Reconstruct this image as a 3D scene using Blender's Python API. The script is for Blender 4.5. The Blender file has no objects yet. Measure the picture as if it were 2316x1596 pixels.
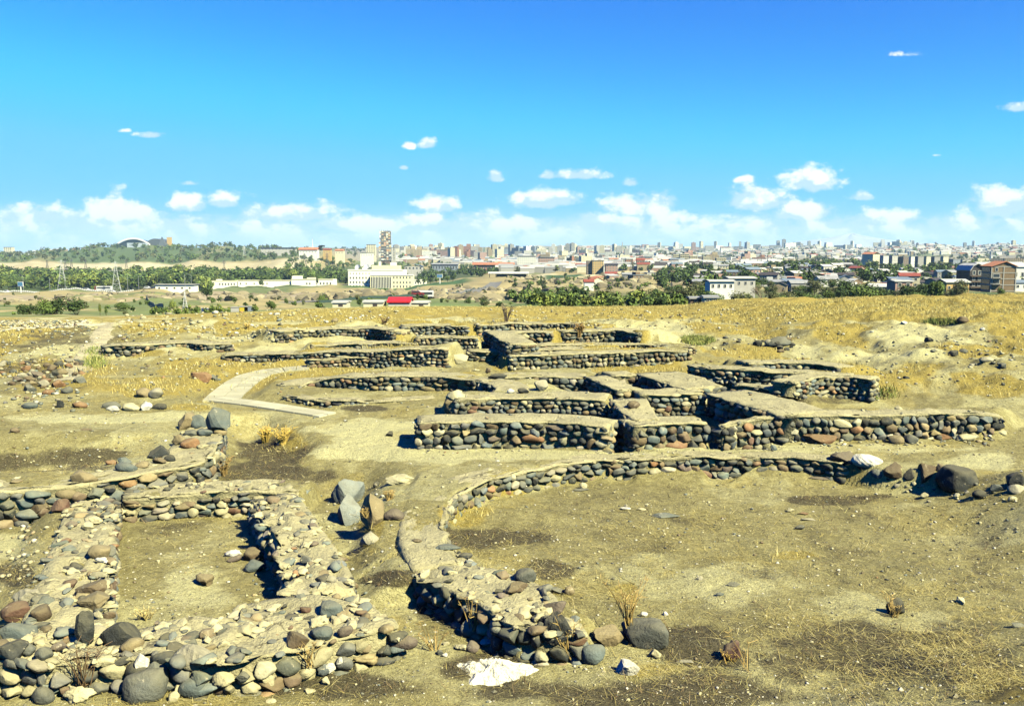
import bpy, bmesh, math, random, time
T0 = time.time()
import numpy as np
from mathutils import Vector, Matrix

rng = np.random.default_rng(11)
random.seed(11)
SC = bpy.context.scene
COL = SC.collection

# ------------------------------------------------------------------ camera model (metres; y is depth, camera eye 4.5 m above the ruin)
EYE = 4.5
FP = 2006.0                      # focal length in units of a 2316 px wide picture
PITCH = math.atan(228.0 / FP)
CP, SP = math.cos(PITCH), math.sin(PITCH)


def ray(px, py):
    u = (px - 1158.0) / FP
    v = -(py - 798.0) / FP
    return np.array([u, CP + v * SP, -SP + v * CP])


def G(px, py, z):
    r = ray(px, py)
    t = (z - EYE) / r[2]
    return np.array([r[0] * t, r[1] * t, z])


def D(px, py, d):
    r = ray(px, py)
    t = d / r[1]
    return np.array([r[0] * t, d, EYE + r[2] * t])


def proj(x, y, z):
    zc = y * CP - (z - EYE) * SP
    yc = y * SP + (z - EYE) * CP
    return 1158 + FP * x / zc, 798 - FP * yc / zc


def S(a, b, x):
    t = np.clip((x - a) / (b - a), 0, 1)
    return t * t * (3 - 2 * t)


# ------------------------------------------------------------------ value noise
_P = np.random.default_rng(5).random((256, 256)).astype(np.float32)


def vnoise(x, y):
    xi = np.floor(x).astype(int); yi = np.floor(y).astype(int)
    fx = x - xi; fy = y - yi
    fx = fx * fx * (3 - 2 * fx); fy = fy * fy * (3 - 2 * fy)
    a = _P[xi & 255, yi & 255]; b = _P[(xi + 1) & 255, yi & 255]
    c = _P[xi & 255, (yi + 1) & 255]; d = _P[(xi + 1) & 255, (yi + 1) & 255]
    return (a * (1 - fx) + b * fx) * (1 - fy) + (c * (1 - fx) + d * fx) * fy


def fbm(x, y, oct=4):
    s = 0; a = 0.5; n = 0
    for k in range(oct):
        s = s + a * vnoise(x * 2 ** k + 17.3 * k, y * 2 ** k + 9.1 * k); n += a; a *= 0.55
    return s / n


# ------------------------------------------------------------------ terrain
DN = np.array([75, 110, 170, 250, 400, 600, 800, 1100, 1500, 2000, 2800, 4000, 6000, 9000, 16000.])
TPX = np.array([-400, 0, 250, 500, 700, 900, 1150, 1400, 1650, 1900, 2100, 2316, 2750.])
TPY = np.array([
    [719, 713, 703, 686, 669, 662, 642, 612, 592, 580, 577, 575, 574, 572, 571],
    [719, 713, 703, 686, 669, 661, 640, 612, 592, 579, 577, 575, 574, 572, 571],
    [717, 712, 702, 686, 668, 660, 640, 611, 590, 559, 568, 574, 573, 572, 571],
    [708, 707, 701, 683, 665, 657, 640, 612, 590, 560, 568, 570, 570, 569, 569],
    [698, 702, 696, 681, 663, 656, 641, 610, 575, 572, 570, 562, 562, 564, 568],
    [693, 700, 691, 676, 660, 654, 645, 620, 594, 588, 575, 562, 560, 564, 568],
    [693, 700, 688, 676, 655, 636, 624, 612, 602, 592, 577, 564, 557, 562, 568],
    [692, 698, 690, 672, 642, 624, 616, 606, 597, 590, 578, 566, 556, 560, 568],
    [692, 694, 684, 668, 644, 624, 614, 606, 599, 591, 577, 567, 557, 560, 568],
    [690, 692, 682, 664, 636, 611, 597, 600, 596, 588, 574, 564, 557, 560, 568],
    [688, 690, 680, 668, 645, 624, 614, 611, 598, 584, 570, 560, 557, 562, 568],
    [681, 678, 670, 664, 648, 628, 618, 612, 598, 582, 566, 558, 556, 562, 568],
    [678, 676, 668, 662, 648, 628, 618, 612, 598, 582, 566, 558, 556, 562, 568]])


def zfar(x, y):
    px = 1158 + FP * x / np.maximum(y, 1) / CP
    ld = np.log(np.clip(y, 75, 16000)); lN = np.log(DN)
    i = np.clip(np.searchsorted(TPX, px) - 1, 0, len(TPX) - 2)
    f = np.clip((px - TPX[i]) / (TPX[i + 1] - TPX[i]), 0, 1); f = f * f * (3 - 2 * f)
    j = np.clip(np.searchsorted(lN, ld) - 1, 0, len(lN) - 2)
    g = np.clip((ld - lN[j]) / (lN[j + 1] - lN[j]), 0, 1)
    py = (TPY[i, j] * (1 - f) + TPY[i + 1, j] * f) * (1 - g) + (TPY[i, j + 1] * (1 - f) + TPY[i + 1, j + 1] * f) * g
    v = -(py - 798.0) / FP
    z = EYE + y * (-SP + v * CP) / (CP + v * SP)
    n = fbm(x / (6 + y * .035), y / (12 + y * .09), 4) - .5
    rid = 1 - np.abs(fbm(x / 15 + 5, y / 10, 4) * 4 - 2)
    bank = (np.clip(rid, -.4, 1) * 1.7 - 1.2) * S(250, 285, y) * S(440, 385, y) * S(1200, 1060, px)
    return z + n * np.clip(y * .012, .6, 30) * S(75, 120, y) + bank


BASE_Y = [0, 2.5, 6.2, 8.6, 14, 18.5, 20.2, 22.5, 24.5, 26, 28.6, 31, 36, 44, 52, 60, 68, 80]
BASE_Z = [2.75, 1.7, .25, -.4, -.46, -.46, -.02, .06, .2, .34, .45, .5, .93, 1.08, .95, .55, .05, -.4]


def poly_in(x, y, P):
    """signed distance to a polygon (positive inside)"""
    d2 = np.full(np.shape(x), 1e9); ins = np.zeros(np.shape(x), bool)
    n = len(P)
    for k in range(n):
        ax, ay = P[k][:2]; bx, by = P[(k + 1) % n][:2]
        ex, ey = bx - ax, by - ay
        t = np.clip(((x - ax) * ex + (y - ay) * ey) / (ex * ex + ey * ey + 1e-9), 0, 1)
        d2 = np.minimum(d2, (x - ax - t * ex) ** 2 + (y - ay - t * ey) ** 2)
        c = ((ay > y) != (by > y)) & (x < (bx - ax) * (y - ay) / (by - ay + 1e-12) + ax)
        ins ^= c
    return np.where(ins, 1, -1) * np.sqrt(d2)


def PG(pts, z):
    return [G(a, b, z) for a, b in pts]


ARC = [(1045, 1268), (1012, 1232), (1003, 1185), (1012, 1150), (1035, 1118), (1090, 1090), (1160, 1068), (1250, 1052), (1350, 1041),
       (1500, 1033), (1650, 1031), (1800, 1034), (1905, 1046)]
# (outline in picture units, its plane, level, edge softness)
LEVELS = [
    (PG([(850, 1000), (1010, 1000), (1010, 1120), (960, 1120), (870, 1090)], -.05), -.03, 0, .5),
    (PG([(880, 1080), (1000, 1100), (1000, 1265), (930, 1290), (850, 1240), (830, 1130)], -.2), -.12, 0, .4),
    (PG(ARC + [(2000, 1062), (2120, 1075), (2330, 1060), (2330, 1012), (900, 1012), (950, 1060), (915, 1130), (905, 1245), (960, 1262)], 0.0), 0.0, -0.02, .09),
    (PG([(-200, 1108), (150, 1098), (270, 1090), (420, 1058), (440, 1040), (300, 1035), (0, 1075), (-200, 1080)], 0.1), .12, 0, .25),
    (PG([(-200, 1018), (120, 1010), (300, 1030), (330, 1042), (170, 1068), (-200, 1085)], -.2), -.25, 0, .5),
    (PG([(-200, 935), (250, 940), (400, 948), (395, 985), (250, 1000), (-200, 1000)], .3), .38, 0, .8),
    (PG([(515, 975), (600, 965), (690, 1020), (640, 1075), (500, 1085), (480, 1060)], -.2), -.4, 0, .6),
    (PG([(1456, 900), (1590, 896), (1596, 938), (1505, 940)], .72), .02, 0, .1),
    (PG([(1366, 916), (1386, 906), (1440, 956), (1436, 985), (1392, 985)], .66), -.45, 0, .1),
    (PG([(1600, 900), (1680, 924), (1764, 952), (1700, 960), (1640, 975), (1602, 975)], .7), -.5, 0, .12),
    (PG([(1800, 934), (2250, 938), (2300, 915), (1850, 915)], .55), .52, 0, .3),
    (PG([(1815, 862), (1860, 846), (1985, 848), (2030, 832), (1850, 828), (1770, 846)], .92), .86, 0, .8),
]


BANKS = []


def banked(x, y, z):
    """soil heaped level against the far side of the sunken walls"""
    for P, side, w, extra, fall, drop in BANKS:
        R = w + extra + fall
        m = (x > P[:, 0].min() - R) & (x < P[:, 0].max() + R) & (y > P[:, 1].min() - R) & (y < P[:, 1].max() + R)
        if not m.any(): continue
        xs, ys_, zs = x[m], y[m], z[m].copy()
        best = np.full(xs.shape, 1e9); bw = np.zeros(xs.shape); bz = zs.copy()
        for a, b in zip(P[:-1], P[1:]):
            e = b[:2] - a[:2]; L = np.hypot(*e) + 1e-9; e = e / L; nb = -side * np.array([e[1], -e[0]])
            dx, dy = xs - a[0], ys_ - a[1]
            t = dx * e[0] + dy * e[1]; s_ = dx * nb[0] + dy * nb[1]; tc = np.clip(t, 0, L)
            over = np.abs(t - tc); dist = np.hypot(over, s_)
            ww = S(.10, .2, s_) * S(R, w + extra - .05, s_) * S(.22, 0, over)
            zz = a[2] + (b[2] - a[2]) * tc / L - drop
            k = (ww > bw)
            bw = np.where(k, ww, bw); bz = np.where(k, zz, bz)
        z[m] = np.maximum(zs, zs * (1 - bw) + bz * bw)
    return z


SLABS = [([(500, 908), (508, 896), (524, 884), (548, 864), (580, 847), (625, 838), (700, 832)], [.16, .18, .22, .28, .36, .42, .48], .62),
         ([(486, 904), (560, 912), (640, 924), (742, 940)], [.16, .15, .12, .06], .36)]
PATHS = [(np.array([G(a, b, z) for (a, b), z in zip(p_, z_)]), w_) for p_, z_, w_ in SLABS]


def znear(x, y):
    shp = np.shape(x); x = np.atleast_1d(x); y = np.atleast_1d(y)
    sh = S(1.2, 7.5, x) * 3.4
    z = np.interp(y - sh * (y < 17) * S(17, 13, y), BASE_Y, BASE_Z)
    z = z - S(-9, -27, x) * S(36, 58, y) * 1.05
    z = z + S(9.5, 17, x) * S(22, 28, y) * .75 + S(18, 34, x) * S(45, 62, y) * .3
    z = z + S(7.9, 10.5, x) * .8 * S(10.5, 12.5, y) * S(19.5, 16.5, y)
    z = z + .35 * S(-6, -13, x) * S(17, 20, y) * S(30, 25, y)
    for P, lev, _, soft in LEVELS:
        sd = poly_in(x, y, P)
        w = S(-soft, soft, sd)
        z = z * (1 - w) + lev * w
    z = banked(np.atleast_1d(x), np.atleast_1d(y), np.atleast_1d(z).astype(float))
    big = S(22, 40, y)
    n = (fbm(x * .55, y * .55, 5) - .5) * (.16 + .5 * big) + (fbm(x * 3.1, y * 3.1, 4) - .5) * .07
    rough = S(.5, .62, fbm(x * .13 + 40, y * .13, 3)) * big
    n = n + rough * (fbm(x * 1.4, y * 1.4, 3) - .35) * .5 * S(37, 42, y) * S(56, 49, y)
    # scraped bank on the right
    n = n + S(10, 13, x) * S(23, 27, y) * S(44, 38, y) * (fbm(x * .7 + 9, y * .7, 4) - .5) * .8
    # trodden level under the flagstone paths
    for P, hw in PATHS:
        m = (x > P[:, 0].min() - 2) & (x < P[:, 0].max() + 2) & (y > P[:, 1].min() - 2) & (y < P[:, 1].max() + 2)
        if not m.any(): continue
        d2 = np.full(m.sum(), 1e9); zz = np.zeros(m.sum())
        for a, b in zip(P[:-1], P[1:]):
            e = b - a; t = np.clip(((x[m] - a[0]) * e[0] + (y[m] - a[1]) * e[1]) / (e[0] ** 2 + e[1] ** 2), 0, 1)
            dd = (x[m] - a[0] - t * e[0]) ** 2 + (y[m] - a[1] - t * e[1]) ** 2
            zz = np.where(dd < d2, a[2] + t * e[2], zz); d2 = np.minimum(d2, dd)
        k = S(hw + .7, hw + .15, np.sqrt(d2))
        zm = z[m] + n[m]; n[m] = 0; z[m] = zm * (1 - k) + zz * k
    return z + n


def zt(x, y):
    x = np.asarray(x, float); y = np.asarray(y, float)
    w = S(64, 78, y)
    return znear(x, y) * (1 - w) + zfar(x, y) * w


SHEETS = []


def GT(px, py):
    """point of the ground or hills seen at a picture position"""
    r = Vector(ray(px, py)).normalized()
    for o in SHEETS:
        ok, loc, nrm, i = o.ray_cast(Vector((0, 0, EYE)), r)
        if ok: return np.array(loc)
    return D(px, py, 60.0)


# ------------------------------------------------------------------ mesh builder
class MB:
    def __init__(s):
        s.v = []; s.f = []; s.c = []; s.n = 0; s.mi = []

    def add(s, v, faces, col=(1, 1, 1), mi=0):
        """faces: (m,k) int array or list of such arrays"""
        v = np.asarray(v, np.float32)
        if isinstance(faces, np.ndarray): faces = [faces]
        for f in faces:
            s.f.append(f + s.n); s.mi.append(np.full(len(f), mi, np.int32))
        col = np.asarray(col, np.float32)
        if col.ndim == 1: col = np.tile(col, (len(v), 1))
        s.v.append(v); s.c.append(col); s.n += len(v)

    def box(s, x0, x1, y0, y1, z0, z1, col=(1, 1, 1), mi=0, M=None):
        v = np.array([[x, y, z] for z in (z0, z1) for y in (y0, y1) for x in (x0, x1)], float)
        if M is not None: v = v @ M[0].T + M[1]
        s.add(v, np.array([[0, 2, 3, 1], [4, 5, 7, 6], [0, 1, 5, 4], [2, 6, 7, 3], [0, 4, 6, 2], [1, 3, 7, 5]]), col, mi)

    def bar(s, a, b, r, n=5, col=(1, 1, 1), r2=None, mi=0):
        a = np.asarray(a, float); b = np.asarray(b, float); d = b - a; L = np.linalg.norm(d); d = d / L
        t = np.array([0, 0, 1.]) if abs(d[2]) < .9 else np.array([1., 0, 0])
        e1 = np.cross(d, t); e1 /= np.linalg.norm(e1); e2 = np.cross(d, e1)
        an = np.arange(n) * 2 * math.pi / n
        ring = np.outer(np.cos(an), e1) + np.outer(np.sin(an), e2)
        v = np.vstack([a + ring * r, b + ring * (r if r2 is None else r2)])
        k = np.arange(n); k1 = (k + 1) % n
        s.add(v, [np.stack([k, k + n, k1 + n, k1], 1), np.arange(n)[None, :], (np.arange(n)[::-1] + n)[None, :]], col, mi)

    def prism(s, pts, y0, y1, col=(1, 1, 1), mi=0):
        """outline (x,z) extruded along y"""
        n = len(pts)
        v = np.array([[p[0], y0, p[1]] for p in pts] + [[p[0], y1, p[1]] for p in pts], float)
        k = np.arange(n); k1 = (k + 1) % n
        s.add(v, [np.stack([k, k1, k1 + n, k + n], 1), np.arange(n)[::-1][None, :], (np.arange(n) + n)[None, :]], col, mi)

    def build(s, name, mats, parent=None, smooth=False, loc=None):
        me = bpy.data.meshes.new(name)
        V = np.vstack(s.v).astype(np.float32); C = np.vstack(s.c)
        me.vertices.add(len(V)); me.vertices.foreach_set('co', V.ravel())
        tot = np.concatenate([np.full(len(f), f.shape[1], np.int32) for f in s.f])
        idx = np.concatenate([f.ravel() for f in s.f]).astype(np.int32)
        me.loops.add(len(idx)); me.loops.foreach_set('vertex_index', idx)
        me.polygons.add(len(tot))
        st = np.zeros(len(tot), np.int32); st[1:] = np.cumsum(tot)[:-1]
        me.polygons.foreach_set('loop_start', st)
        me.polygons.foreach_set('material_index', np.concatenate(s.mi))
        me.polygons.foreach_set('use_smooth', np.full(len(tot), smooth, bool))
        at = me.color_attributes.new('Col', 'FLOAT_COLOR', 'POINT')
        at.data.foreach_set('color', np.hstack([C[:, :3], np.ones((len(C), 1), np.float32)]).astype(np.float32).ravel())
        if not isinstance(mats, (list, tuple)): mats = [mats]
        for m in mats: me.materials.append(m)
        me.update(calc_edges=True); me.validate()
        o = bpy.data.objects.new(name, me); COL.objects.link(o)
        if parent is not None: o.parent = parent
        if loc is not None: o.location = loc
        return o


def tag(o, label=None, cat=None, group=None, kind=None):
    if label: o['label'] = label
    if cat: o['category'] = cat
    if group: o['group'] = group
    if kind: o['kind'] = kind
    return o


def empty(name, loc=(0, 0, 0), rz=0, label=None, cat=None, group=None):
    o = bpy.data.objects.new(name, None); COL.objects.link(o)
    o.empty_display_size = .2
    o.location = loc; o.rotation_euler = (0, 0, rz)
    return tag(o, label, cat, group)


KIDS = {}


def copy_tree(o, parent=None):
    c = o.copy(); COL.objects.link(c)
    for k in ('label', 'group'):
        if k in c.keys(): del c[k]
    if parent is not None: c.parent = parent
    ch = KIDS.get(o.name)
    if ch is None:
        ch = [q.name for q in o.children]; KIDS[o.name] = ch
    for q in ch: copy_tree(bpy.data.objects[q], c)
    return c


# ------------------------------------------------------------------ materials
def new_mat(name):
    m = bpy.data.materials.new(name); m.use_nodes = True
    nt = m.node_tree; b = nt.nodes['Principled BSDF']
    b.inputs['Roughness'].default_value = .85
    try: b.inputs['Specular IOR Level'].default_value = .2
    except Exception: pass
    return m, nt, b


class NT:
    """small helper to wire nodes"""
    def __init__(s, nt): s.nt = nt

    def n(s, typ, **kw):
        q = s.nt.nodes.new(typ)
        for k, v in kw.items(): setattr(q, k, v)
        return q

    def put(s, sock, v):
        if isinstance(v, bpy.types.NodeSocket): s.nt.links.new(v, sock)
        elif isinstance(v, (tuple, list)) and len(v) == 3 and sock.type == 'RGBA': sock.default_value = (*v, 1)
        else: sock.default_value = v

    def math(s, op, a, b=0.0, c=None, clamp=False):
        q = s.n('ShaderNodeMath', operation=op); q.use_clamp = clamp
        s.put(q.inputs[0], a); s.put(q.inputs[1], b)
        if c is not None: s.put(q.inputs[2], c)
        return q.outputs[0]

    def mix(s, fac, a, b, blend='MIX'):
        q = s.n('ShaderNodeMix', data_type='RGBA', blend_type=blend)
        s.put(q.inputs[0], fac); s.put(q.inputs[6], a); s.put(q.inputs[7], b)
        return q.outputs[2]

    def ramp(s, v, lo, hi):
        q = s.n('ShaderNodeMapRange', interpolation_type='SMOOTHSTEP')
        s.put(q.inputs[0], v); s.put(q.inputs[1], lo); s.put(q.inputs[2], hi)
        return q.outputs[0]

    def noise(s, vec, scale, detail=4, rough=.6, dist=0.0, dim='3D'):
        q = s.n('ShaderNodeTexNoise', noise_dimensions=dim)
        if vec is not None: s.put(q.inputs['Vector'], vec)
        q.inputs['Scale'].default_value = scale; q.inputs['Detail'].default_value = detail
        q.inputs['Roughness'].default_value = rough; q.inputs['Distortion'].default_value = dist
        return q.outputs['Fac']

    def vor(s, vec, scale, feat='F1', rnd=1.0):
        q = s.n('ShaderNodeTexVoronoi', feature=feat)
        s.put(q.inputs['Vector'], vec); q.inputs['Scale'].default_value = scale
        q.inputs['Randomness'].default_value = rnd
        return q.outputs['Distance'], q.outputs.get('Color')

    def bump(s, h, strength=.4, dist=.02):
        q = s.n('ShaderNodeBump'); q.inputs['Strength'].default_value = strength; q.inputs['Distance'].default_value = dist
        s.put(q.inputs['Height'], h); return q.outputs['Normal']

    def attr(s, name):
        return s.n('ShaderNodeAttribute', attribute_name=name).outputs

    def pos(s): return s.n('ShaderNodeNewGeometry').outputs['Position']

    def obj(s): return s.n('ShaderNodeTexCoord').outputs['Object']

    def scl(s, vec, k):
        q = s.n('ShaderNodeVectorMath', operation='MULTIPLY'); s.put(q.inputs[0], vec); q.inputs[1].default_value = k
        return q.outputs[0]


def mat_ground():
    m, nt, b = new_mat('dry_ground'); h = NT(nt)
    z = h.attr('Col')['Color']
    sep = h.n('ShaderNodeSeparateColor'); h.put(sep.inputs[0], z)
    clay, straw, burnt = sep.outputs[0], sep.outputs[1], sep.outputs[2]
    p = h.pos()
    n0 = h.noise(p, .33, 5, .6, .4); n1 = h.noise(p, 1.1, 6, .68, .3); n2 = h.noise(p, 5.5, 6, .72); n3 = h.noise(p, 38, 3, .6)
    fib = h.noise(h.scl(p, (9, 55, 20)), 1.0, 4, .7, 1.2)
    fib2 = h.noise(h.scl(p, (60, 12, 20)), 1.0, 4, .7, 1.5)
    dirt = h.mix(h.ramp(n2, .3, .7), (.222, .190, .070), (.355, .315, .130))
    # thin brown litter over the soil
    lit_ = h.ramp(h.math('ADD', h.math('MULTIPLY', n1, .6), h.math('MULTIPLY', fib, .4)), .46, .6)
    dirt = h.mix(h.math('MULTIPLY', lit_, .75), dirt, h.mix(fib2, (.125, .107, .04), (.29, .25, .092)))
    c = h.mix(h.ramp(h.math('ADD', h.math('MULTIPLY', clay, .75), h.math('MULTIPLY', h.math('ADD', h.math('ADD', n1, n2), n0), .29)), .52, .86), dirt,
              h.mix(h.ramp(n3, .3, .75), (.40, .368, .165), (.58, .54, .27)))
    st = h.ramp(h.math('ADD', h.math('MULTIPLY', straw, .8), h.math('MULTIPLY', fib, .55)), .5, .85)
    c = h.mix(st, c, h.mix(h.ramp(fib2, .3, .7), (.21, .158, .03), (.43, .34, .085)))
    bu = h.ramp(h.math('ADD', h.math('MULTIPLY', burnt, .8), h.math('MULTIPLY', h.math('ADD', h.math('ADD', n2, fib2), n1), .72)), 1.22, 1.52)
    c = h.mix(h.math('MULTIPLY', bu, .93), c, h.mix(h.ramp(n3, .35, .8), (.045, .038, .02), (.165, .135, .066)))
    n5 = h.noise(p, 15, 5, .78, .5); n6 = h.noise(h.scl(p, (5, 30, 10)), 1.6, 5, .75, 1.0)
    q = h.n('ShaderNodeMapRange'); h.put(q.inputs[0], h.math('ADD', h.math('MULTIPLY', n5, .6), h.math('MULTIPLY', n6, .4))); q.inputs[1].default_value = .34; q.inputs[2].default_value = .66; q.inputs[3].default_value = .62; q.inputs[4].default_value = 1.3
    vm = h.n('ShaderNodeVectorMath', operation='SCALE'); h.put(vm.inputs[0], c); h.put(vm.inputs['Scale'], q.outputs[0]); c = vm.outputs[0]
    # small pale and dark chips lying on the soil
    d1, k1 = h.vor(p, 26); d2, k2 = h.vor(p, 11); d3, k3 = h.vor(p, 40)
    s1 = h.n('ShaderNodeSeparateColor'); h.put(s1.inputs[0], k1)
    w1 = h.math('MULTIPLY', h.math('LESS_THAN', d1, .2), h.math('GREATER_THAN', h.math('ADD', s1.outputs[0], h.math('MULTIPLY', n1, .5)), 1.16))
    c = h.mix(w1, c, (.58, .53, .35))
    s2 = h.n('ShaderNodeSeparateColor'); h.put(s2.inputs[0], k3)
    w2 = h.math('MULTIPLY', h.math('LESS_THAN', d3, .32), h.math('GREATER_THAN', s2.outputs[1], .62))
    c = h.mix(h.math('MULTIPLY', w2, .75), c, (.06, .048, .025))
    s3 = h.n('ShaderNodeSeparateColor'); h.put(s3.inputs[0], k2)
    w3 = h.math('MULTIPLY', h.math('LESS_THAN', d2, .17), h.math('GREATER_THAN', s3.outputs[0], .9))
    c = h.mix(w3, c, (.24, .22, .15))
    h.put(b.inputs['Base Color'], c)
    hh = h.math('ADD', h.math('MULTIPLY', n2, 1.6), h.math('ADD', h.math('MULTIPLY', n3, .5), h.math('MULTIPLY', fib, .5)))
    hh = h.math('ADD', hh, h.math('ADD', h.math('MULTIPLY', w1, .5), h.math('MULTIPLY', n5, 1.0)))
    h.put(b.inputs['Normal'], h.bump(hh, .9, .05))
    b.inputs['Roughness'].default_value = .95
    return m


def mat_col(name, scale=6.0, dust=0.0, lo=.7, hi=1.25, bump=.3, bd=.02, rough=.85, lichen=0.0, lcol=(.5, .45, .3), coord='pos'):
    """base colour from the mesh's own colour, broken up by grain, blotches and pale crust"""
    m, nt, b = new_mat(name); h = NT(nt)
    p = h.pos() if coord == 'pos' else h.obj()
    col = h.attr('Col')['Color']
    n1 = h.noise(p, scale, 5, .65); n2 = h.noise(p, scale * 7, 3, .65)
    k = h.math('ADD', h.math('MULTIPLY', n1, .7), h.math('MULTIPLY', n2, .3))
    q = h.n('ShaderNodeMapRange'); h.put(q.inputs[0], k); q.inputs[1].default_value = .3; q.inputs[2].default_value = .7
    q.inputs[3].default_value = lo * .76; q.inputs[4].default_value = hi * .76
    vm = h.n('ShaderNodeVectorMath', operation='SCALE'); h.put(vm.inputs[0], col); h.put(vm.inputs['Scale'], q.outputs[0])
    c = vm.outputs[0]
    if lichen:
        n3 = h.noise(p, scale * 1.7, 6, .72, .6)
        c = h.mix(h.math('MULTIPLY', h.ramp(n3, 1 - lichen - .06, 1 - lichen + .06), .75), c, lcol)
    if dust:
        sz = h.n('ShaderNodeSeparateXYZ'); h.put(sz.inputs[0], h.n('ShaderNodeNewGeometry').outputs['Normal'])
        n4 = h.noise(p, scale * .8, 5, .7)
        dd = h.ramp(h.math('ADD', h.math('MULTIPLY', sz.outputs[2], .45), n4), .48, 1.0)
        c = h.mix(h.math('MULTIPLY', dd, dust), c, (.27, .235, .115))
    if name == 'clay_mortar':
        wv = h.n('ShaderNodeVectorMath', operation='ADD'); h.put(wv.inputs[0], p)
        nn_ = h.n('ShaderNodeTexNoise'); h.put(nn_.inputs['Vector'], p); nn_.inputs['Scale'].default_value = 3.0; nn_.inputs['Detail'].default_value = 5
        sv = h.n('ShaderNodeVectorMath', operation='SCALE'); h.put(sv.inputs[0], nn_.outputs['Color']); sv.inputs['Scale'].default_value = .5; h.put(wv.inputs[1], sv.outputs[0])
        ce, _ = h.vor(wv.outputs[0], 1.6, 'DISTANCE_TO_EDGE')
        crk = h.math('MULTIPLY', h.math('SUBTRACT', 1.0, h.ramp(ce, .0, .035)), h.ramp(h.noise(p, 1.3, 3), .45, .6))
        c = h.mix(h.math('MULTIPLY', crk, .8), c, (.06, .05, .028))
        g1 = h.noise(p, 24, 4, .75); c = h.mix(h.ramp(g1, .58, .72), c, (.46, .42, .25)); c = h.mix(h.ramp(g1, .42, .3), c, (.13, .11, .055))
    h.put(b.inputs['Base Color'], c)
    if bump: h.put(b.inputs['Normal'], h.bump(h.math('ADD', n1, h.math('MULTIPLY', n2, .6)), bump, bd))
    b.inputs['Roughness'].default_value = rough
    return m


def mat_leaf(name):
    m, nt, b = new_mat(name); h = NT(nt)
    h.put(b.inputs['Base Color'], h.attr('Col')['Color'])
    b.inputs['Roughness'].default_value = .7
    return m


def mat_plain(name, c, rough=.8, n=.12, scale=1.5, metallic=0.0, spec=.2):
    m, nt, b = new_mat(name); h = NT(nt)
    k = h.noise(h.obj(), scale, 5, .65)
    c = tuple(x * .80 for x in c)
    h.put(b.inputs['Base Color'], h.mix(k, tuple(x * (1 - n * 2) for x in c), tuple(min(.9, x * (1 + n * 2)) for x in c)))
    b.inputs['Roughness'].default_value = rough; b.inputs['Metallic'].default_value = metallic
    b.inputs['Specular IOR Level'].default_value = spec
    return m


ALB = .76
M = {}
M['ground'] = mat_ground()
M['hills'] = mat_col('hill_soil', .05, 0, .6, 1.35, 0)
M['stone'] = mat_col('field_stone', 7, .34, .62, 1.3, .55, .025, .8, .36, (.46, .40, .25))
M['clay'] = mat_col('clay_mortar', 2.6, 0, .66, 1.22, .9, .07, .95, .3, (.40, .34, .15))
M['boulder'] = mat_col('boulder_stone', 4, .28, .62, 1.3, .75, .035, .82, .34, (.48, .42, .27))
M['straw'] = mat_leaf('dry_straw')
M['leaf'] = mat_leaf('leaf')
M['bark'] = mat_plain('bark', (.10, .075, .05), .9, .2, 3)
M['slab'] = mat_col('flagstone', 3, 0, .85, 1.12, .3, .01, .9)
M['glass'] = mat_plain('window_glass', (.035, .045, .055), .25, .1, .5, 0, .5)
M['metal'] = mat_plain('galvanised_steel', (.33, .34, .34), .5, .1, 1)
M['paint'] = mat_col('painted_surface', .6, 0, .88, 1.08, 0, rough=.75, coord='obj')

# ------------------------------------------------------------------ the ruin, wall by wall (picture positions of each near top edge)
WL = []


def W(label, top, zt_, h, w, size=.27, bank=None, **k):
    WL.append(((label, top, zt_, h, w, size), k))
    if bank is None: return
    zs = zt_ if isinstance(zt_, (list, tuple)) else [zt_] * len(top)
    P = np.array([G(a, b, z) for (a, b), z in zip(top, zs)])
    T = P[-1, :2] - P[0, :2]; m = P[len(P) // 2]
    side = k.get('side')
    if side is None:
        i = len(P) // 2; t = P[min(i + 1, len(P) - 1), :2] - P[max(i - 1, 0), :2]
        side = 1 if np.dot([t[1], -t[0]], -m[:2]) > 0 else -1
    BANKS.append((P, side, max(w) if isinstance(w, (list, tuple)) else w, *bank))


W('long curved wall of river stones round the big sunken floor', ARC, .02, [.15, .2, .3, .42, .46, .46, .44, .42], [.72, .74, .74, .7, .6, .5, .5, .5], .215, side=None, ends=(1, 1), seed=1, bank=(0.1, 0.8, 0.05), cream=.05, sub=3, ragged=.45, rubble=1.2)
W('stub of wall below the sunken floor, dark stones, rubble on top', [(906, 1262), (940, 1306), (1010, 1335), (1085, 1368), (1140, 1412), (1235, 1432), (1330, 1436)], [-.06, -.04, -.02, 0, 0, -.04, -.1],
  [.28, .45, .5, .6, .62, .6, .5], [.9, 1.0, 1.05, 1.1, 1.0, .9, .7], .22, ends=(1, 1), rnd=.35, seed=2, bank=(0, 0.5, 0.05), cream=.1, rubble=30, ragged=.8, sub=3, lumps=.05)
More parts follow.
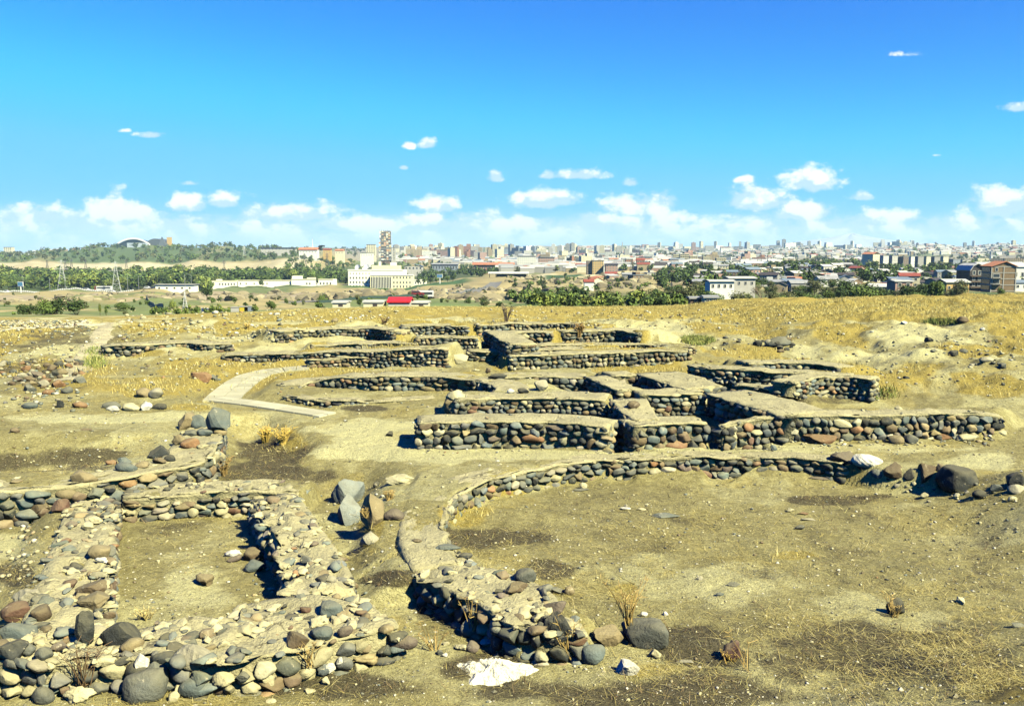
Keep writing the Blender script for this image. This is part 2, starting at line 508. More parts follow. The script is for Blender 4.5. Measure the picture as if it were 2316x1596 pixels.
# left room
W('low back wall of the small sunken room, stones in two courses under a clay top', [(276, 1128), (420, 1119), (560, 1109), (668, 1112)], 0.0, .42, .9, .22, rnd=.35, seed=3, bank=(0.1, 0.6, 0.05), cream=.22, rubble=16, ragged=.7, sub=3, lumps=.05)
W('crumbling left wall of the small sunken room, slumped stones and clay', [(248, 1425), (252, 1300), (258, 1200), (266, 1128)], 0.0, .42, [1.0, .95, .85, .8], .23, side=1, rnd=.35, seed=4, bank=(0, 0.7, 0.05), cream=.2, rubble=36, lumps=.09, ragged=1, sub=3)
W('ragged rubble wall on the right of the small sunken room, cream clods on its crest', [(566, 1132), (590, 1185), (622, 1240), (640, 1300), (628, 1345)], 0.0, .40, [.85, .9, .85, .9, 1.0], .21, side=1, ends=(1, 1), back=True, rnd=.35, seed=5, cream=.25, rubble=36, lumps=.10, ragged=1, sub=3)
W('wide half collapsed rubble wall in front of the small sunken room', [(-60, 1500), (120, 1505), (300, 1488), (450, 1505), (560, 1498), (700, 1465), (860, 1432), (905, 1420)], 0.0, [.42, .42, .42, .42, .42, .42, .40, .36], [.9, .8, .8, 1.2, 1.6, 1.75, 1.65, 1.0], .225, rnd=.4, seed=6, cream=.2, rubble=44, lumps=.09, ragged=1, sub=3)
W('tall wall of large stones under a sloping clay strip, left of the small room', [(-60, 1112), (60, 1106), (150, 1097), (235, 1086), (330, 1070), (430, 1052), (462, 1044)], .24, [.72, .72, .7, .66, .6, .5, .4], [.8, .8, .8, .8, .9, .9, .9], .30, rnd=.4, seed=7, bank=(0.2, 1.2, 0.05), cream=.1, rubble=2, ragged=.4, sub=3)
W('high corner of wall with big blue grey boulders lying on its clay top', [(462, 1046), (486, 1020), (502, 985), (507, 952)], [.24, .28, .3, .3], [.5, .62, .6, .5], [1.0, 1.0, .9, .8], .27, side=1, rnd=.4, seed=8, bank=(0.3, 1.2, 0.05), cream=.1, rubble=3, ragged=.6, sub=3)
# central rooms
W('front wall of the middle rooms, tall courses of big rounded stones with an orange one', [(944, 956.5), (1000, 955.5), (1100, 952), (1250, 953), (1372, 963)], .6, [.62, .62, .62, .62, .62], 1.0, .265, ends=(1, 1), seed=9, cream=.05, sub=3, ragged=.2, rubble=2.2, chips=.45)
W('second wall of the middle rooms, medium stones and a patch of cream mortar', [(1030, 902), (1120, 899), (1230, 898), (1368, 903)], .75, .60, [1.0, 1.1, 1.2, 1.2], .2, seed=10, bank=(0.1, 0.6, 0.05), cream=.09, rubble=2.2, chips=.45)
W('broad clay topped cross wall beside the dark passage, shaded on its side', [(1378, 902), (1406, 926), (1438, 950)], [.75, .68, .62], 1.15, [1.0, .8, .6], .22, side=1, ends=(0, 0), seed=11, rubble=2.2, chips=.45)
W('short front wall of big stones between the two dark passages', [(1438, 962), (1520, 955), (1599, 952)], .6, .7, .85, .27, ends=(1, 1), seed=12, sub=3, ragged=.2, rubble=2.2, chips=.45)
W('back wall of the small pit in the middle rooms, rounded stones with a broken lip', [(1448, 892), (1520, 890), (1592, 888)], .76, .74, .9, .2, ends=(0, 0), seed=13, cream=.1, rubble=2.2, chips=.45)
W('long cross wall with a black shaded side beside the deep passage', [(1596, 888), (1680, 913), (1764, 941)], [.76, .74, .66], 1.1, [1.4, 1.7, 1.5], .27, side=1, ends=(0, 0), seed=14, rubble=2.2, chips=.45)
W('long right wall of dark stones with an orange boulder at its foot', [(1640, 962), (1690, 950), (1764, 942), (1900, 940), (2050, 937), (2180, 935), (2268, 942)], [.56, .6, .62, .62, .62, .6, .52], [.55, .6, .62, .62, .6, .5, .3], [.2, .25, .7, .8, .7, .7, .6], .24, seed=15, cream=.09, sub=3, ragged=.5, rubble=2)
W('back wall of the round middle room, curved, with shaded stones at its far end', [(682, 872), (705, 861), (760, 853), (850, 849), (950, 848), (1040, 853), (1092, 861), (1122, 873), (1118, 884)], [.46, .54, .70, .82, .82, .82, .82, .80, .74], [.15, .24, .40, .48, .48, .48, .48, .46, .3], .95, .23, ends=(0, 0), seed=16, bank=(0.5, 1.6, 0.05), cream=.07, rubble=2.2, chips=.45)
W('low rim of the round middle room, stones nearly flush with the soil', [(640, 893), (720, 904), (850, 906), (985, 898)], .34, .12, .5, .2, seed=17, bank=(0.3, 0.8, 0.05))
W('back wall behind the pale square block, stones in broken courses', [(1126, 852), (1210, 849), (1322, 851)], .88, .46, .9, .25, ends=(0, 0), seed=18, bank=(0.3, 1, 0.05), cream=.12, rubble=2.2, chips=.45)
W('narrow clay topped divider with a black shaded face, behind the pit', [(1322, 850), (1360, 866), (1398, 882)], [.88, .86, .8], .48, .75, .24, side=1, seed=19, rubble=2.2, chips=.45)
W('back wall of the far pit, few large stones', [(1385, 848), (1440, 846)], .88, .42, .9, .3, ends=(0, 0), seed=20, bank=(0.3, 1, 0.05))
W('broad clay strip with a black shaded face, right of the far pit', [(1437, 845), (1490, 861), (1552, 879)], [.88, .86, .8], .5, [1.5, 1.6, 1.3], .25, side=1, seed=21, rubble=2.2, chips=.45)
# right round room
W('low wall of flat stones curving round the right hand room, below the spoil heap', [(1655, 869), (1700, 873), (1762, 881)], .72, .34, .6, .22, seed=22, cream=.1, rubble=2.2, chips=.45)
W('stepped flat stone wall at the end of the right hand room, pale stones', [(1800, 866), (1850, 853), (1910, 850), (1972, 855)], .95, [.2, .46, .5, .5], .7, .21, ends=(0, 1), seed=23, cream=.15, rubble=2.2, chips=.45)
W('low dark wall with a shaded left end, beyond the middle rooms', [(1553, 824), (1600, 832), (1700, 838), (1824, 842), (1930, 851)], [1.0, 1.0, 1.0, 1.0, .95], .28, .75, .22, side=None, seed=24, bank=(0.4, 1.5, 0.05), rubble=2.2, chips=.45)
W('short dark wall standing behind the low one at the right, mostly in shade', [(1692, 822), (1760, 820), (1840, 822), (1896, 829)], 1.08, .28, .8, .2, seed=25, bank=(0.4, 1.5, 0.05), rubble=2.2, chips=.45)
# upper terraces
W('long terrace wall of many small stones, tallest at its shaded right end', [(500, 804), (589, 800), (700, 797), (844, 793), (930, 789), (1008, 787)], [.76, .82, .9, 1.05, 1.14, 1.2], [.28, .34, .42, .56, .7, .75], .9, .21, seed=26, bank=(0.5, 1.5, 0.05), sub=1, rubble=2.2, chips=.45)
W('low ledge of stones along the foot of the terrace wall', [(695, 812), (770, 809), (850, 808), (920, 807)], .8, .26, .3, .18, seed=27, bank=(0.1, 0.4, 0.05), sub=1)
W('recessed wall of loose stones behind the terrace wall', [(704, 780), (790, 777), (872, 774), (940, 778)], 1.08, .3, .8, .2, seed=28, bank=(0.4, 1.2, 0.05), sub=1, cream=.1, rubble=2.2, chips=.45)
W('far left wall of packed stones at the bend of the pale footpath', [(227, 780), (262, 782), (330, 779), (420, 774), (470, 778), (524, 776)], 1.02, [.55, .6, .55, .5, .4, .3], 1.0, .24, seed=29, bank=(0.6, 1.8, 0.05), sub=1, rubble=2.2, chips=.45)
W('right terrace wall of small stones in front of the others', [(1154, 804), (1250, 801), (1350, 797), (1460, 794), (1562, 791)], 1.0, [.5, .5, .45, .4, .32], .8, .22, seed=30, bank=(0.2, 0.8, 0.05), sub=1, cream=.12, rubble=2.2, chips=.45)
W('middle wall of the right terrace, pale stones among dark ones', [(1060, 794), (1130, 793), (1250, 790), (1400, 788)], .97, .3, .8, .22, seed=31, bank=(0.2, 0.8, 0.05), sub=1, cream=.18, rubble=2.2, chips=.45)
W('upper wall of the right terrace ending in a flat clay tip', [(1150, 782), (1250, 781), (1360, 779), (1470, 779), (1570, 784)], 1.02, .3, .8, .21, seed=32, bank=(0.5, 2, 0.05), sub=1, cream=.1, rubble=2.2, chips=.45)
W('hindmost left wall of even small stones, shaded towards its right', [(625, 749), (690, 745), (760, 742), (830, 741), (888, 747)], 1.36, [.42, .48, .5, .52, .5], .9, .22, seed=33, bank=(0.5, 2, 0.05), sub=1, rubble=2.2, chips=.45)
W('hindmost middle wall of even small stones, squared at both ends', [(908, 737), (980, 736), (1054, 737)], 1.48, .5, .9, .22, seed=34, bank=(0.5, 2, 0.05), sub=1, rubble=2.2, chips=.45)
W('small wall with a pale block, in front of the hindmost middle wall', [(940, 764), (1010, 763), (1078, 764)], 1.3, .24, .7, .2, seed=35, bank=(0.2, 0.6, 0.05), sub=1, cream=.15)
W('hindmost right wall along the edge of the grass, partly black in shade', [(1080, 734), (1180, 731), (1280, 730), (1350, 739)], 1.5, .38, .8, .22, seed=36, bank=(0.6, 2.5, 0.05), sub=1, rubble=2.2, chips=.45)
W('far cross wall with a jagged black face', [(1092, 746), (1120, 760), (1150, 778)], [1.46, 1.42, 1.36], .55, [.9, 1.1, 1.0], .25, side=1, seed=37, sub=1)
W('far wall of rounded stones left of the doorway gap', [(1159, 752), (1205, 750), (1247, 751)], 1.44, .5, .8, .25, seed=38, bank=(0.3, 1, 0.05), sub=1, cream=.12)
W('far wall of rounded stones right of the doorway gap, sagging to the right', [(1278, 750), (1340, 747), (1400, 746), (1442, 752)], 1.44, [.5, .5, .45, .35], .9, .24, ends=(1, 1), seed=39, bank=(0.4, 1.5, 0.05), sub=1, cream=.08, rubble=2.2, chips=.45)
SKY_S = .0505; EXPO = 1.53; HAZE = 7.5e-5; PIG = .85

# ------------------------------------------------------------------ ground colour zones (soil, straw and ash patches, darker left pit floor)
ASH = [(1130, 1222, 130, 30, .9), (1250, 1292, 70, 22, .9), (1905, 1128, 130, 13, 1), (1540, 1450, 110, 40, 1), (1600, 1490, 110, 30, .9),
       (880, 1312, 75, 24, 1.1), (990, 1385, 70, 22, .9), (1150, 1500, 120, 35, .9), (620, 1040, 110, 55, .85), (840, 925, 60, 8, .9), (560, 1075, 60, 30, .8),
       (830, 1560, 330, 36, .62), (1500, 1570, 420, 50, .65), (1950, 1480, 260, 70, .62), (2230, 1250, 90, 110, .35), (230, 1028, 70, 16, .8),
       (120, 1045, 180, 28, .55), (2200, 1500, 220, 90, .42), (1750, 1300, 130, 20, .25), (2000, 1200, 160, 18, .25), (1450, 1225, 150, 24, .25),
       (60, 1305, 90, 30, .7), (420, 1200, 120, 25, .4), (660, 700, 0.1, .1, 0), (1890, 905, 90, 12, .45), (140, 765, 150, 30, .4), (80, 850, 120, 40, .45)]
CLAYZ = [(850, 985, 150, 36, 1.1), (960, 1025, 210, 24, 1.1), (1250, 1028, 330, 9, .8), (1800, 1012, 400, 12, .7), (300, 945, 260, 16, .75),
         (2240, 1040, 110, 24, .6), (1650, 1330, 150, 60, .42), (450, 1330, 110, 70, .5), (620, 735, 300, 14, .55), (1450, 740, 300, 20, .5), (330, 715, 130, 8, 1),
         (2030, 815, 90, 30, .3), (2250, 800, 80, 14, .6), (1760, 870, 80, 16, 1), (1240, 715, 160, 8, .5), (60, 1250, 90, 40, .6), (700, 1230, 50, 50, .7)]
STRAWZ = [(640, 1000, 55, 30, 1), (1060, 1165, 55, 30, 1.1), (1150, 1112, 60, 10, 1), (330, 880, 120, 26, 1), (430, 920, 60, 14, .9), (200, 840, 120, 22, .7),
          (2160, 1480, 170, 60, .75), (2250, 1540, 120, 50, .9), (840, 1190, 30, 60, .8), (1420, 1350, 45, 30, .9), (1800, 1255, 60, 14, .7), (2250, 870, 90, 40, .9),
          (2080, 840, 70, 30, .8), (320, 800, 60, 12, .7), (650, 720, 300, 16, .5), (1500, 1515, 150, 18, .6), (880, 1430, 60, 40, .5), (1100, 765, 90, 8, .8)]


def zone(x, y, z):
    px, py = proj(x, y, z)
    wx = (fbm(x * .9, y * .9, 4) - .5) * 2; wy = (fbm(x * .9 + 31, y * .9 + 7, 4) - .5) * 2
    out = []
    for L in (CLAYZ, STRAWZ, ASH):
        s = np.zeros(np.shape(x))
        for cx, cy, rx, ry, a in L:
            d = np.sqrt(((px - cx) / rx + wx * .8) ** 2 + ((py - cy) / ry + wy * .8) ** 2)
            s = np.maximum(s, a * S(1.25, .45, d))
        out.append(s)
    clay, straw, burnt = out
    fld = S(733, 704, py + wy * 14 + S(900, 2300, px) * -10) * S(60, 330, px + wx * 60)
    straw = np.maximum(straw, fld * 1.05)
    mid = S(700, 720, py) * S(840, 790, py)
    pn = fbm(x * .45 + 3, y * .3, 4)
    straw = np.maximum(straw, S(.48, .6, pn) * .75 * S(930, 860, py) * S(700, 712, py))
    clay = np.maximum(clay, mid * S(.52, .62, 1 - pn) * .7)
    inr = S(1075, 1110, py) * S(950, 1100, px)
    pm = fbm(x * .6 + 11, y * .6, 4)
    burnt = np.maximum(burnt, inr * S(.5, .68, pm) * .26)
    clay = np.maximum(clay, .32 * S(.56, .42, pm))
    straw = np.maximum(straw, .42 * S(.5, .65, fbm(x * .8 + 77, y * .8, 4)))
    return clay, straw * (1 - .5 * np.clip(burnt, 0, 1)), burnt


def grid_sheet(ys, us, off=3.0):
    Y = np.repeat(ys[:, None], len(us), 1); X = us[None, :] * (Y + off)
    Z = zt(X, Y)
    nr, nc = Y.shape
    i = np.arange(nr - 1)[:, None] * nc + np.arange(nc - 1)[None, :]
    f = np.stack([i, i + 1, i + nc + 1, i + nc], -1).reshape(-1, 4)
    return X, Y, Z, f


us = np.linspace(-.95, .95, 820)
ys = np.concatenate([np.linspace(-2, 5, 24)[:-1], np.exp(np.linspace(math.log(5), math.log(78), 760))])
X, Y, Z, f = grid_sheet(ys, us)
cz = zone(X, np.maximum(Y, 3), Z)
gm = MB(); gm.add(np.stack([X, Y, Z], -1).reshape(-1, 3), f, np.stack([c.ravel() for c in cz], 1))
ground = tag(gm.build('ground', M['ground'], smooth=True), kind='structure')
SHEETS.append(ground)

ys = np.exp(np.linspace(math.log(77), math.log(16000), 330)); us = np.linspace(-.95, .95, 560)
X, Y, Z, f = grid_sheet(ys, us, 0)
Z[0] -= .12
PXh = 1158 + FP * X / Y / CP
n1 = fbm(X / (8 + Y * .02), Y / (8 + Y * .05), 4); n2 = fbm(X / (20 + Y * .05) + 40, Y / (20 + Y * .12), 4)
tan = np.array([.42, .34, .14]); pale = np.array([.66, .57, .32]); green = np.array([.085, .12, .03]); lawn = np.array([.075, .145, .03])
rock = np.array([.33, .27, .16]); grey = np.array([.34, .30, .20]); straw = np.array([.48, .36, .10])
C = np.ones((*X.shape, 3)) * tan


def lay(col, w):
    global C
    w = np.clip(w, 0, 1)[..., None]; C = C * (1 - w) + np.array(col) * w


lay(green * 1.6, S(.5, .62, n2) * .8)
lay(straw, S(100, 80, Y) * .9)
lay(green * 1.7, S(.45, .6, n1) * S(90, 110, Y) * S(260, 180, Y) * .8)
L_ = S(760, 680, PXh)
lay(rock * (.7 + n1[..., None] * .8), S(270, 320, Y) * S(430, 400, Y) * S(.42, .55, n1) * S(1150, 1050, PXh))
lay(green, L_ * S(610, 640, Y) * S(1000, 930, Y) * .95)
lay(pale * .95, L_ * S(950, 1010, Y) * S(1440, 1330, Y) * (.55 + .45 * S(.4, .6, n2)))
lay(green * 1.3, L_ * S(1380, 1480, Y) * S(2700, 2400, Y) * (.55 + .4 * S(.35, .55, n1)))
c_ = S(700, 780, PXh) * S(1120, 1060, PXh)
lay(lawn, S(740, 800, PXh) * S(1090, 1040, PXh) * S(560, 600, Y) * S(720, 690, Y))
lay(green, c_ * S(730, 780, Y) * S(1350, 1200, Y) * .9)
r_ = S(1130, 1200, PXh)
lay(green * 1.2, r_ * S(95, 120, Y) * S(330, 250, Y) * .75)
lay(tan * 1.05, r_ * S(300, 360, Y) * S(640, 560, Y) * .8)
lay(pale, r_ * S(1700, 1560, PXh) * S(560, 640, Y) * S(860, 780, Y) * S(.38, .52, n1))
lay(lawn * .8, S(1225, 1240, PXh) * S(1330, 1310, PXh) * S(600, 640, Y) * S(760, 730, Y))
lay(grey, S(800, 1100, Y) * r_ * .7)
lay(grey * .95, S(1400, 1700, Y) * S(740, 800, PXh) * .8)
lay(green * 1.5, S(1300, 1600, Y) * S(.5, .62, n2) * S(740, 800, PXh) * .75)
lay(np.array([.30, .245, .17]), S(2600, 3600, Y) * .6)
lay(green * 1.6, S(2800, 3400, Y) * S(.52, .6, n1) * .7)
lay(pale, S(3000, 3400, Y) * S(.62, .68, n2) * .8)
hm = MB(); hm.add(np.stack([X, Y, Z], -1).reshape(-1, 3), f, C.reshape(-1, 3))
SHEETS.append(tag(hm.build('hills', M['hills'], smooth=True), kind='structure'))
bpy.context.view_layer.update()
print('terrain done', time.time() - T0)

# the far volcano, a faint cone in the haze
mm = MB()
na, nr_ = 96, 24
aa = np.arange(na) * 2 * math.pi / na
c0 = D(1925, 566, 14000)
vv = []
for k in range(nr_ + 1):
    t = k / nr_
    rr = 2400 * (1 - t) ** 1.35 * (1 + .12 * np.sin(aa * 5 + 1) * (1 - t) + .06 * np.sin(aa * 13)) + 20
    vv.append(np.stack([c0[0] + rr * np.cos(aa), c0[1] + rr * .8 * np.sin(aa), np.full(na, c0[2] - 40 + 300 * t) + 10 * np.sin(aa * 7 + t * 9) * t], 1))
i = np.arange(nr_)[:, None] * na + np.arange(na)[None, :]; j = np.arange(nr_)[:, None] * na + (np.arange(na)[None, :] + 1) % na
mm.add(np.vstack(vv), [np.stack([i, j, j + na, i + na], -1).reshape(-1, 4), (np.arange(na) + nr_ * na)[None, :]], (.50, .50, .52))
tag(mm.build('mountain', M['hills'], smooth=True), kind='structure')

# ------------------------------------------------------------------ rocks
def ico(sub):
    bm = bmesh.new(); bmesh.ops.create_icosphere(bm, subdivisions=sub, radius=1)
    bm.verts.ensure_lookup_table()
    v = np.array([q.co[:] for q in bm.verts]); f = np.array([[q.index for q in p.verts] for p in bm.faces]); bm.free()
    return v, f


ICO = {k: ico(k) for k in (1, 2, 3, 4)}


def rock_shape(kind, sub, r):
    v = ICO[sub][0].copy()
    for k in range(4):
        w = r.normal(size=3) * (1.2 + .7 * k); ph = r.random() * 6.28
        v *= (1 + (.13 if kind == 'round' else .10) / (1 + k * .6) * np.sin(v @ w + ph))[:, None]
    n = r.integers(5, 9) if kind == 'round' else r.integers(11, 17)
    for k in range(n):
        d = r.normal(size=3); d /= np.linalg.norm(d)
        o = r.uniform(.6, .88) if kind == 'round' else r.uniform(.46, .8)
        e = v @ d - o; q = e > 0
        v[q] -= np.outer(e[q] * (.82 if kind == 'round' else .97), d)
    if kind != 'round' and sub >= 3:
        for k in range(3, 7):
            w = r.normal(size=3) * 2.2 * k; v *= (1 + .012 * np.sin(v @ w + r.random() * 6))[:, None]
    elif sub >= 3:
        for k in range(2, 5):
            w = r.normal(size=3) * 2.0 * k; v *= (1 + .015 * np.sin(v @ w + r.random() * 6))[:, None]
    if kind == 'clod' or kind == 'lava':
        for k in range(8):
            w = r.normal(size=3) * r.uniform(3, 9); v *= (1 + .05 * np.sin(v @ w + r.random() * 6))[:, None]
    return v / np.abs(v).max(0)


_r = np.random.default_rng(3)
POOL = {(k, s): [rock_shape(k, s, _r) for _ in range(16)] for k in ('round', 'angular', 'clod') for s in (1, 2, 3)}

PAL = {'dark': (.042, .046, .042), 'grey': (.125, .13, .105), 'blue_grey': (.125, .15, .135), 'brown': (.145, .105, .06), 'tan': (.26, .205, .105),
       'red': (.135, .075, .048), 'orange': (.27, .15, .07), 'cream': (.60, .54, .30), 'white': (.78, .74, .58), 'pale': (.36, .33, .22), 'ash': (.25, .275, .24), 'violet': (.14, .11, .085)}
PW = [('dark', .20), ('grey', .25), ('blue_grey', .21), ('brown', .11), ('tan', .08), ('red', .018), ('orange', .014), ('pale', .09), ('violet', .03)]


def pick(r, cream=0.0):
    if r.random() < cream: return np.array(PAL['cream']) * r.uniform(.55, 1.0)
    k = r.choice(len(PW), p=np.array([w for _, w in PW]) / sum(w for _, w in PW))
    return np.array(PAL[PW[k][0]]) * r.uniform(.85, 1.65) * np.array([1, r.uniform(.95, 1.03), r.uniform(.9, 1.08)])


def put_rock(mb, p, size, ex, ez, r, kind='round', sub=2, col=None):
    v = POOL[(kind, sub)][r.integers(16)]
    sgn = np.where(r.random(3) < .5, -1, 1)
    v = v * sgn
    fl = ICO[sub][1] if sgn.prod() > 0 else ICO[sub][1][:, ::-1]
    ex = ex / np.linalg.norm(ex); ey = np.cross(ez, ex); ey /= np.linalg.norm(ey); ez2 = np.cross(ex, ey)
    R = np.stack([ex, ey, ez2], 0)
    mb.add((v * size) @ R + p, fl, col)


# ------------------------------------------------------------------ stone walls of the ruin
def resample(P, step):
    P = np.asarray(P, float)
    seg = np.linalg.norm(np.diff(P[:, :2], axis=0), axis=1); s = np.concatenate([[0], np.cumsum(seg)])
    n = max(2, int(s[-1] / step) + 1); q = np.linspace(0, s[-1], n)
    Q = np.stack([np.interp(q, s, P[:, k]) for k in range(P.shape[1])], 1)
    return Q, q


def stone_wall(label, top, zt_, h, w, size=.27, side=None, ends=(1, 1), back=False, cream=.06, seed=0, gap=0.0, rubble=0.0, cap=(.43, .385, .205), name='ruin_wall', cat='stone wall', sub=2, lumps=.03, wob=.03, ragged=.38, rnd=.55, chips=1.0, group='stone walls of the ruin'):
    """top: picture positions of the near top edge; zt_: its height (number or list); the stones stand in courses on the near face"""
    r = np.random.default_rng(1000 + seed)
    zs = zt_ if isinstance(zt_, (list, tuple)) else [zt_] * len(top)
    P = np.array([G(a, b, z) for (a, b), z in zip(top, zs)])
    Q, q = resample(P, .16)
    # smooth
    for _ in range(3):
        if len(Q) > 4: Q[1:-1] = (Q[:-2] + Q[1:-1] * 2 + Q[2:]) / 4
    T = np.gradient(Q[:, :2], axis=0); T /= np.linalg.norm(T, axis=1)[:, None] + 1e-9
    N = np.stack([T[:, 1], -T[:, 0]], 1)            # right of the path direction
    if side is None:
        m = len(Q) // 2
        side = 1 if np.dot(N[m], -Q[m, :2]) > 0 else -1
    N = N * side
    hs = np.full(len(Q), h) if not isinstance(h, (list, tuple)) else np.interp(q, np.linspace(0, q[-1], len(h)), h)
    ws = np.full(len(Q), w) if not isinstance(w, (list, tuple)) else np.interp(q, np.linspace(0, q[-1], len(w)), w)
    ztop = Q[:, 2] + (fbm(q * 1.3 + seed * 7, q * 0 + 3.3, 3) - .5) * .10
    zbot = Q[:, 2] - hs - .2
    root = empty(name, (*P[len(P) // 2][:2], P[len(P) // 2][2] - (h if not isinstance(h, (list, tuple)) else h[0])), 0, label, cat, group)
    root['kind'] = 'thing'
    o3 = np.array(root.location)
    # clay core and its weathered top
    edge = (fbm(q * 3.0 + seed, q * 0 + 8, 3) - .5) * (.12 + .45 * ragged)
    prof = []
    lip = .03 - .08 * ragged
    for off, zz in ((-.055, None), (-.055, -.10), (lip, -.05), (lip + .01, -.022), (-.05, 0)):
        prof.append((np.full(len(Q), off) + (edge if off > 0 or zz == 0 else 0), zbot if zz is None else ztop + zz))
    nT = 12; w_m = float(ws.mean())
    for k in range(1, nT):
        prof.append((-ws * k / nT, ztop + (fbm(q * 2.6 + seed * 3, q * 0 + seed + k * .37 * w_m, 4) - .5) * lumps * 2.6 + ragged * .10 * (fbm(q * 7 + seed, q * 0 + k * 1.3 * w_m, 3) - .5)))
    for off, zz in ((-.0, -.02), (.03, -.07), (-.06, -.1), (-.06, None)):
        prof.append((-ws - off, zbot if zz is None else ztop + zz))
    V = np.stack([np.column_stack([Q[:, :2] + N * o[:, None], z]) for o, z in prof], 1)   # (n, m, 3)
    n, m_ = V.shape[:2]
    V[:, 1:-1] += r.normal(size=V[:, 1:-1].shape) * .008
    mb = MB()
    i = np.arange(n - 1)[:, None] * m_ + np.arange(m_ - 1)[None, :]
    fq = np.stack([i, i + 1, i + m_ + 1, i + m_], -1).reshape(-1, 4)
    if side > 0: fq = fq[:, ::-1]
    capf = [np.arange(m_)[None, :] if side > 0 else np.arange(m_)[::-1][None, :], ((np.arange(m_)[::-1] if side > 0 else np.arange(m_)) + (n - 1) * m_)[None, :]]
    cc = np.array(cap) * (0.85 + .35 * fbm(V[..., 0] * 2, V[..., 1] * 2, 3))[..., None]
    mb.add((V - o3).reshape(-1, 3), [fq] + capf, cc.reshape(-1, 3))
    mb.build('clay_core', M['clay'], root, smooth=True)
    # courses of stones
    up = np.array([0, 0, 1.])

    def course(A, Tn, Nn, hh, zt0, L, nm):
        sb = MB()
        """A(s) -> base point on the face; Tn(s), Nn(s) directions"""
        z = -.2; row = 0
        while True:
            rh = size * r.uniform(.5, .85)
            if z + rh * .6 > hh[0] if np.ndim(hh) else z + rh * .6 > hh: pass
            s = r.uniform(-.1, .1); any_ = False
            while s < L:
                wd = size * r.uniform(.62, 1.5) * (1.5 if r.random() < .07 else 1)
                sm = min(max(s + wd / 2, 0), L)
                H_ = float(np.interp(sm, q, hh)) if np.ndim(hh) else hh
                if z + rh * .45 < H_ - .045 + ragged * r.uniform(-.12, .03):
                    any_ = True
                    if r.random() > gap:
                        t = Tn(sm); nn = Nn(sm); a = A(sm)
                        hh2 = min(rh * r.uniform(.85, 1.2), max(.09, H_ - z - .03))
                        zc = zt0(sm) - H_ + z + hh2 / 2
                        dp = size * r.uniform(.36, .56)
                        pc = np.array([a[0], a[1], 0]) + np.array([nn[0], nn[1], 0]) * (-dp * .35 + r.uniform(-wob, wob)); pc[2] = zc + r.uniform(-.02, .02)
                        tilt = r.normal() * .16
                        ex = np.array([t[0] * math.cos(tilt), t[1] * math.cos(tilt), math.sin(tilt)])
                        k = 'round' if r.random() < rnd else 'angular'
                        c = pick(r, cream)
                        if r.random() < cream: k = 'clod'
                        put_rock(sb, pc - o3, np.array([wd * .515, dp, hh2 * .57]), ex, up, r, k, sub, c)
                s += wd * r.uniform(.86, .98)
            z += rh * .93; row += 1
            if not any_ or row > 14: break
        if sb.n: sb.build(nm, M['stone'], root, smooth=True)

    fx = lambda arr: (lambda s: np.array([np.interp(s, q, arr[:, k]) for k in range(arr.shape[1])]))
    ft, fn, fa = fx(T), fx(N), fx(Q[:, :2]); fz = lambda s: float(np.interp(s, q, ztop))
    course(fa, ft, fn, hs, fz, q[-1], 'stone_facing')
    if back:
        Qb = Q[:, :2] - N * ws[:, None]
        course(fx(Qb), ft, lambda s: -fn(s), hs, fz, q[-1], 'back_facing')
    for e, idx, sg in ((ends[0], 0, -1), (ends[1], -1, 1)):
        if e:
            a0 = Q[idx, :2]; nd = -N[idx]; td = T[idx] * sg
            course(lambda s: a0 + nd * s, lambda s: nd, lambda s: td, float(hs[idx]), lambda s: float(ztop[idx]), float(ws[idx]), 'end_facing')
    # loose rubble bedded in the top
    if rubble:
        A = q[-1] * ws.mean(); sb = MB()
        for k in range(int(A * rubble)):
            s = r.uniform(0, q[-1]); t_ = r.uniform(-.02, 1)
            wd = size * (r.uniform(.3, .75) if r.random() < .6 else r.uniform(.7, 1.3))
            wd *= chips; nn = fn(s); a = fa(s) - nn * t_ * float(np.interp(s, q, ws))
            k_ = r.random()
            kind = 'clod' if k_ < .5 else ('round' if k_ < .75 else 'angular')
            c = np.array(PAL['cream']) * r.uniform(.75, 1.15) if kind == 'clod' else pick(r, .05)
            an = r.uniform(0, 6.28); ti = r.normal() * .2
            ex = np.array([math.cos(an) * math.cos(ti), math.sin(an) * math.cos(ti), math.sin(ti)])
            put_rock(sb, np.array([a[0], a[1], fz(s) + wd * r.uniform(-.02, .1)]) - o3, np.array([wd * .5, wd * r.uniform(.3, .45), wd * r.uniform(.16, .3)]), ex, up + r.normal(size=3) * .16, r, kind, max(sub, 2), c)
        o = sb.build('top_rubble', M['stone'], root, smooth=True); o['kind'] = 'stuff'
    return root

# ------------------------------------------------------------------ the ruin, wall by wall (picture positions of each near top edge)
for a_ in WL: stone_wall(*a_[0], **a_[1])
print('walls done', time.time() - T0)

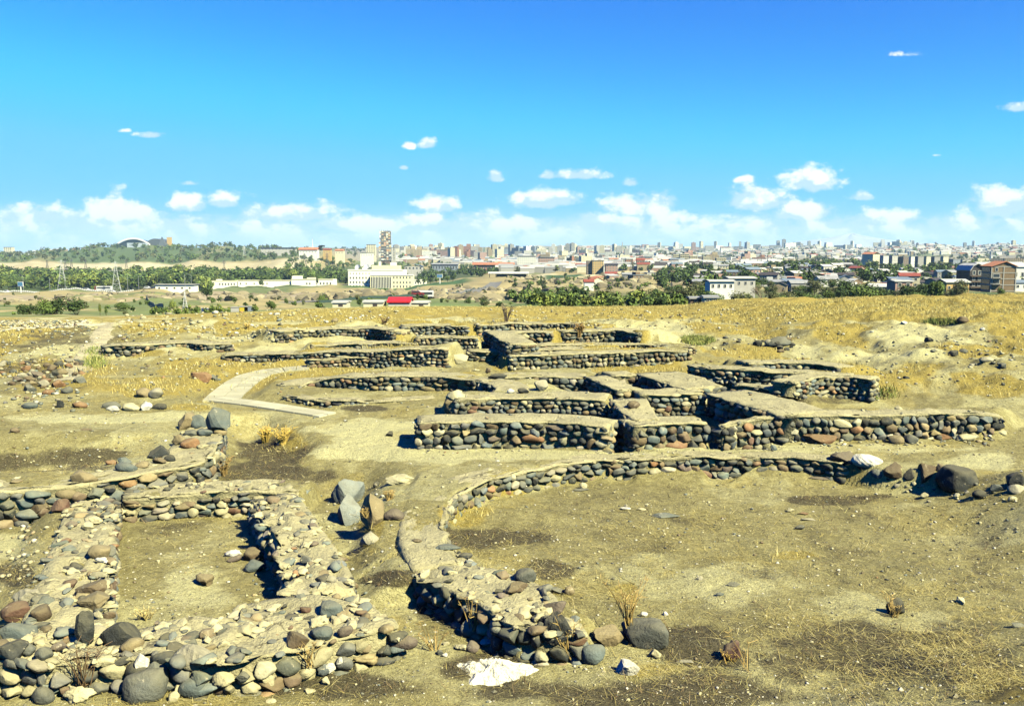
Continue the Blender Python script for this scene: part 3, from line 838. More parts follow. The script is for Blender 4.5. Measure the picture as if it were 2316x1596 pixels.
# ------------------------------------------------------------------ pale footpath and flagstones
def ribbon(name, pts, wpx, col, label, joints=0.0, th=.03, seed=0, mat='slab', zs=None):
    r = np.random.default_rng(seed)
    C_ = np.array([GT(a, b) for a, b in pts] if zs is None else [G(a, b, z) for (a, b), z in zip(pts, zs)]); Q, q = resample(C_, .22)
    for _ in range(2):
        if len(Q) > 4: Q[1:-1] = (Q[:-2] + Q[1:-1] * 2 + Q[2:]) / 4
    T = np.gradient(Q[:, :2], axis=0); T /= np.linalg.norm(T, axis=1)[:, None]
    N = np.stack([T[:, 1], -T[:, 0]], 1)
    w = wpx
    mb = MB()
    if joints:
        step = max(1, int(joints / .22))
        for a in range(0, len(Q) - 1, step):
            b = min(a + step, len(Q) - 1)
            na = 2
            for k in range(na):
                o0 = (-.5 + k / na) * w + .012; o1 = (-.5 + (k + 1) / na) * w - .012
                g = T[a] * .012
                P4 = [Q[a, :2] + g + N[a] * o0, Q[a, :2] + g + N[a] * o1, Q[b, :2] - g + N[b] * o1, Q[b, :2] - g + N[b] * o0]
                z = zt(np.array([p[0] for p in P4]), np.array([p[1] for p in P4])) + th + r.uniform(-.006, .006)
                v = np.array([[*P4[i], z[i]] for i in range(4)] + [[*P4[i], z[i] - .12] for i in range(4)])
                mb.add(v, np.array([[0, 3, 2, 1], [0, 1, 5, 4], [1, 2, 6, 5], [2, 3, 7, 6], [3, 0, 4, 7]])[:, ::-1], np.array(col) * r.uniform(.85, 1.1))
    else:
        m_ = 7
        of = np.linspace(-.5, .5, m_) * w
        rag = (fbm(q * 1.5 + seed, q * 0, 4) - .5)[:, None] * np.array([1.2, .2, 0, 0, 0, -.2, -1.2]) * .8
        V = Q[:, None, :2] + N[:, None, :] * (of[None, :] + rag)[..., None]
        z = zt(V[..., 0], V[..., 1]) + th * np.array([-2.5, 0.3, 1, 1, 1, .3, -2.5])
        V = np.concatenate([V, z[..., None]], -1)
        i = np.arange(len(Q) - 1)[:, None] * m_ + np.arange(m_ - 1)[None, :]
        fq = np.stack([i, i + 1, i + m_ + 1, i + m_], -1).reshape(-1, 4)[:, ::-1]
        cc = np.array(col) * (.85 + .3 * fbm(V[..., 0], V[..., 1], 3))[..., None]
        mb.add(V.reshape(-1, 3), fq[:, ::-1], cc.reshape(-1, 3))
    o = mb.build(name, M[mat], smooth=not joints)
    tag(o, label, 'path', kind='structure')


ribbon('path', [(284, 727), (240, 732), (233, 745), (226, 770), (205, 790), (186, 812), (168, 838), (150, 860)], 1.0, (.52, .46, .27), 'pale trodden clay footpath past the far left wall', seed=3, mat='clay', th=.02)
ribbon('path', SLABS[0][0], 1.08, (.50, .47, .30), 'curved flagstone path beside the round middle room', 0.62, th=.035, seed=4, zs=SLABS[0][1])
ribbon('path', SLABS[1][0], .72, (.52, .49, .32), 'straight slab strip branching from the flagstone path', .8, th=.045, seed=5, zs=SLABS[1][1])
ribbon('path', [(-30, 748), (60, 744), (130, 740), (200, 735), (236, 733)], .35, (.52, .48, .33), 'thin pale kerb strip running below the rubble bank', seed=6, mat='clay', th=.05)

# ------------------------------------------------------------------ boulders and single stones, each where it lies
bpy.context.view_layer.update()
DG = bpy.context.evaluated_depsgraph_get()


def hit(px, py):
    r = ray(px, py)
    ok, loc, nrm, *_ = SC.ray_cast(DG, Vector((0, 0, EYE)), Vector(r).normalized())
    return np.array(loc) if ok else GT(px, py)


ROCKS = [
    # x0, x1, ytop, ybot, colour, kind, label
    (198, 314, 1416, 1478, 'dark', 'angular', 'large dark blue grey boulder lying on the front rubble wall'),
    (248, 364, 1526, 1604, 'grey', 'round', 'big smooth grey slab stone standing below the front rubble wall'),
    (400, 466, 1536, 1588, 'blue_grey', 'round', 'blocky blue grey stone at the foot of the front rubble wall'),
    (470, 526, 1535, 1582, 'brown', 'round', 'brown rounded stone beside the blocky blue grey one'),
    (64, 113, 1556, 1602, 'grey', 'round', 'grey upright cobble among dry weeds below the front rubble wall'),
    (136, 206, 1556, 1600, 'cream', 'clod', 'cream flat clod beside the big smooth grey slab'),
    (379, 403, 1564, 1592, 'cream', 'round', 'small cream egg shaped stone between the grey slab and the blocky stone'),
    (530, 563, 1522, 1546, 'grey', 'angular', 'small grey chunk at the right end of the cobbles below the front wall'),
    (-4, 73, 1414, 1450, 'blue_grey', 'round', 'flat blue grey stone leaning on top of another at the left wall end'),
    (-6, 56, 1450, 1496, 'dark', 'angular', 'dark split slab with a pale rim under the flat blue grey stone'),
    (-6, 63, 1369, 1422, 'red', 'round', 'large reddish brown boulder on the crumbling left wall'),
    (60, 112, 1373, 1412, 'brown', 'round', 'brown rounded boulder next to the large reddish one'),
    (14, 92, 1334, 1374, 'pale', 'clod', 'pale lichen covered boulder above the reddish one'),
    (40, 76, 1458, 1488, 'grey', 'round', 'grey cobble in front of the split dark slab'),
    (72, 112, 1468, 1500, 'grey', 'round', 'grey cobble leaning against a red brown one by the dark boulder'),
    (105, 144, 1452, 1482, 'violet', 'angular', 'squarish violet brown stone left of the large dark boulder'),
    (158, 206, 1386, 1470, 'dark', 'angular', 'dark upright stone splashed with pale lichen beside the large dark boulder'),
    (195, 246, 1234, 1268, 'tan', 'round', 'smooth tan oval stone on the crumbling left wall'),
    (208, 248, 1262, 1276, 'white', 'clod', 'white chalky clod under the smooth tan oval stone'),
    (165, 246, 1318, 1348, 'brown', 'angular', 'flat brown slab tilted on the crumbling left wall'),
    (165, 242, 1338, 1388, 'tan', 'angular', 'orange stained slab tilted at the edge of the small sunken room'),
    (438, 482, 1297, 1334, 'tan', 'clod', 'round pale clod standing alone on the small room floor'),
    (545, 590, 1243, 1276, 'brown', 'round', 'brown block stacked on the ragged rubble wall'),
    (548, 594, 1270, 1301, 'blue_grey', 'round', 'blue grey cobble below the brown block'),
    (505, 546, 1243, 1260, 'white', 'clod', 'white flat stone beside the brown block'),
    (509, 548, 1256, 1274, 'violet', 'round', 'small violet grey stone on the room floor near the rubble wall'),
    (434, 475, 1149, 1171, 'violet', 'round', 'violet flat stone lying on the floor below the back wall'),
    (330, 376, 1126, 1146, 'grey', 'round', 'rounded grey stone of the lower pair below the back wall'),
    (748, 818, 1088, 1152, 'ash', 'angular', 'tall grey brown standing rock, rearmost of the three in the passage'),
    (750, 822, 1128, 1200, 'ash', 'angular', 'light blue grey pointed rock, front one of the three in the passage'),
    (812, 874, 1120, 1210, 'tan', 'angular', 'tan yellow pointed rock on the right of the three in the passage'),
    (866, 932, 1074, 1104, 'cream', 'clod', 'holed cream pumice lump on the clay beside the passage'),
    (842, 858, 1089, 1104, 'dark', 'round', 'small dark ball shaped stone left of the cream pumice'),
    (806, 858, 1207, 1243, 'pale', 'angular', 'pale triangular rock in the dry grass of the passage'),
    (866, 912, 1155, 1182, 'violet', 'round', 'violet brown stone at the edge of the clay strip'),
    (975, 1042, 1227, 1256, 'blue_grey', 'slab', 'smooth blue grey flat slab set in the clay strip'),
    (930, 955, 1218, 1233, 'brown', 'slab', 'thin brown chip casting a shadow on the clay strip'),
    (760, 776, 1487, 1503, 'white', 'angular', 'small white cube like stone on the burnt soil'),
    (732, 757, 1500, 1523, 'white', 'angular', 'small white jagged stone on the burnt soil'),
    (720, 744, 1532, 1555, 'cream', 'angular', 'cream shard standing on the burnt soil'),
    (680, 712, 1558, 1578, 'cream', 'slab', 'flat cream shard near the lower picture edge on burnt soil'),
    (580, 622, 1526, 1552, 'cream', 'clod', 'cream clod on burnt soil right of the cobbles'),
    (600, 626, 1582, 1596, 'cream', 'slab', 'small flat cream shard lying lowest on burnt soil'),
    (1346, 1412, 1422, 1478, 'tan', 'angular', 'tan ridged boulder at the end of the wall stub'),
    (1412, 1522, 1408, 1480, 'grey', 'round', 'biggest long grey boulder with a sunlit white patch at the wall stub end'),
    (1407, 1440, 1414, 1452, 'grey', 'round', 'grey cobble leaning on the biggest long boulder'),
    (1316, 1372, 1462, 1514, 'blue_grey', 'round', 'light grey three cornered stone in front of the wall stub'),
    (1396, 1446, 1490, 1541, 'white', 'angular', 'white and grey jagged stone in the ash below the wall stub'),
    (1632, 1682, 1452, 1508, 'lava', 'lava', 'dark reddish porous lava lump at the edge of the burnt patch'),
    (1528, 1570, 1494, 1508, 'pale', 'slab', 'low pale stone in the straw between the jagged stone and the lava'),
    (1470, 1500, 1470, 1496, 'cream', 'clod', 'cream clod under the biggest long boulder'),
    (1234, 1304, 1398, 1456, 'dark', 'angular', 'large black boulder built into the shaded face of the wall stub'),
    (1165, 1212, 1288, 1324, 'grey', 'round', 'round grey boulder at the top of the wall stub beside the ash'),
    (1276, 1302, 1326, 1350, 'tan', 'round', 'ball shaped tan stone on the wall stub'),
    (1140, 1196, 1320, 1344, 'brown', 'angular', 'long brown stone lying across the wall stub'),
    (1230, 1276, 1326, 1346, 'grey', 'angular', 'grey wedge next to the ball shaped stone'),
    (1232, 1284, 1364, 1390, 'violet', 'angular', 'violet brown stone on the clay of the wall stub'),
    (1010, 1024, 1348, 1384, 'grey', 'round', 'small grey stone under the overhang of the wall stub'),
    (1040, 1086, 1408, 1442, 'pale', 'round', 'pale grey cobble at the mouth of the passage'),
    (1052, 1084, 1450, 1482, 'violet', 'round', 'violet oval cobble at the mouth of the passage'),
    (1028, 1062, 1458, 1476, 'cream', 'clod', 'small cream stone left of the violet cobble'),
    (1083, 1122, 1448, 1462, 'white', 'slab', 'thin white stone above the violet cobble'),
    (2012, 2052, 1356, 1400, 'dark', 'angular', 'dark upright stone half buried in the mound edge'),
    (2166, 2190, 1352, 1372, 'cream', 'clod', 'cream broken stone by a burnt stick on the mound'),
    (2288, 2322, 1410, 1424, 'grey', 'slab', 'flat grey stone at the far right of the mound'),
    (2130, 2220, 1064, 1122, 'dark', 'round', 'great dark blue grey boulder at the right end of the curved wall'),
    (2078, 2126, 1054, 1102, 'brown', 'angular', 'upright dark brown boulder beside the great dark one'),
    (2118, 2166, 1050, 1100, 'tan', 'angular', 'pale tan boulder behind the great dark one'),
    (2006, 2054, 1051, 1090, 'brown', 'angular', 'weathered brown boulder in the row at the curved wall end'),
    (2048, 2078, 1060, 1091, 'dark', 'angular', 'dark stone wedged between two brown boulders'),
    (1974, 2002, 1064, 1087, 'blue_grey', 'round', 'small blue grey stone at the foot of the brown boulders'),
    (1934, 2010, 1026, 1062, 'white', 'angular', 'big cream white boulder on the end of the curved wall'),
    (1884, 1944, 1022, 1061, 'violet', 'angular', 'dark brown boulder left of the big cream white one'),
    (1940, 1970, 1048, 1064, 'dark', 'round', 'small dark stone under the big cream white boulder'),
    (2285, 2325, 1072, 1108, 'dark', 'angular', 'dark boulder at the far right edge beyond the great dark one'),
    (2245, 2278, 1094, 1116, 'blue_grey', 'angular', 'blue grey flat topped stone right of the great dark boulder'),
    (2280, 2322, 1096, 1120, 'pale', 'round', 'pale rounded stone below the far right boulder'),
    (2205, 2242, 1110, 1132, 'dark', 'round', 'dark low stone at the foot of the great dark boulder'),
    (1834, 1884, 1078, 1090, 'violet', 'slab', 'low violet stone lying in straw below the curved wall'),
    (1818, 1894, 980, 1010, 'orange', 'angular', 'orange boulder at the foot of the long right wall'),
    (2013, 2047, 986, 1008, 'tan', 'round', 'tan cobble at the foot of the long right wall'),
    (2046, 2080, 984, 1008, 'grey', 'round', 'dark grey cobble beside the tan one under the long right wall'),
    (2116, 2158, 982, 998, 'orange', 'angular', 'pinkish slab in the foot of the long right wall'),
    (2166, 2212, 984, 1004, 'cream', 'clod', 'cream broken block at the low end of the long right wall'),
    (1744, 1760, 1006, 1022, 'blue_grey', 'angular', 'small grey pointed stone on the clay path'),
    (1418, 1449, 907, 926, 'brown', 'round', 'single brown boulder on the broad clay topped cross wall'),
    (1210, 1243, 862, 890, 'pale', 'angular', 'pale square cut block in the far room'),
    (1146, 1164, 880, 892, 'white', 'round', 'small white stone on the clay wall top'),
    (1172, 1198, 878, 892, 'dark', 'round', 'dark stone next to the small white one on the clay wall top'),
    (1105, 1146, 845, 858, 'dark', 'round', 'dark stone on the clay behind the round middle room'),
    (1098, 1110, 832, 846, 'brown', 'round', 'brown ball shaped stone on the clay behind the round middle room'),
    (996, 1052, 905, 940, 'tan', 'clod', 'broken corner lump of stones and clay left of the second wall'),
    (1000, 1050, 882, 912, 'cream', 'clod', 'cream crumbled block above the broken corner lump'),
    (872, 892, 976, 990, 'dark', 'angular', 'small dark flint on the clay slope'),
    (905, 928, 980, 998, 'tan', 'slab', 'low tan stone left of the front wall'),
    (1012, 1060, 803, 828, 'cream', 'angular', 'square cream boulder beside the terrace wall'),
    (2095, 2114, 763, 776, 'dark', 'angular', 'dark boulder alone on the upper right slope'),
    (2151, 2172, 790, 808, 'dark', 'angular', 'dark angular boulder above the scraped bank'),
    (2172, 2194, 788, 802, 'grey', 'round', 'grey boulder just right of the dark angular one on the bank'),
    (2040, 2054, 726, 735, 'white', 'angular', 'single white stone in the golden grass'),
    (2170, 2194, 716, 734, 'brown', 'round', 'brown boulder beside a green patch in the golden grass'),
    (2218, 2250, 808, 822, 'pale', 'round', 'pale boulder bedded in the cream bank'),
    (2260, 2284, 822, 838, 'grey', 'angular', 'grey boulder at the end of the cream bank'),
    (1736, 1790, 764, 790, 'grey', 'round', 'heap topping grey stone on the slope right of the terraces'),
    (1706, 1726, 770, 786, 'dark', 'round', 'dark stone at the left of the slope heap'),
    (229, 268, 909, 930, 'grey', 'round', 'grey boulder in the row above the pale bank'),
    (236, 268, 918, 932, 'white', 'clod', 'white clod in front of the grey boulder above the pale bank'),
    (270, 312, 911, 934, 'cream', 'round', 'long cream boulder in the row above the pale bank'),
    (310, 340, 910, 932, 'white', 'clod', 'whitish broken stone right of the long cream boulder'),
    (336, 380, 910, 930, 'dark', 'round', 'dark boulder ending the row above the pale bank'),
    (428, 476, 842, 862, 'orange', 'angular', 'orange slanted slab left of the flagstone path'),
    (474, 492, 848, 864, 'grey', 'angular', 'grey stone right of the orange slab'),
    (331, 368, 880, 907, 'pale', 'round', 'pale drum like stone in the dry grass'),
    (304, 336, 879, 904, 'tan', 'round', 'tan stone behind the pale drum like one'),
    (127, 144, 902, 926, 'dark', 'angular', 'dark upright stone left of the pale bank'),
    (155, 192, 909, 926, 'orange', 'round', 'rusty grey stone left of the pale bank'),
    (48, 82, 911, 928, 'blue_grey', 'round', 'blue grey stone at the far left of the pale bank'),
    (20, 40, 968, 982, 'brown', 'round', 'brown stone alone on the pale bank'),
    (180, 210, 966, 980, 'brown', 'slab', 'brown flat stone in the middle of the pale bank'),
    (390, 438, 938, 980, 'tan', 'angular', 'tan grey boulder at the left of the corner heap'),
    (424, 462, 932, 978, 'blue_grey', 'round', 'blue grey upright stone in the middle of the corner heap'),
    (456, 516, 926, 984, 'blue_grey', 'angular', 'largest blue grey boulder with white spots on the corner heap'),
    (412, 447, 972, 990, 'grey', 'round', 'flat grey stone, left of the two in front of the corner heap'),
    (444, 477, 971, 989, 'blue_grey', 'round', 'flat blue grey stone, right of the two in front of the corner heap'),
    (405, 449, 993, 1019, 'orange', 'round', 'rusty brown boulder on the clay below the corner heap'),
    (385, 420, 985, 1012, 'tan', 'clod', 'tan crumbly stone behind the rusty brown boulder'),
    (331, 378, 1011, 1042, 'dark', 'angular', 'dark blue stone with white flecks on the sloping clay strip'),
    (368, 394, 1027, 1047, 'dark', 'round', 'small black stone right of the flecked dark one'),
    (341, 378, 1036, 1052, 'brown', 'angular', 'brown block in front of the flecked dark stone'),
    (255, 306, 1048, 1070, 'blue_grey', 'round', 'long blue grey stone on the sloping clay strip'),
    (257, 294, 1036, 1055, 'blue_grey', 'angular', 'blue grey wedge resting on the long stone'),
    (304, 334, 1045, 1060, 'tan', 'round', 'tan oval stone right of the long blue grey one'),
    (234, 261, 1041, 1053, 'orange', 'round', 'orange pebble left of the blue grey wedge'),
    (145, 211, 1068, 1096, 'tan', 'round', 'long tan knobbly stone on the sloping clay strip'),
    (1700, 1722, 926, 934, 'pale', 'slab', 'pale flake on the floor of the right hand room'),
    (1480, 1540, 1160, 1182, 'blue_grey', 'slab', 'broken grey slabs lying flat on the sunken floor'),
    (1405, 1428, 1146, 1158, 'white', 'slab', 'white flat stone on the sunken floor'),
    (1442, 1462, 1148, 1158, 'cream', 'slab', 'cream flat stone right of the white one on the sunken floor'),
    (1310, 1328, 1092, 1108, 'cream', 'angular', 'cream stone on a grey slab near the curved wall'),
    (1292, 1332, 1104, 1116, 'grey', 'slab', 'grey slab under a cream stone near the curved wall'),
    (1576, 1594, 1304, 1316, 'pale', 'slab', 'pale flat stone in the middle of the sunken floor'),
    (1642, 1674, 1318, 1332, 'grey', 'slab', 'grey thin slab in the middle of the sunken floor'),
    (1620, 1640, 1340, 1352, 'blue_grey', 'slab', 'grey chip below the thin slab on the sunken floor'),
    (1450, 1466, 1384, 1396, 'white', 'round', 'small bright white stone in front of the ash'),
    (1500, 1512, 1384, 1394, 'white', 'round', 'second small white stone at the edge of the ash'),
    (1780, 1800, 1150, 1160, 'cream', 'angular', 'cream stone among a scatter of chips on the sunken floor'),
    (1806, 1834, 1158, 1170, 'orange', 'slab', 'orange flat stone among a scatter of chips on the sunken floor'),
    (1800, 1822, 1188, 1200, 'grey', 'round', 'grey stone among a scatter of chips on the sunken floor'),
    (1816, 1850, 1170, 1184, 'pale', 'slab', 'pale slab among a scatter of chips on the sunken floor'),
    (300, 332, 1480, 1516, 'white', 'angular', 'white wedge shaped stone in the front rubble wall'),
    (340, 392, 1476, 1508, 'dark', 'round', 'dark smooth stone in the front rubble wall'),
    (328, 362, 1500, 1534, 'grey', 'round', 'egg shaped grey stone under the dark smooth one'),
    (245, 290, 1490, 1512, 'dark', 'angular', 'dark flat stone left of the white wedge'),
    (180, 216, 1494, 1516, 'grey', 'round', 'grey round stone at the left of the front rubble wall row'),
    (216, 244, 1492, 1512, 'orange', 'round', 'pinkish round stone in the front rubble wall row'),
    (388, 482, 1468, 1532, 'pale', 'angular', 'large grey brown slab set upright in the front rubble wall'),
    (776, 842, 1455, 1480, 'tan', 'round', 'long yellow brown boulder at the right foot of the front rubble wall'),
    (876, 942, 1442, 1478, 'violet', 'round', 'violet grey low boulder at the right tip of the front rubble wall'),
    (714, 770, 1366, 1404, 'blue_grey', 'round', 'smooth blue grey stone on top of the rubble wall'),
    (696, 756, 1418, 1452, 'blue_grey', 'round', 'smooth blue stone under a cream clod in the rubble wall'),
    (756, 796, 1420, 1446, 'violet', 'round', 'dark red brown oval stone in the rubble wall'),
    (636, 696, 1436, 1478, 'brown', 'angular', 'squared brown block in the rubble wall'),
    (695, 745, 1396, 1428, 'cream', 'clod', 'cream knobbly clod on top of the rubble wall'),
    (676, 702, 1372, 1390, 'red', 'angular', 'brick red chip on top of the rubble wall'),
    (0, 62, 1148, 1186, 'brown', 'round', 'big brown oval stone in the foot of the tall left wall'),
    (60, 104, 1124, 1168, 'brown', 'angular', 'tall brown stone in the tall left wall'),
    (110, 152, 1132, 1166, 'red', 'angular', 'red brick coloured stone in the tall left wall'),
    (117, 165, 1106, 1134, 'tan', 'round', 'tan oval stone at the top of the tall left wall'),
]
MAXV = 0


def boulder(x0, x1, y0, y1, colour, kind, label, seed, group=None, name='stone', sub=None, cat='stone'):
    r = np.random.default_rng(500 + seed)
    cx = (x0 + x1) / 2; hp = y1 - y0
    c = hit(cx, y1 - hp * (.18 if kind != 'slab' else .45))
    d = c[1]
    w = (x1 - x0) * d / FP * 1.06; hv = hp * d / FP * 1.12
    if kind == 'slab': hgt = max(.05, hv * .35); dep = max(w * .55, hv * 1.2)
    else: hgt = hv * .92; dep = min(w, hv * 1.35) * .9
    v = rock_shape({'slab': 'angular', 'lava': 'clod'}.get(kind, kind), sub or (4 if (x1 - x0) > 60 else 3), r)
    v = v * np.array([w * .52, dep * .5, hgt * .56])
    an = r.normal() * .12
    R = np.array([[math.cos(an), -math.sin(an), 0], [math.sin(an), math.cos(an), 0], [0, 0, 1]])
    v = v @ R.T
    ti = r.normal() * .1 if kind != 'slab' else 0
    R = np.array([[math.cos(ti), 0, math.sin(ti)], [0, 1, 0], [-math.sin(ti), 0, math.cos(ti)]])
    v = v @ R.T
    base = np.array(PAL.get(colour, (.10, .055, .045))) * r.uniform(.88, 1.12)
    mb = MB(); mb.add(v, ICO[sub or (4 if (x1 - x0) > 60 else 3)][1], base)
    o = mb.build(name, M['boulder'], smooth=(kind in ('round', 'clod', 'lava')), loc=(c[0], c[1] + dep * .38, c[2] + hgt * .30))
    tag(o, label, cat, group)
    return o


for k, a in enumerate(ROCKS):
    boulder(*a, seed=k, name='boulder' if a[1] - a[0] > 44 else 'stone', group='loose stones lying about the ruin')

# bright chalk spill in the ash
mb = MB(); r = np.random.default_rng(9)
c = GT(1120, 1520)
na, nr_ = 64, 10
aa = np.arange(na) * 2 * math.pi / na
rad = 1 + .16 * np.sin(3 * aa + 1) + .12 * np.sin(5 * aa) + .08 * np.sin(9 * aa + 2) + .05 * np.sin(17 * aa)
vv = []
for k in range(nr_):
    t = k / (nr_ - 1)
    x = c[0] + .44 * rad * t * np.cos(aa); y = c[1] + .30 * rad * t * np.sin(aa)
    vv.append(np.stack([x, y, zt(x, y) + .15 * (1 - t ** 1.7) - .02 * t + (fbm(x * 16, y * 16, 4) - .5) * .13 * (1 - t ** 4)], 1))
i = np.arange(nr_ - 1)[:, None] * na + np.arange(na)[None, :]; j = np.arange(nr_ - 1)[:, None] * na + (np.arange(na)[None, :] + 1) % na
V = np.vstack(vv) - c
mb.add(V, np.stack([i, i + na, j + na, j], -1).reshape(-1, 4), (.86, .82, .60))
tag(mb.build('chalk_heap', M['clay'], smooth=False, loc=c), 'bright white chalk heap spilled on the burnt soil', 'chalk heap')

# ------------------------------------------------------------------ smaller stones: named singly in clusters, the rest as rubble
CN = {'dark': 'dark', 'grey': 'grey', 'blue_grey': 'blue grey', 'brown': 'brown', 'tan': 'tan', 'cream': 'cream', 'pale': 'pale', 'violet': 'violet', 'orange': 'rusty', 'white': 'white', 'red': 'red'}
CLUST = [  # x0,x1,y0,y1, how many, size range (px), where
    (0, 185, 822, 895, 40, (13, 28), 'in the heap of dark boulders left of the footpath', ['dark', 'brown', 'violet', 'grey', 'orange', 'tan', 'pale']),
    (1690, 1800, 768, 800, 12, (8, 18), 'on the slope heap right of the terraces', ['dark', 'grey', 'pale', 'brown']),
    (1950, 2120, 920, 985, 0, (8, 14), '', ['grey']),
    (2030, 2300, 745, 900, 16, (7, 15), 'on the scraped bank at the right', ['dark', 'grey', 'pale', 'white', 'cream']),
    (1960, 2316, 1090, 1140, 12, (10, 22), 'near the foot of the great dark boulder', ['grey', 'pale', 'blue_grey', 'cream']),
    (1560, 1700, 755, 800, 8, (7, 14), 'beside the tip of the right terrace', ['dark', 'grey', 'cream']),
    (890, 1010, 1440, 1500, 8, (8, 16), 'scattered at the mouth of the passage', ['cream', 'white', 'grey']),
    (380, 640, 800, 830, 8, (8, 16), 'below the terrace wall', ['grey', 'tan', 'dark', 'brown']),
]
k0 = 0
for x0, x1, y0, y1, n, sz, where, cs in CLUST:
    r = np.random.default_rng(70 + k0)
    for q in range(n):
        px = r.uniform(x0, x1); py = r.uniform(y0, y1); w = r.uniform(*sz) * (1 if where[:2] != 'in' else .8 + .4 * (py - y0) / (y1 - y0)); hgt = w * r.uniform(.5, .8)
        cn = cs[r.integers(len(cs))]; kd = ['round', 'angular', 'angular'][r.integers(3)]
        boulder(px - w / 2, px + w / 2, py - hgt, py, cn, kd, f"{CN[cn]} {'rounded' if kd == 'round' else 'angular'} stone {where}", 900 + k0, group='stones ' + where, sub=2)
        k0 += 1

# rubble too plentiful to count
rb = MB(); r = np.random.default_rng(44)


def rubble(x0, x1, y0, y1, n, lo, hi, cream=.3, kinds=('round', 'angular', 'clod')):
    for _ in range(n):
        px = r.uniform(x0, x1); py = r.uniform(y0, y1)
        p = GT(px, py); s = r.uniform(lo, hi) * p[1] / FP
        an = r.uniform(0, 6.28)
        c = np.array(PAL['cream' if r.random() < .75 else 'white']) * r.uniform(.7, 1.1) if r.random() < cream else pick(r)
        put_rock(rb, p + np.array([0, 0, s * .12]), np.array([s * .5, s * .42, s * .3]), np.array([math.cos(an), math.sin(an), r.normal() * .15]), np.array([0, 0, 1.]), r, kinds[r.integers(len(kinds))], 1, c)


rubble(0, 205, 726, 743, 420, 4, 10, .5)
rubble(0, 240, 745, 830, 170, 4, 11, .4)
rubble(230, 520, 800, 900, 90, 4, 11, .35)
rubble(280, 760, 704, 738, 24, 9, 20, .9, ('clod', 'angular'))
rubble(2000, 2316, 740, 860, 70, 4, 12, .5)
rubble(0, 200, 815, 930, 150, 6, 15, .25)
rubble(280, 900, 700, 745, 190, 4, 10, .6)
rubble(1050, 1800, 700, 745, 170, 4, 9, .65)
rubble(1560, 2316, 740, 890, 200, 4, 9, .4)
rubble(260, 640, 735, 775, 130, 5, 12, .6)
rubble(500, 1100, 820, 960, 130, 4, 9, .5)
rubble(1000, 2300, 1080, 1420, 420, 4, 10, .6)
rubble(0, 560, 930, 1060, 90, 4, 10, .6)
rubble(150, 460, 1180, 1420, 70, 4, 10, .6)
rubble(280, 560, 1180, 1410, 60, 4, 10, .6)
rubble(700, 1010, 1100, 1480, 130, 4, 12, .5)
rubble(950, 2300, 1010, 1030, 110, 4, 8, .6)
rubble(1640, 2250, 985, 1010, 120, 5, 13, .5)
rubble(0, 2316, 1480, 1600, 340, 4, 11, .65)
rubble(560, 760, 1150, 1350, 120, 5, 14, .6)
rubble(0, 160, 1190, 1340, 80, 6, 18, .3)
rubble(930, 1100, 950, 1030, 40, 4, 9, .5)
rubble(2000, 2316, 1090, 1330, 90, 4, 10, .5)
tag(rb.build('rubble', M['stone'], smooth=True), 'small stones and clods strewn over the dry ground', 'rubble', kind='stuff')

gv = MB(); n = 24000
r = np.random.default_rng(45)
d = 8.3 * (48 / 8.3) ** r.random(n) ** 1.5; u = r.uniform(-.66, .66, n); x = u * d; z = zt(x, d)
kk = r.random(n) < .25 + 1.1 * S(.42, .62, fbm(x * .7, d * .7, 4)); x, d, z = x[kk], d[kk], z[kk]; n = len(x)
oc = np.array([[1, 0, 0], [-1, 0, 0], [0, 1, 0], [0, -1, 0], [0, 0, 1], [0, 0, -1.]])
of = np.array([[0, 2, 4], [2, 1, 4], [1, 3, 4], [3, 0, 4], [2, 0, 5], [1, 2, 5], [3, 1, 5], [0, 3, 5]])
sz = r.gamma(1.1, .0055, n) * (.6 + d / 18) + .002
an = r.uniform(0, 6.28, n)
v = oc[None] * np.stack([sz, sz * r.uniform(.5, 1, n), sz * r.uniform(.3, .7, n)], 1)[:, None, :] * r.uniform(.75, 1.2, (n, 6, 1))
ca, sa = np.cos(an)[:, None], np.sin(an)[:, None]
v = np.stack([v[..., 0] * ca - v[..., 1] * sa + x[:, None], v[..., 0] * sa + v[..., 1] * ca + d[:, None], v[..., 2] + (z + sz * .2)[:, None]], -1)
cc = np.array([PAL['white'], PAL['cream'], PAL['pale'], PAL['grey'], PAL['dark'], PAL['tan']])[r.choice(6, n, p=[.18, .3, .18, .13, .13, .08])] * r.uniform(.8, 1.1, (n, 1))
gv.add(v.reshape(-1, 3), (of[None] + (np.arange(n) * 6)[:, None, None]).reshape(-1, 3), np.repeat(cc, 6, 0))
tag(gv.build('gravel', M['stone']), 'tiny pale chips and pebbles over the whole site', 'gravel', kind='stuff')

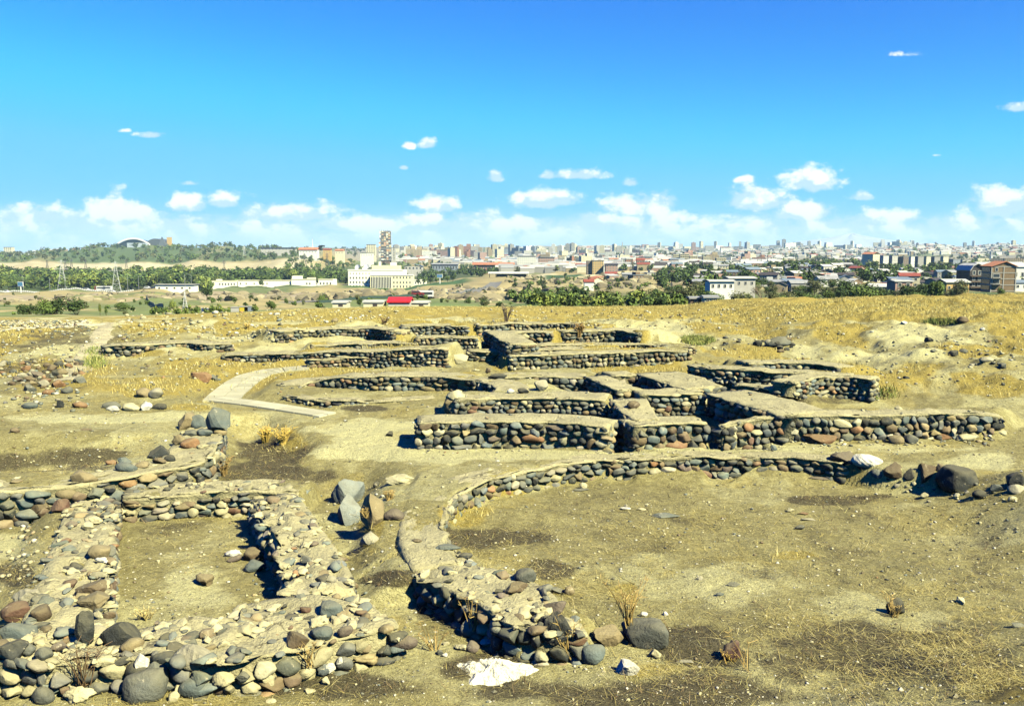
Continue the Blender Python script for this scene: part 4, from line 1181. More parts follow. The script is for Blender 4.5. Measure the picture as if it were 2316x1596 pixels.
# ------------------------------------------------------------------ dry grass and straw
def blades(name, label, x, y, z, hgt, wid, lean, col, cat='grass', per=5, spread=.1, seed=0, mat='straw', curve=.5, zoff=-.02, flat=1.0):
    r = np.random.default_rng(seed); n = len(x) * per
    X0 = np.repeat(x, per) + r.normal(size=n) * np.repeat(spread, per); Y0 = np.repeat(y, per) + r.normal(size=n) * np.repeat(spread, per)
    Z0 = np.repeat(z, per) + zoff
    H_ = np.repeat(hgt, per) * r.uniform(.55, 1.25, n); Wd = np.repeat(wid, per) * r.uniform(.7, 1.3, n); ln = np.repeat(lean, per) * r.uniform(.4, 1.5, n)
    an = r.uniform(0, 6.28, n); fa = r.uniform(0, 3.14, n)
    dx, dy = np.cos(an) * ln, np.sin(an) * ln; wx, wy = np.cos(fa) * Wd / 2, np.sin(fa) * Wd / 2
    p = lambda sx, t, tw: np.stack([X0 + dx * H_ * t ** (1 + curve) + sx * wx * tw, Y0 + dy * H_ * t ** (1 + curve) + sx * wy * tw, Z0 + flat * H_ * t * np.sqrt(np.clip(1 - (ln * .7) ** 2 * t, .05, 1))], 1)
    V = np.stack([p(-1, 0, 1), p(1, 0, 1), p(1, .55, .8), p(-1, .55, .8), p(0, 1, 0)], 1)
    b = (np.arange(n) * 5)[:, None]
    mb = MB(); C_ = np.repeat(np.repeat(col, per, 0) * r.uniform(.75, 1.25, (n, 1)), 5, 0)
    mb.add(V.reshape(-1, 3), [b + np.array([[0, 1, 2, 3]]), b + np.array([[3, 2, 4]])], C_)
    o = mb.build(name, M[mat])
    return tag(o, label, cat, kind='stuff')


GOLD = np.array([(.52, .42, .13), (.45, .36, .10), (.60, .51, .21), (.38, .31, .10), (.42, .38, .14)])


def scatter(n, dlo, dhi, ulo, uhi, pw, acc, seed):
    r = np.random.default_rng(seed)
    d = dlo + (dhi - dlo) * r.random(n) ** pw; u = r.uniform(ulo, uhi, n); x = u * d
    z = zt(x, d); cl, st, bu = zone(x, d, z)
    k = r.random(n) < acc(cl, st, bu, x, d)
    return x[k], d[k], z[k], r


x, y, z, r = scatter(30000, 40, 76, -.66, .66, .8, lambda c, s, b, x, d: ((s > .75) * .9 + (s > .3) * .1 - c * .3) * S(.36, .56, fbm(x * .35, d * .22, 3)), 1)
blades('golden_grass', 'golden dry grass field along the edge of the plateau', x, y, z, r.uniform(.04, .16, len(x)), np.full(len(x), .02), np.full(len(x), .85), GOLD[r.integers(0, 5, len(x))], per=5, spread=np.full(len(x), .16), seed=1)
x, y, z, r = scatter(60000, 14, 46, -.66, .66, .9, lambda c, s, b, x, d: np.clip((s - .4) * 1.1, 0, 1) - c * .4 - b * .3, 2)
blades('dry_grass', 'dry yellow tufts growing in patches between the walls', x, y, z, r.uniform(.05, .2, len(x)), .004 + y * .00027, np.full(len(x), .7), GOLD[r.integers(0, 5, len(x))], per=6, spread=.05 + y * .003, seed=2)
x, y, z, r = scatter(85000, 8.2, 24, -.66, .66, 1.3, lambda c, s, b, x, d: np.clip(.12 + s * .9 - c * .3 + .1 * b, 0, 1), 3)
blades('straw', 'fallen straw lying on the bare soil', x, y, z + .025, r.uniform(.04, .24, len(x)), .0018 + y * .00022, np.full(len(x), 1.35), GOLD[r.integers(0, 5, len(x))] * .9, per=3, spread=np.full(len(x), .07), seed=3, curve=0.1, flat=.3)
x, y, z, r = scatter(20000, 8.2, 22, -.66, .66, 1.3, lambda c, s, b, x, d: np.clip(b * .8 - .1, 0, 1), 4)
blades('burnt_stubble', 'charred stubble and twigs on the burnt soil', x, y, z + .01, r.uniform(.03, .16, len(x)), .004 + y * .0003, np.full(len(x), 1.0), np.array([(.05, .035, .02), (.10, .07, .035), (.16, .11, .05)])[r.integers(0, 3, len(x))], per=3, spread=np.full(len(x), .06), seed=4, curve=.1)
# green patch by the right terrace and in the gold field
gx = []; r = np.random.default_rng(8)
for cx, cy, rx, ry, n in ((1578, 771, 38, 9, 500), (215, 822, 26, 14, 110), (2130, 729, 40, 5, 250), (212, 802, 18, 16, 50), (1990, 890, 40, 12, 90)):
    for _ in range(n):
        a, t = r.uniform(0, 6.28), r.random() ** .5
        gx.append(GT(cx + rx * t * math.cos(a), cy + ry * t * math.sin(a)))
gx = np.array(gx)
blades('green_grass', 'fresh green weeds in small patches between the dry grass', gx[:, 0], gx[:, 1], gx[:, 2], r.uniform(.10, .24, len(gx)), np.full(len(gx), .022), np.full(len(gx), .6), np.array([(.13, .18, .04), (.22, .25, .06), (.34, .32, .09)])[r.integers(0, 3, len(gx))], per=5, spread=np.full(len(gx), .1), seed=5)


# taller dry weeds one can tell apart
def weed(px, py, hgt, n, label, col=(.24, .165, .06), name='dry_weed', seed=0):
    r = np.random.default_rng(300 + seed); c = hit(px, py); mb = MB()
    w = max(.004, c[1] * .00055)
    for _ in range(n):
        an = r.uniform(0, 6.28); ln = r.uniform(.1, .75)
        p = np.array([r.normal() * .03, r.normal() * .03, -.03]); hh = hgt * r.uniform(.5, 1.1)
        tip = p + np.array([math.cos(an) * ln * hh, math.sin(an) * ln * hh, hh])
        midp = (p + tip) / 2 + np.array([0, 0, hh * .12])
        mb.bar(p, midp, w, 3, np.array(col) * r.uniform(.7, 1.4)); mb.bar(midp, tip, w * .9, 3, np.array(col) * r.uniform(.7, 1.4), w * .3)
        for q in range(3):
            t = r.uniform(.45, 1); b0 = midp + (tip - midp) * t
            b1 = b0 + np.array([r.normal() * .12, r.normal() * .12, r.uniform(.02, .14)]) * hh
            mb.bar(b0, b1, w * .7, 3, np.array(col) * r.uniform(.8, 1.6), w * .5)
    tag(mb.build(name, M['straw'], loc=c), label, 'dry weed', 'dry weeds among the walls')


for k, a in enumerate([(1420, 1410, .55, 26, 'tall dry weed behind the ball shaped stone at the wall stub'), (1290, 1480, .5, 16, 'dry weed in front of the black boulder of the wall stub'),
                       (1075, 1420, .38, 20, 'dry weed tuft at the left of the wall stub face'), (190, 1545, .45, 22, 'dark dry weed below the front rubble wall', (.13, .085, .04)),
                       (978, 1470, .42, 10, 'thin dry weed right of the rubble wall tip'), (830, 1165, .16, 30, 'dry tuft beside the tan pointed rock'), (880, 1130, .2, 40, 'dry tuft right of the three passage rocks'),
                       (600, 1000, .40, 60, 'golden bush of dry grass in the dark hollow', (.48, .33, .07)), (640, 1005, .42, 70, 'wider golden bush of dry grass in the dark hollow', (.5, .35, .08)),
                       (1145, 728, .7, 16, 'bare thin shrub standing before the golden grass', (.12, .09, .06)), (870, 735, .4, 14, 'brown dead weed behind the hindmost wall', (.15, .10, .05)),
                       (505, 1075, .4, 24, 'dry weed at the foot of the high corner', (.25, .17, .06)), (1650, 1490, .13, 30, 'straw tuft round the lava lump', (.42, .28, .07)),
                       (700, 1500, .3, 12, 'dry weed at the foot of the squared brown block'), (2020, 1395, .3, 14, 'dry weed before the dark upright stone on the mound'), (560, 745, .3, 20, 'yellow tuft beside the hindmost left wall', (.42, .3, .08)),
                       (1690, 1515, .5, 5, 'long fallen stalk on the straw right of the ash'), (330, 1400, .22, 26, 'pale dry tuft in the near corner of the small room', (.45, .36, .14)), (1310, 760, .5, 40, 'rust brown bush in the doorway gap of the far walls', (.24, .15, .05))]):
    weed(*a[:5], *(a[5:6] or ((.30, .21, .07),)), seed=k)
print('ruin done', time.time() - T0)

# ================================================================== beyond the plateau
def zg(x, y): return float(zt(np.array([x]), np.array([y]))[0])


def at(px, d, dz=0.0):
    x = (px - 1158) / FP * d * CP
    # exact: the picture column at depth d is nearly independent of height
    return np.array([x, d, zg(x, d) + dz])


PAINT = {}


def paint(name, c, **k):
    if name not in PAINT: PAINT[name] = mat_plain('paint_' + name, c, **k)
    return PAINT[name]


WALLC = {'cream': (.72, .66, .43), 'white': (.82, .81, .68), 'pink': (.42, .27, .21), 'grey': (.33, .32, .28), 'tan': (.42, .33, .19), 'brick': (.33, .155, .085), 'ochre': (.58, .40, .15), 'brown': (.20, .14, .09),
         'pale grey': (.50, .48, .41), 'orange': (.62, .31, .12), 'blue grey': (.24, .28, .32)}
ROOFC = {'pale metal': (.55, .54, .47), 'grey sheet': (.33, .33, .31), 'rust red': (.30, .085, .055), 'orange tile': (.50, .20, .09), 'dark': (.075, .065, .06), 'blue grey sheet': (.20, .25, .29)}
WM = {k: paint('wall_' + k.replace(' ', '_'), c, n=.14, scale=.5) for k, c in WALLC.items()}
RM = {k: paint('roof_' + k.replace(' ', '_'), c, n=.18, scale=.6, rough=.6) for k, c in ROOFC.items()}
FRAME = paint('white_frame', (.7, .68, .58))
DOORM = paint('door_brown', (.12, .075, .04))
CONC = paint('concrete', (.42, .40, .33), n=.15)

# ------------------------------------------------------------------ trees
def crown_mesh(mb, r, n, rx, rz, z0, leaf, cols, lobes=7, hollow=.25, taper=0.0, up=.0):
    """leaf sized faces gathered in clumps through the crown's volume"""
    L = r.normal(size=(lobes, 3)); L /= np.linalg.norm(L, axis=1)[:, None]
    L *= r.uniform(.15, .72, (lobes, 1)); ls = r.uniform(.32, .58, lobes)
    tone = r.uniform(.6, 1.35, lobes)
    k = r.integers(0, lobes, n)
    p = r.normal(size=(n, 3)); p /= np.linalg.norm(p, axis=1)[:, None]
    p = L[k] + p * (ls[k] * (hollow + (1 - hollow) * r.random(n) ** .45))[:, None]
    if taper: p[:, :2] *= (1 - taper * np.clip(p[:, 2] * .5 + .5, 0, 1))[:, None]
    c = p * np.array([rx, rx, rz]) + np.array([0, 0, z0 + rz])
    nrm = p + r.normal(size=(n, 3)) * .55 + np.array([0, 0, .3]); nrm /= np.linalg.norm(nrm, axis=1)[:, None]
    t = np.cross(nrm, r.normal(size=(n, 3))); t /= np.linalg.norm(t, axis=1)[:, None] + 1e-9
    b = np.cross(nrm, t)
    s = leaf * r.uniform(.6, 1.3, n)[:, None]
    v = np.stack([c - t * s, c + b * s * .6, c + t * s, c - b * s * .6], 1)
    col = np.array(cols)[r.integers(0, len(cols), n)] * (tone[k] * r.uniform(.75, 1.25, n))[:, None]
    mb.add(v.reshape(-1, 3), (np.arange(n) * 4)[:, None] + np.array([[0, 1, 2, 3]]), np.repeat(col, 4, 0))


LEAFC = {'dark green': [(.055, .088, .022), (.075, .115, .026), (.04, .066, .018)], 'mid green': [(.10, .15, .032), (.13, .18, .036), (.08, .12, .026)],
         'yellow green': [(.18, .22, .04), (.22, .25, .05), (.13, .17, .035)], 'dull green': [(.12, .13, .05), (.145, .15, .055), (.09, .10, .04)], 'rusty': [(.14, .085, .035), (.10, .07, .03), (.16, .11, .04)]}


def proto_tree(kind, colr, seed, h=6.0):
    r = np.random.default_rng(seed)
    root = empty('tree' if kind != 'bush' else 'bush')
    tb = MB(); cbm = MB(); lc = LEAFC[colr]
    if kind == 'round':
        tb.bar((0, 0, -.6), (.1, 0, h * .42), .16, 6, r2=.09)
        for q in range(5):
            a = q * 1.26 + r.uniform(-.3, .3); tb.bar((.08, 0, h * r.uniform(.25, .4)), (math.cos(a) * h * .24, math.sin(a) * h * .24, h * r.uniform(.55, .75)), .07, 4, r2=.02)
        crown_mesh(cbm, r, 1300, h * .40, h * .41, h * .17, h * .035, lc, 9)
    elif kind == 'spreading':
        tb.bar((0, 0, -.6), (0, .1, h * .35), .2, 6, r2=.1)
        for q in range(6):
            a = q * 1.05 + r.uniform(-.3, .3); tb.bar((0, 0, h * .3), (math.cos(a) * h * .36, math.sin(a) * h * .36, h * r.uniform(.5, .75)), .08, 4, r2=.02)
        crown_mesh(cbm, r, 1500, h * .56, h * .36, h * .24, h * .036, lc, 12)
    elif kind == 'tall':
        tb.bar((0, 0, -.6), (0, 0, h * .9), .14, 6, r2=.03)
        crown_mesh(cbm, r, 900, h * .17, h * .46, h * .08, h * .03, lc, 10, taper=.45)
    elif kind == 'bush':
        for q in range(6):
            a = q * 1.05; tb.bar((0, 0, -.4), (math.cos(a) * h * .3, math.sin(a) * h * .3, h * .6), .06, 4, r2=.02)
        crown_mesh(cbm, r, 1300, h * .72, h * .50, -.06 * h, h * .05, lc, 11)
    tb.build('trunk' if kind != 'bush' else 'stem', M['bark'], root)
    cbm.build('crown', M['leaf'], root)
    return root


TP = {}
for i, (kd, cl) in enumerate([(k, c) for k in ('round', 'spreading', 'tall', 'bush') for c in ('dark green', 'mid green', 'yellow green', 'dull green')]):
    TP[(kd, cl)] = [proto_tree(kd, cl, 700 + i * 3 + q) for q in range(2 if kd in ('round', 'bush') else 1)]
TUSED = set()


def tree(kind, colr, px, d, hpx, label, group, seed=0, width=1.0, hm=None, py=None):
    lst = TP[(kind, colr)]; p = lst[seed % len(lst)]
    if p.name in TUSED: o = copy_tree(p)
    else: o = p; TUSED.add(p.name); KIDS[p.name] = [q.name for q in p.children]
    h_ = hm or hpx * d / FP; s = h_ / 6.0
    o.location = Vector(at(px, d)) if py is None else Vector(D(px, py, d))
    o.scale = (s * width, s * width, s); o.rotation_euler = (0, 0, (seed * 2.4) % 6.28)
    tag(o, label, 'tree' if kind != 'bush' else 'bush', group)
    return o


# the green hollow on the left and the slope below the embassy
tree('bush', 'dark green', 60, 112, 32, 'yellowish bush at the left end of the dark hedge in the hollow', 'bushes in the hollow', 1, 1.3)
tree('bush', 'mid green', 92, 105, 44, 'mid green round bush in front of the dark hedge in the hollow', 'bushes in the hollow', 2, .8)
tree('bush', 'dark green', 120, 125, 48, 'dark tall bush forming the left half of the hedge in the hollow', 'bushes in the hollow', 3, 1.15)
tree('bush', 'dark green', 165, 122, 44, 'dark wide bush forming the right half of the hedge in the hollow', 'bushes in the hollow', 4, 1.3)
tree('bush', 'mid green', 275, 150, 24, 'rounded green bush alone on the dry slope', 'bushes in the hollow', 5, 1.3)
tree('tall', 'yellow green', 219, 118, 30, 'slim light green poplar right of the dark hedge', 'bushes in the hollow', 6)
tree('tall', 'mid green', 233, 115, 24, 'slim darker poplar beside the light green one', 'bushes in the hollow', 7, 1.2)
tree('bush', 'yellow green', 385, 140, 24, 'light green bush left of the lattice mast', 'bushes in the hollow', 8, .8)
tree('bush', 'dull green', 277, 120, 9, 'low dull bush under the rounded green one', 'bushes in the hollow', 9, 1.2)
tree('round', 'dark green', 464, 300, 42, 'dark green tree between the small white building and the long annex', 'trees before the white buildings', 10, .95)
tree('bush', 'mid green', 609, 105, 24, 'green bush at the plateau rim below the annex', 'bushes along the rim', 11, .8)
tree('bush', 'mid green', 725, 210, 25, 'round dark tree at the end of the annex slope', 'bushes along the rim', 12, .8)
tree('round', 'dark green', 812, 115, 22, 'left one of two round trees behind the white sheds', 'bushes along the rim', 13)
tree('round', 'mid green', 832, 118, 26, 'right one of two round trees behind the white sheds', 'bushes along the rim', 14)
tree('bush', 'dark green', 774, 112, 12, 'small dark bush left of the white sheds', 'bushes along the rim', 15, .9)
tree('bush', 'dark green', 786, 110, 10, 'second small dark bush left of the white sheds', 'bushes along the rim', 16, .9)
tree('bush', 'dark green', 864, 108, 18, 'dark bush beside the red roofed shed', 'bushes along the rim', 17, .9)
tree('bush', 'dark green', 1058, 180, 18, 'dark bush below the bend of the road', 'bushes along the rim', 18, .9)
tree('bush', 'dark green', 1098, 150, 20, 'dark rounded bush at the end of the hedge by the road', 'bushes along the rim', 19, 1.1)
for q, (px, hpx) in enumerate([(672, 16), (715, 26), (900, 12), (590, 20), (1045, 12), (880, 9), (1085, 10)]):
    tree(['round', 'tall', 'bush'][q % 3] if q != 0 else 'tall', 'dark green', px, [672, 640, 330, 640, 420, 330, 260][q], hpx, ['narrow tree against the annex wall', 'tree between annex and embassy', 'small bush on the bank under the embassy', 'tree in front of the left annex wing', 'bush right of the embassy lawn', 'low bush under the embassy lawn', 'bush beside the road hedge'][q], 'trees before the white buildings', q)
# clipped row right of the embassy
for q, px in enumerate(np.linspace(1052, 1112, 9)):
    if q in (3, 4): continue
for q, px in enumerate([1013, 1027, 1041, 1055, 1066, 1080, 1092]):
    tree('round', ['dark green', 'mid green'][q % 2], px - 68, 660, 17, 'clipped round tree in the row right of the embassy', 'clipped trees right of the embassy', q, 1.1)

# the long wood behind the highway: single trees along its face
r = np.random.default_rng(77)
for q in range(104):
    d = 625 + 330 * (q / 104) ** 1.2 + r.uniform(-10, 10)
    px = r.uniform(-40, 800) if d > 700 else r.uniform(-40, 470)
    c = ['dark green', 'mid green', 'mid green', 'yellow green'][r.integers(4)]; kd = ['round', 'round', 'spreading'][r.integers(3)]
    tree(kd, c, px, d, 0, f"{c} tree of the long wood behind the {'highway' if px < 480 else 'white annex'}", 'trees of the long wood', q, r.uniform(1.1, 1.6), hm=r.uniform(7, 12))


for q, (px, h_) in enumerate(((727, 9), (736, 8), (752, 9), (744, 7), (768, 7), (784, 8), (700, 6), (796, 7))):
    tree(['round', 'spreading'][q % 2], ['dark green', 'mid green'][q % 2], px, 1270, 0, 'green tree standing before the red roofed villas on the crest', 'trees before the villas', q, 1.2, hm=h_)


def lamp_post(px, d, hh, label, arm=1):
    root = empty('street_lamp', at(px, d), 0, label, 'street lamp', 'street lamps along the highway'); m = M['metal']
    mb = MB(); mb.bar((0, 0, -1), (0, 0, hh), .13, 6, r2=.08); mb.build('pole', m, root)
    mb = MB(); mb.bar((0, 0, hh), (arm * 1.8, 0, hh + .5), .06, 5); mb.build('arm', m, root)
    mb = MB(); mb.box(arm * 1.5, arm * 2.5, -.15, .15, hh + .4, hh + .55); mb.build('lamp_head', m, root)


for px, hh, lab in ((48, 11, 'street lamp beside the billboard on the highway'), (108, 9, 'street lamp left of the white cars on the highway'), (143, 8, 'street lamp close to the left pale pylon'), (285, 12, 'tall street lamp right of the nearest pale pylon'), (310, 9, 'street lamp left of the small low white building'), (430, 12, 'street lamp at the right end of the small low white building')):
    lamp_post(px, 596, hh, lab, -1 if px in (48, 430) else 1)


def wood(name, label, spec, seed):
    """a far-off wood that reads as one mass"""
    r = np.random.default_rng(seed); mb = MB()
    for x0, x1, d0, d1, n, h0, h1, cl in spec:
        for q in range(n):
            d = r.uniform(d0, d1); p = at(r.uniform(x0, x1), d); hh = r.uniform(h0, h1)
            sub = MB(); crown_mesh(sub, r, 90 if d > 900 else 150, hh * .5 * r.uniform(.8, 1.4), hh * .5, 0, hh * .12, LEAFC[cl[r.integers(len(cl))]], 5)
            mb.add(sub.v[0] + p, sub.f[0], sub.c[0])
    return tag(mb.build(name, M['leaf']), label, 'wood', kind='stuff')


wood('wood', 'dense far green wood filling the ground behind the highway and annex', [(-60, 480, 640, 980, 520, 7, 12, ['dark green', 'mid green', 'yellow green']), (470, 800, 760, 980, 280, 7, 12, ['dark green', 'mid green']), (950, 1130, 760, 1000, 60, 6, 10, ['dark green'])], 1)
wood('hill_scrub', 'scrub and small trees covering the green hill below the arched hall', [(-60, 700, 1380, 2350, 520, 6, 14, ['dark green', 'mid green', 'dull green']), (640, 1130, 1050, 1450, 230, 5, 9, ['dark green', 'mid green'])], 2)
wood('town_greenery', 'trees showing as dark dots between the roofs of the far town', [(1490, 2330, 340, 830, 520, 4, 7, ['dark green', 'mid green', 'dark green']), (1130, 2380, 820, 1900, 900, 5, 10, ['dark green', 'mid green', 'dull green']), (760, 2400, 1900, 4200, 620, 8, 18, ['dull green', 'mid green'])], 3)
wood('canyon_scrub', 'green thicket in the canyon beyond the golden grass', [(1190, 1560, 105, 190, 110, 1.3, 2.8, ['mid green', 'yellow green', 'dark green']), (1150, 1330, 180, 300, 40, 2, 4, ['mid green', 'dark green'])], 4)
# bushes on the brink at the right, one by one
r = np.random.default_rng(78)
for q in range(64):
    px = r.uniform(1335, 2190); d = r.uniform(95, 240)
    if 1600 < px < 1712 and d > 150: d = r.uniform(95, 130)
    c = ['dark green', 'mid green', 'dark green', 'dull green'][r.integers(4)]
    w_ = ('below the flat roofed white houses' if px < 1720 else 'around the bare tree' if px < 1800 else 'along the foot of the hillside houses' if px < 2100 else 'before the orange house')
    tree(['bush', 'bush', 'round'][r.integers(3)], c, px, d, 0, f"{c} scrub bush {w_}", 'scrub on the brink ' + w_, q, 1.1, hm=r.uniform(1.6, 3.4) * (.7 if d < 130 else 1.15))
tree('round', 'mid green', 2128, 112, 62, 'tall leafy green tree rising beside the orange house', None, 3, .75)
tree('round', 'dark green', 2112, 125, 58, 'dark tree just left of the tall leafy one', None, 4, .8)
tree('bush', 'mid green', 2270, 150, 26, 'green bush leaning on the brick building corner', None, 5, .6)
tree('tall', 'dark green', 2070, 420, 26, 'dark thin cypress among the hillside roofs', None, 6, .9)
# bare tree
def bare_tree(px, d, hpx, label, seed):
    r = np.random.default_rng(seed); p0 = at(px, d); h_ = hpx * d / FP
    root = empty('tree', p0, 0, label, 'tree')
    tb, tw = MB(), MB()

    def grow(p, dirv, L, rad, lev):
        q = p + dirv * L
        (tb if lev < 2 else tw).bar(p, q, rad, 5 if lev < 2 else 3, (.16, .12, .085) if lev < 2 else (.20, .16, .10), rad * .65)
        if lev >= 5: return
        for k in range(3 if lev else 4):
            nd = dirv + r.normal(size=3) * (.42 if lev else .55); nd[2] = abs(nd[2]) * .9 + .1; nd /= np.linalg.norm(nd)
            grow(p + dirv * L * r.uniform(.65, 1), nd, L * r.uniform(.6, .82), rad * .6, lev + 1)
    grow(np.array([0, 0, -.2]), np.array([.03, 0, 1.]), h_ * .3, h_ * .022, 0)
    tb.build('trunk', M['straw'], root); tw.build('crown', M['straw'], root)


bare_tree(1727, 108, 70, 'bare grey leafless tree standing in front of the hillside houses', 5)
# dark pine on the hill crest
def pine(px, d, hpx, label):
    r = np.random.default_rng(4); root = empty('pine_tree', at(px, d), 0, label, 'tree'); h_ = hpx * d / FP
    tb, cb_ = MB(), MB(); tb.bar((0, 0, -1), (.4, 0, h_ * .95), h_ * .035, 6, (.05, .04, .03), h_ * .012); tb.build('trunk', M['straw'], root)
    for z0, rx, rz, dx in ((.35, .17, .12, -.05), (.52, .24, .13, .03), (.70, .22, .12, .12), (.82, .18, .08, .22)):
        sub = MB(); crown_mesh(sub, r, 260, h_ * rx, h_ * rz, h_ * z0, h_ * .04, [(.022, .03, .014), (.03, .04, .018)], 5); cb_.add(sub.v[0] + np.array([dx * h_, 0, 0]), sub.f[0], sub.c[0])
    cb_.build('crown', M['leaf'], root)


pine(722, 1350, 34, 'tall dark leaning pine on the hill crest beside the red roofed villa')

# ------------------------------------------------------------------ building helpers
def wall_box(root, w_, dep, h_, mat, name='wall', x0=None, y0=0.0, z0=-2.0, z1=None):
    mb = MB(); a = -w_ / 2 if x0 is None else x0
    mb.box(a, a + w_, y0, y0 + dep, z0, h_ if z1 is None else z1)
    return mb.build(name, mat, root)


WMESH = {}


def win(root, x, y, z, w_, h_, mat=None, frame=True, name='window', sub=True):
    """a window let into the face at depth y: dark pane in a slim frame"""
    key = (round(w_, 2), round(h_, 2), frame)
    if key not in WMESH:
        fm = MB(); t = min(.12, w_ * .1)
        for a in ((-w_ / 2, -w_ / 2 + t, 0, h_), (w_ / 2 - t, w_ / 2, 0, h_), (-w_ / 2 + t, w_ / 2 - t, 0, t), (-w_ / 2 + t, w_ / 2 - t, h_ - t, h_)):
            fm.box(a[0], a[1], -.10, .05, a[2], a[3])
        fm.box(-w_ / 2 + t, w_ / 2 - t, -.045, -.02, t, h_ - t, mi=1)
        o = fm.build(name, [mat or FRAME, M['glass']], root); WMESH[key] = o.data
    else:
        o = bpy.data.objects.new(name, WMESH[key]); COL.objects.link(o); o.parent = root
    o.location = (x, y, z)
    return o


def gable(root, w_, dep, z0, rise, mat, ov=.35, th=.16, name='roof', axis='x', flat=None, y0=0.0):
    mb = MB()
    if axis == 'x':   # ridge along x
        prof = [(y0 - ov, z0), (y0 + dep / 2, z0 + rise), (y0 + dep + ov, z0), (y0 + dep + ov, z0 + th), (y0 + dep / 2, z0 + rise + th), (y0 - ov, z0 + th)]
        n = len(prof); v = np.array([[-w_ / 2 - ov, p[0], p[1]] for p in prof] + [[w_ / 2 + ov, p[0], p[1]] for p in prof])
        k = np.arange(n); k1 = (k + 1) % n
        mb.add(v, [np.stack([k, k1, k1 + n, k + n], 1), np.arange(n)[::-1][None, :], (np.arange(n) + n)[None, :]])
    else:
        mb.prism([(-w_ / 2 - ov, z0), (0, z0 + rise), (w_ / 2 + ov, z0), (w_ / 2 + ov, z0 + th), (0, z0 + rise + th), (-w_ / 2 - ov, z0 + th)][::-1], y0 - ov, y0 + dep + ov)
    return mb.build(name, mat, root)


def gable_wall(root, w_, dep, h_, rise, mat, axis='x'):
    mb = MB(); mb.box(-w_ / 2, w_ / 2, 0, dep, -2.5, h_)
    if axis == 'x':
        for sx in (-w_ / 2, w_ / 2 - .2):
            v = np.array([[x, y, z] for x in (sx, sx + .2) for y, z in ((.02, h_), (dep - .02, h_), (dep / 2, h_ + rise))])
            mb.add(v, [np.array([[0, 1, 2], [5, 4, 3]]), np.array([[0, 3, 4, 1], [1, 4, 5, 2], [2, 5, 3, 0]])])
    else: mb.prism([(-w_ / 2 + .02, h_), (w_ / 2 - .02, h_), (0, h_ + rise)], 0, dep)
    return mb.build('wall', mat, root)


def box_at(px0, px1, pyt, pyb, d):
    """real-world width, height and base centre of an upright front face seen in the picture at depth d"""
    a = D((px0 + px1) / 2, pyb, d); b = D((px0 + px1) / 2, pyt, d)
    return (px1 - px0) * d / FP, b[2] - a[2], a


# ------------------------------------------------------------------ the embassy-like white complex
d = 700
w_, h_, p = box_at(788, 912, 611, 652, d)
p[2] = min(p[2], zg(p[0], d) + .5); K = d / FP
root = empty('office_building', p, 0, 'large cream white stepped office building with satellite dishes on its roof', 'office building')
CREAM = paint('cream_render', (1.04, 1.0, .76), n=.04); CRE2 = paint('deep_cream_render', (.92, .85, .50), n=.04)  # second render is a deeper, yellower cream
H1 = D(850, 611, d)[2] - p[2]; zz = lambda py: D(850, py, d)[2] - p[2]; xx = lambda px: (px - 850) * K
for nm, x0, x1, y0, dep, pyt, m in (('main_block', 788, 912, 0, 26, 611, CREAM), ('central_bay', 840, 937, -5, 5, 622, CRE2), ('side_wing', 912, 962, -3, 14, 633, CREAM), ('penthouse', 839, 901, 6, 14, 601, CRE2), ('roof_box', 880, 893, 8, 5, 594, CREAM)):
    mb = MB(); mb.box(xx(x0), xx(x1), y0, y0 + dep, -4 if y0 < 5 else H1, zz(pyt)); mb.build(nm, m, root)
mb = MB(); mb.box(xx(787.5), xx(912.5), -.35, 0, H1 - .1, H1 + .7); mb.box(xx(839.4), xx(937.6), -5.4, -5.0, zz(622) - .2, zz(622) + .6); mb.box(xx(937), xx(962.5), -3.35, -3, zz(633) - .2, zz(633) + .5); mb.build('parapet', CREAM, root)
for row in (629, 639, 648):
    for q in range(7): win(root, xx(793 + q * 7.1), 0, zz(row) - .6, 1.1, 1.7)
for q in range(7): win(root, xx(793 + q * 7.1), 0, zz(618) - .8, .55, 1.3)
for q in range(13):
    win(root, xx(843 + q * 3.5), -5, zz(650), .7, 8.2)
    mb = MB(); mb.box(xx(844.7 + q * 3.5), xx(845.4 + q * 3.5), -5.6, -5, zz(651), zz(624)); mb.build('pilaster', CREAM, root)
for row in (628, 639, 648):
    for q in range(6): win(root, xx(893 + q * 7.2), -5, zz(row) - .6, 1.1, 1.7)
for row in (640, 648):
    for q in range(4): win(root, xx(941 + q * 5.8), -3, zz(row) - .6, 1.1, 1.7)


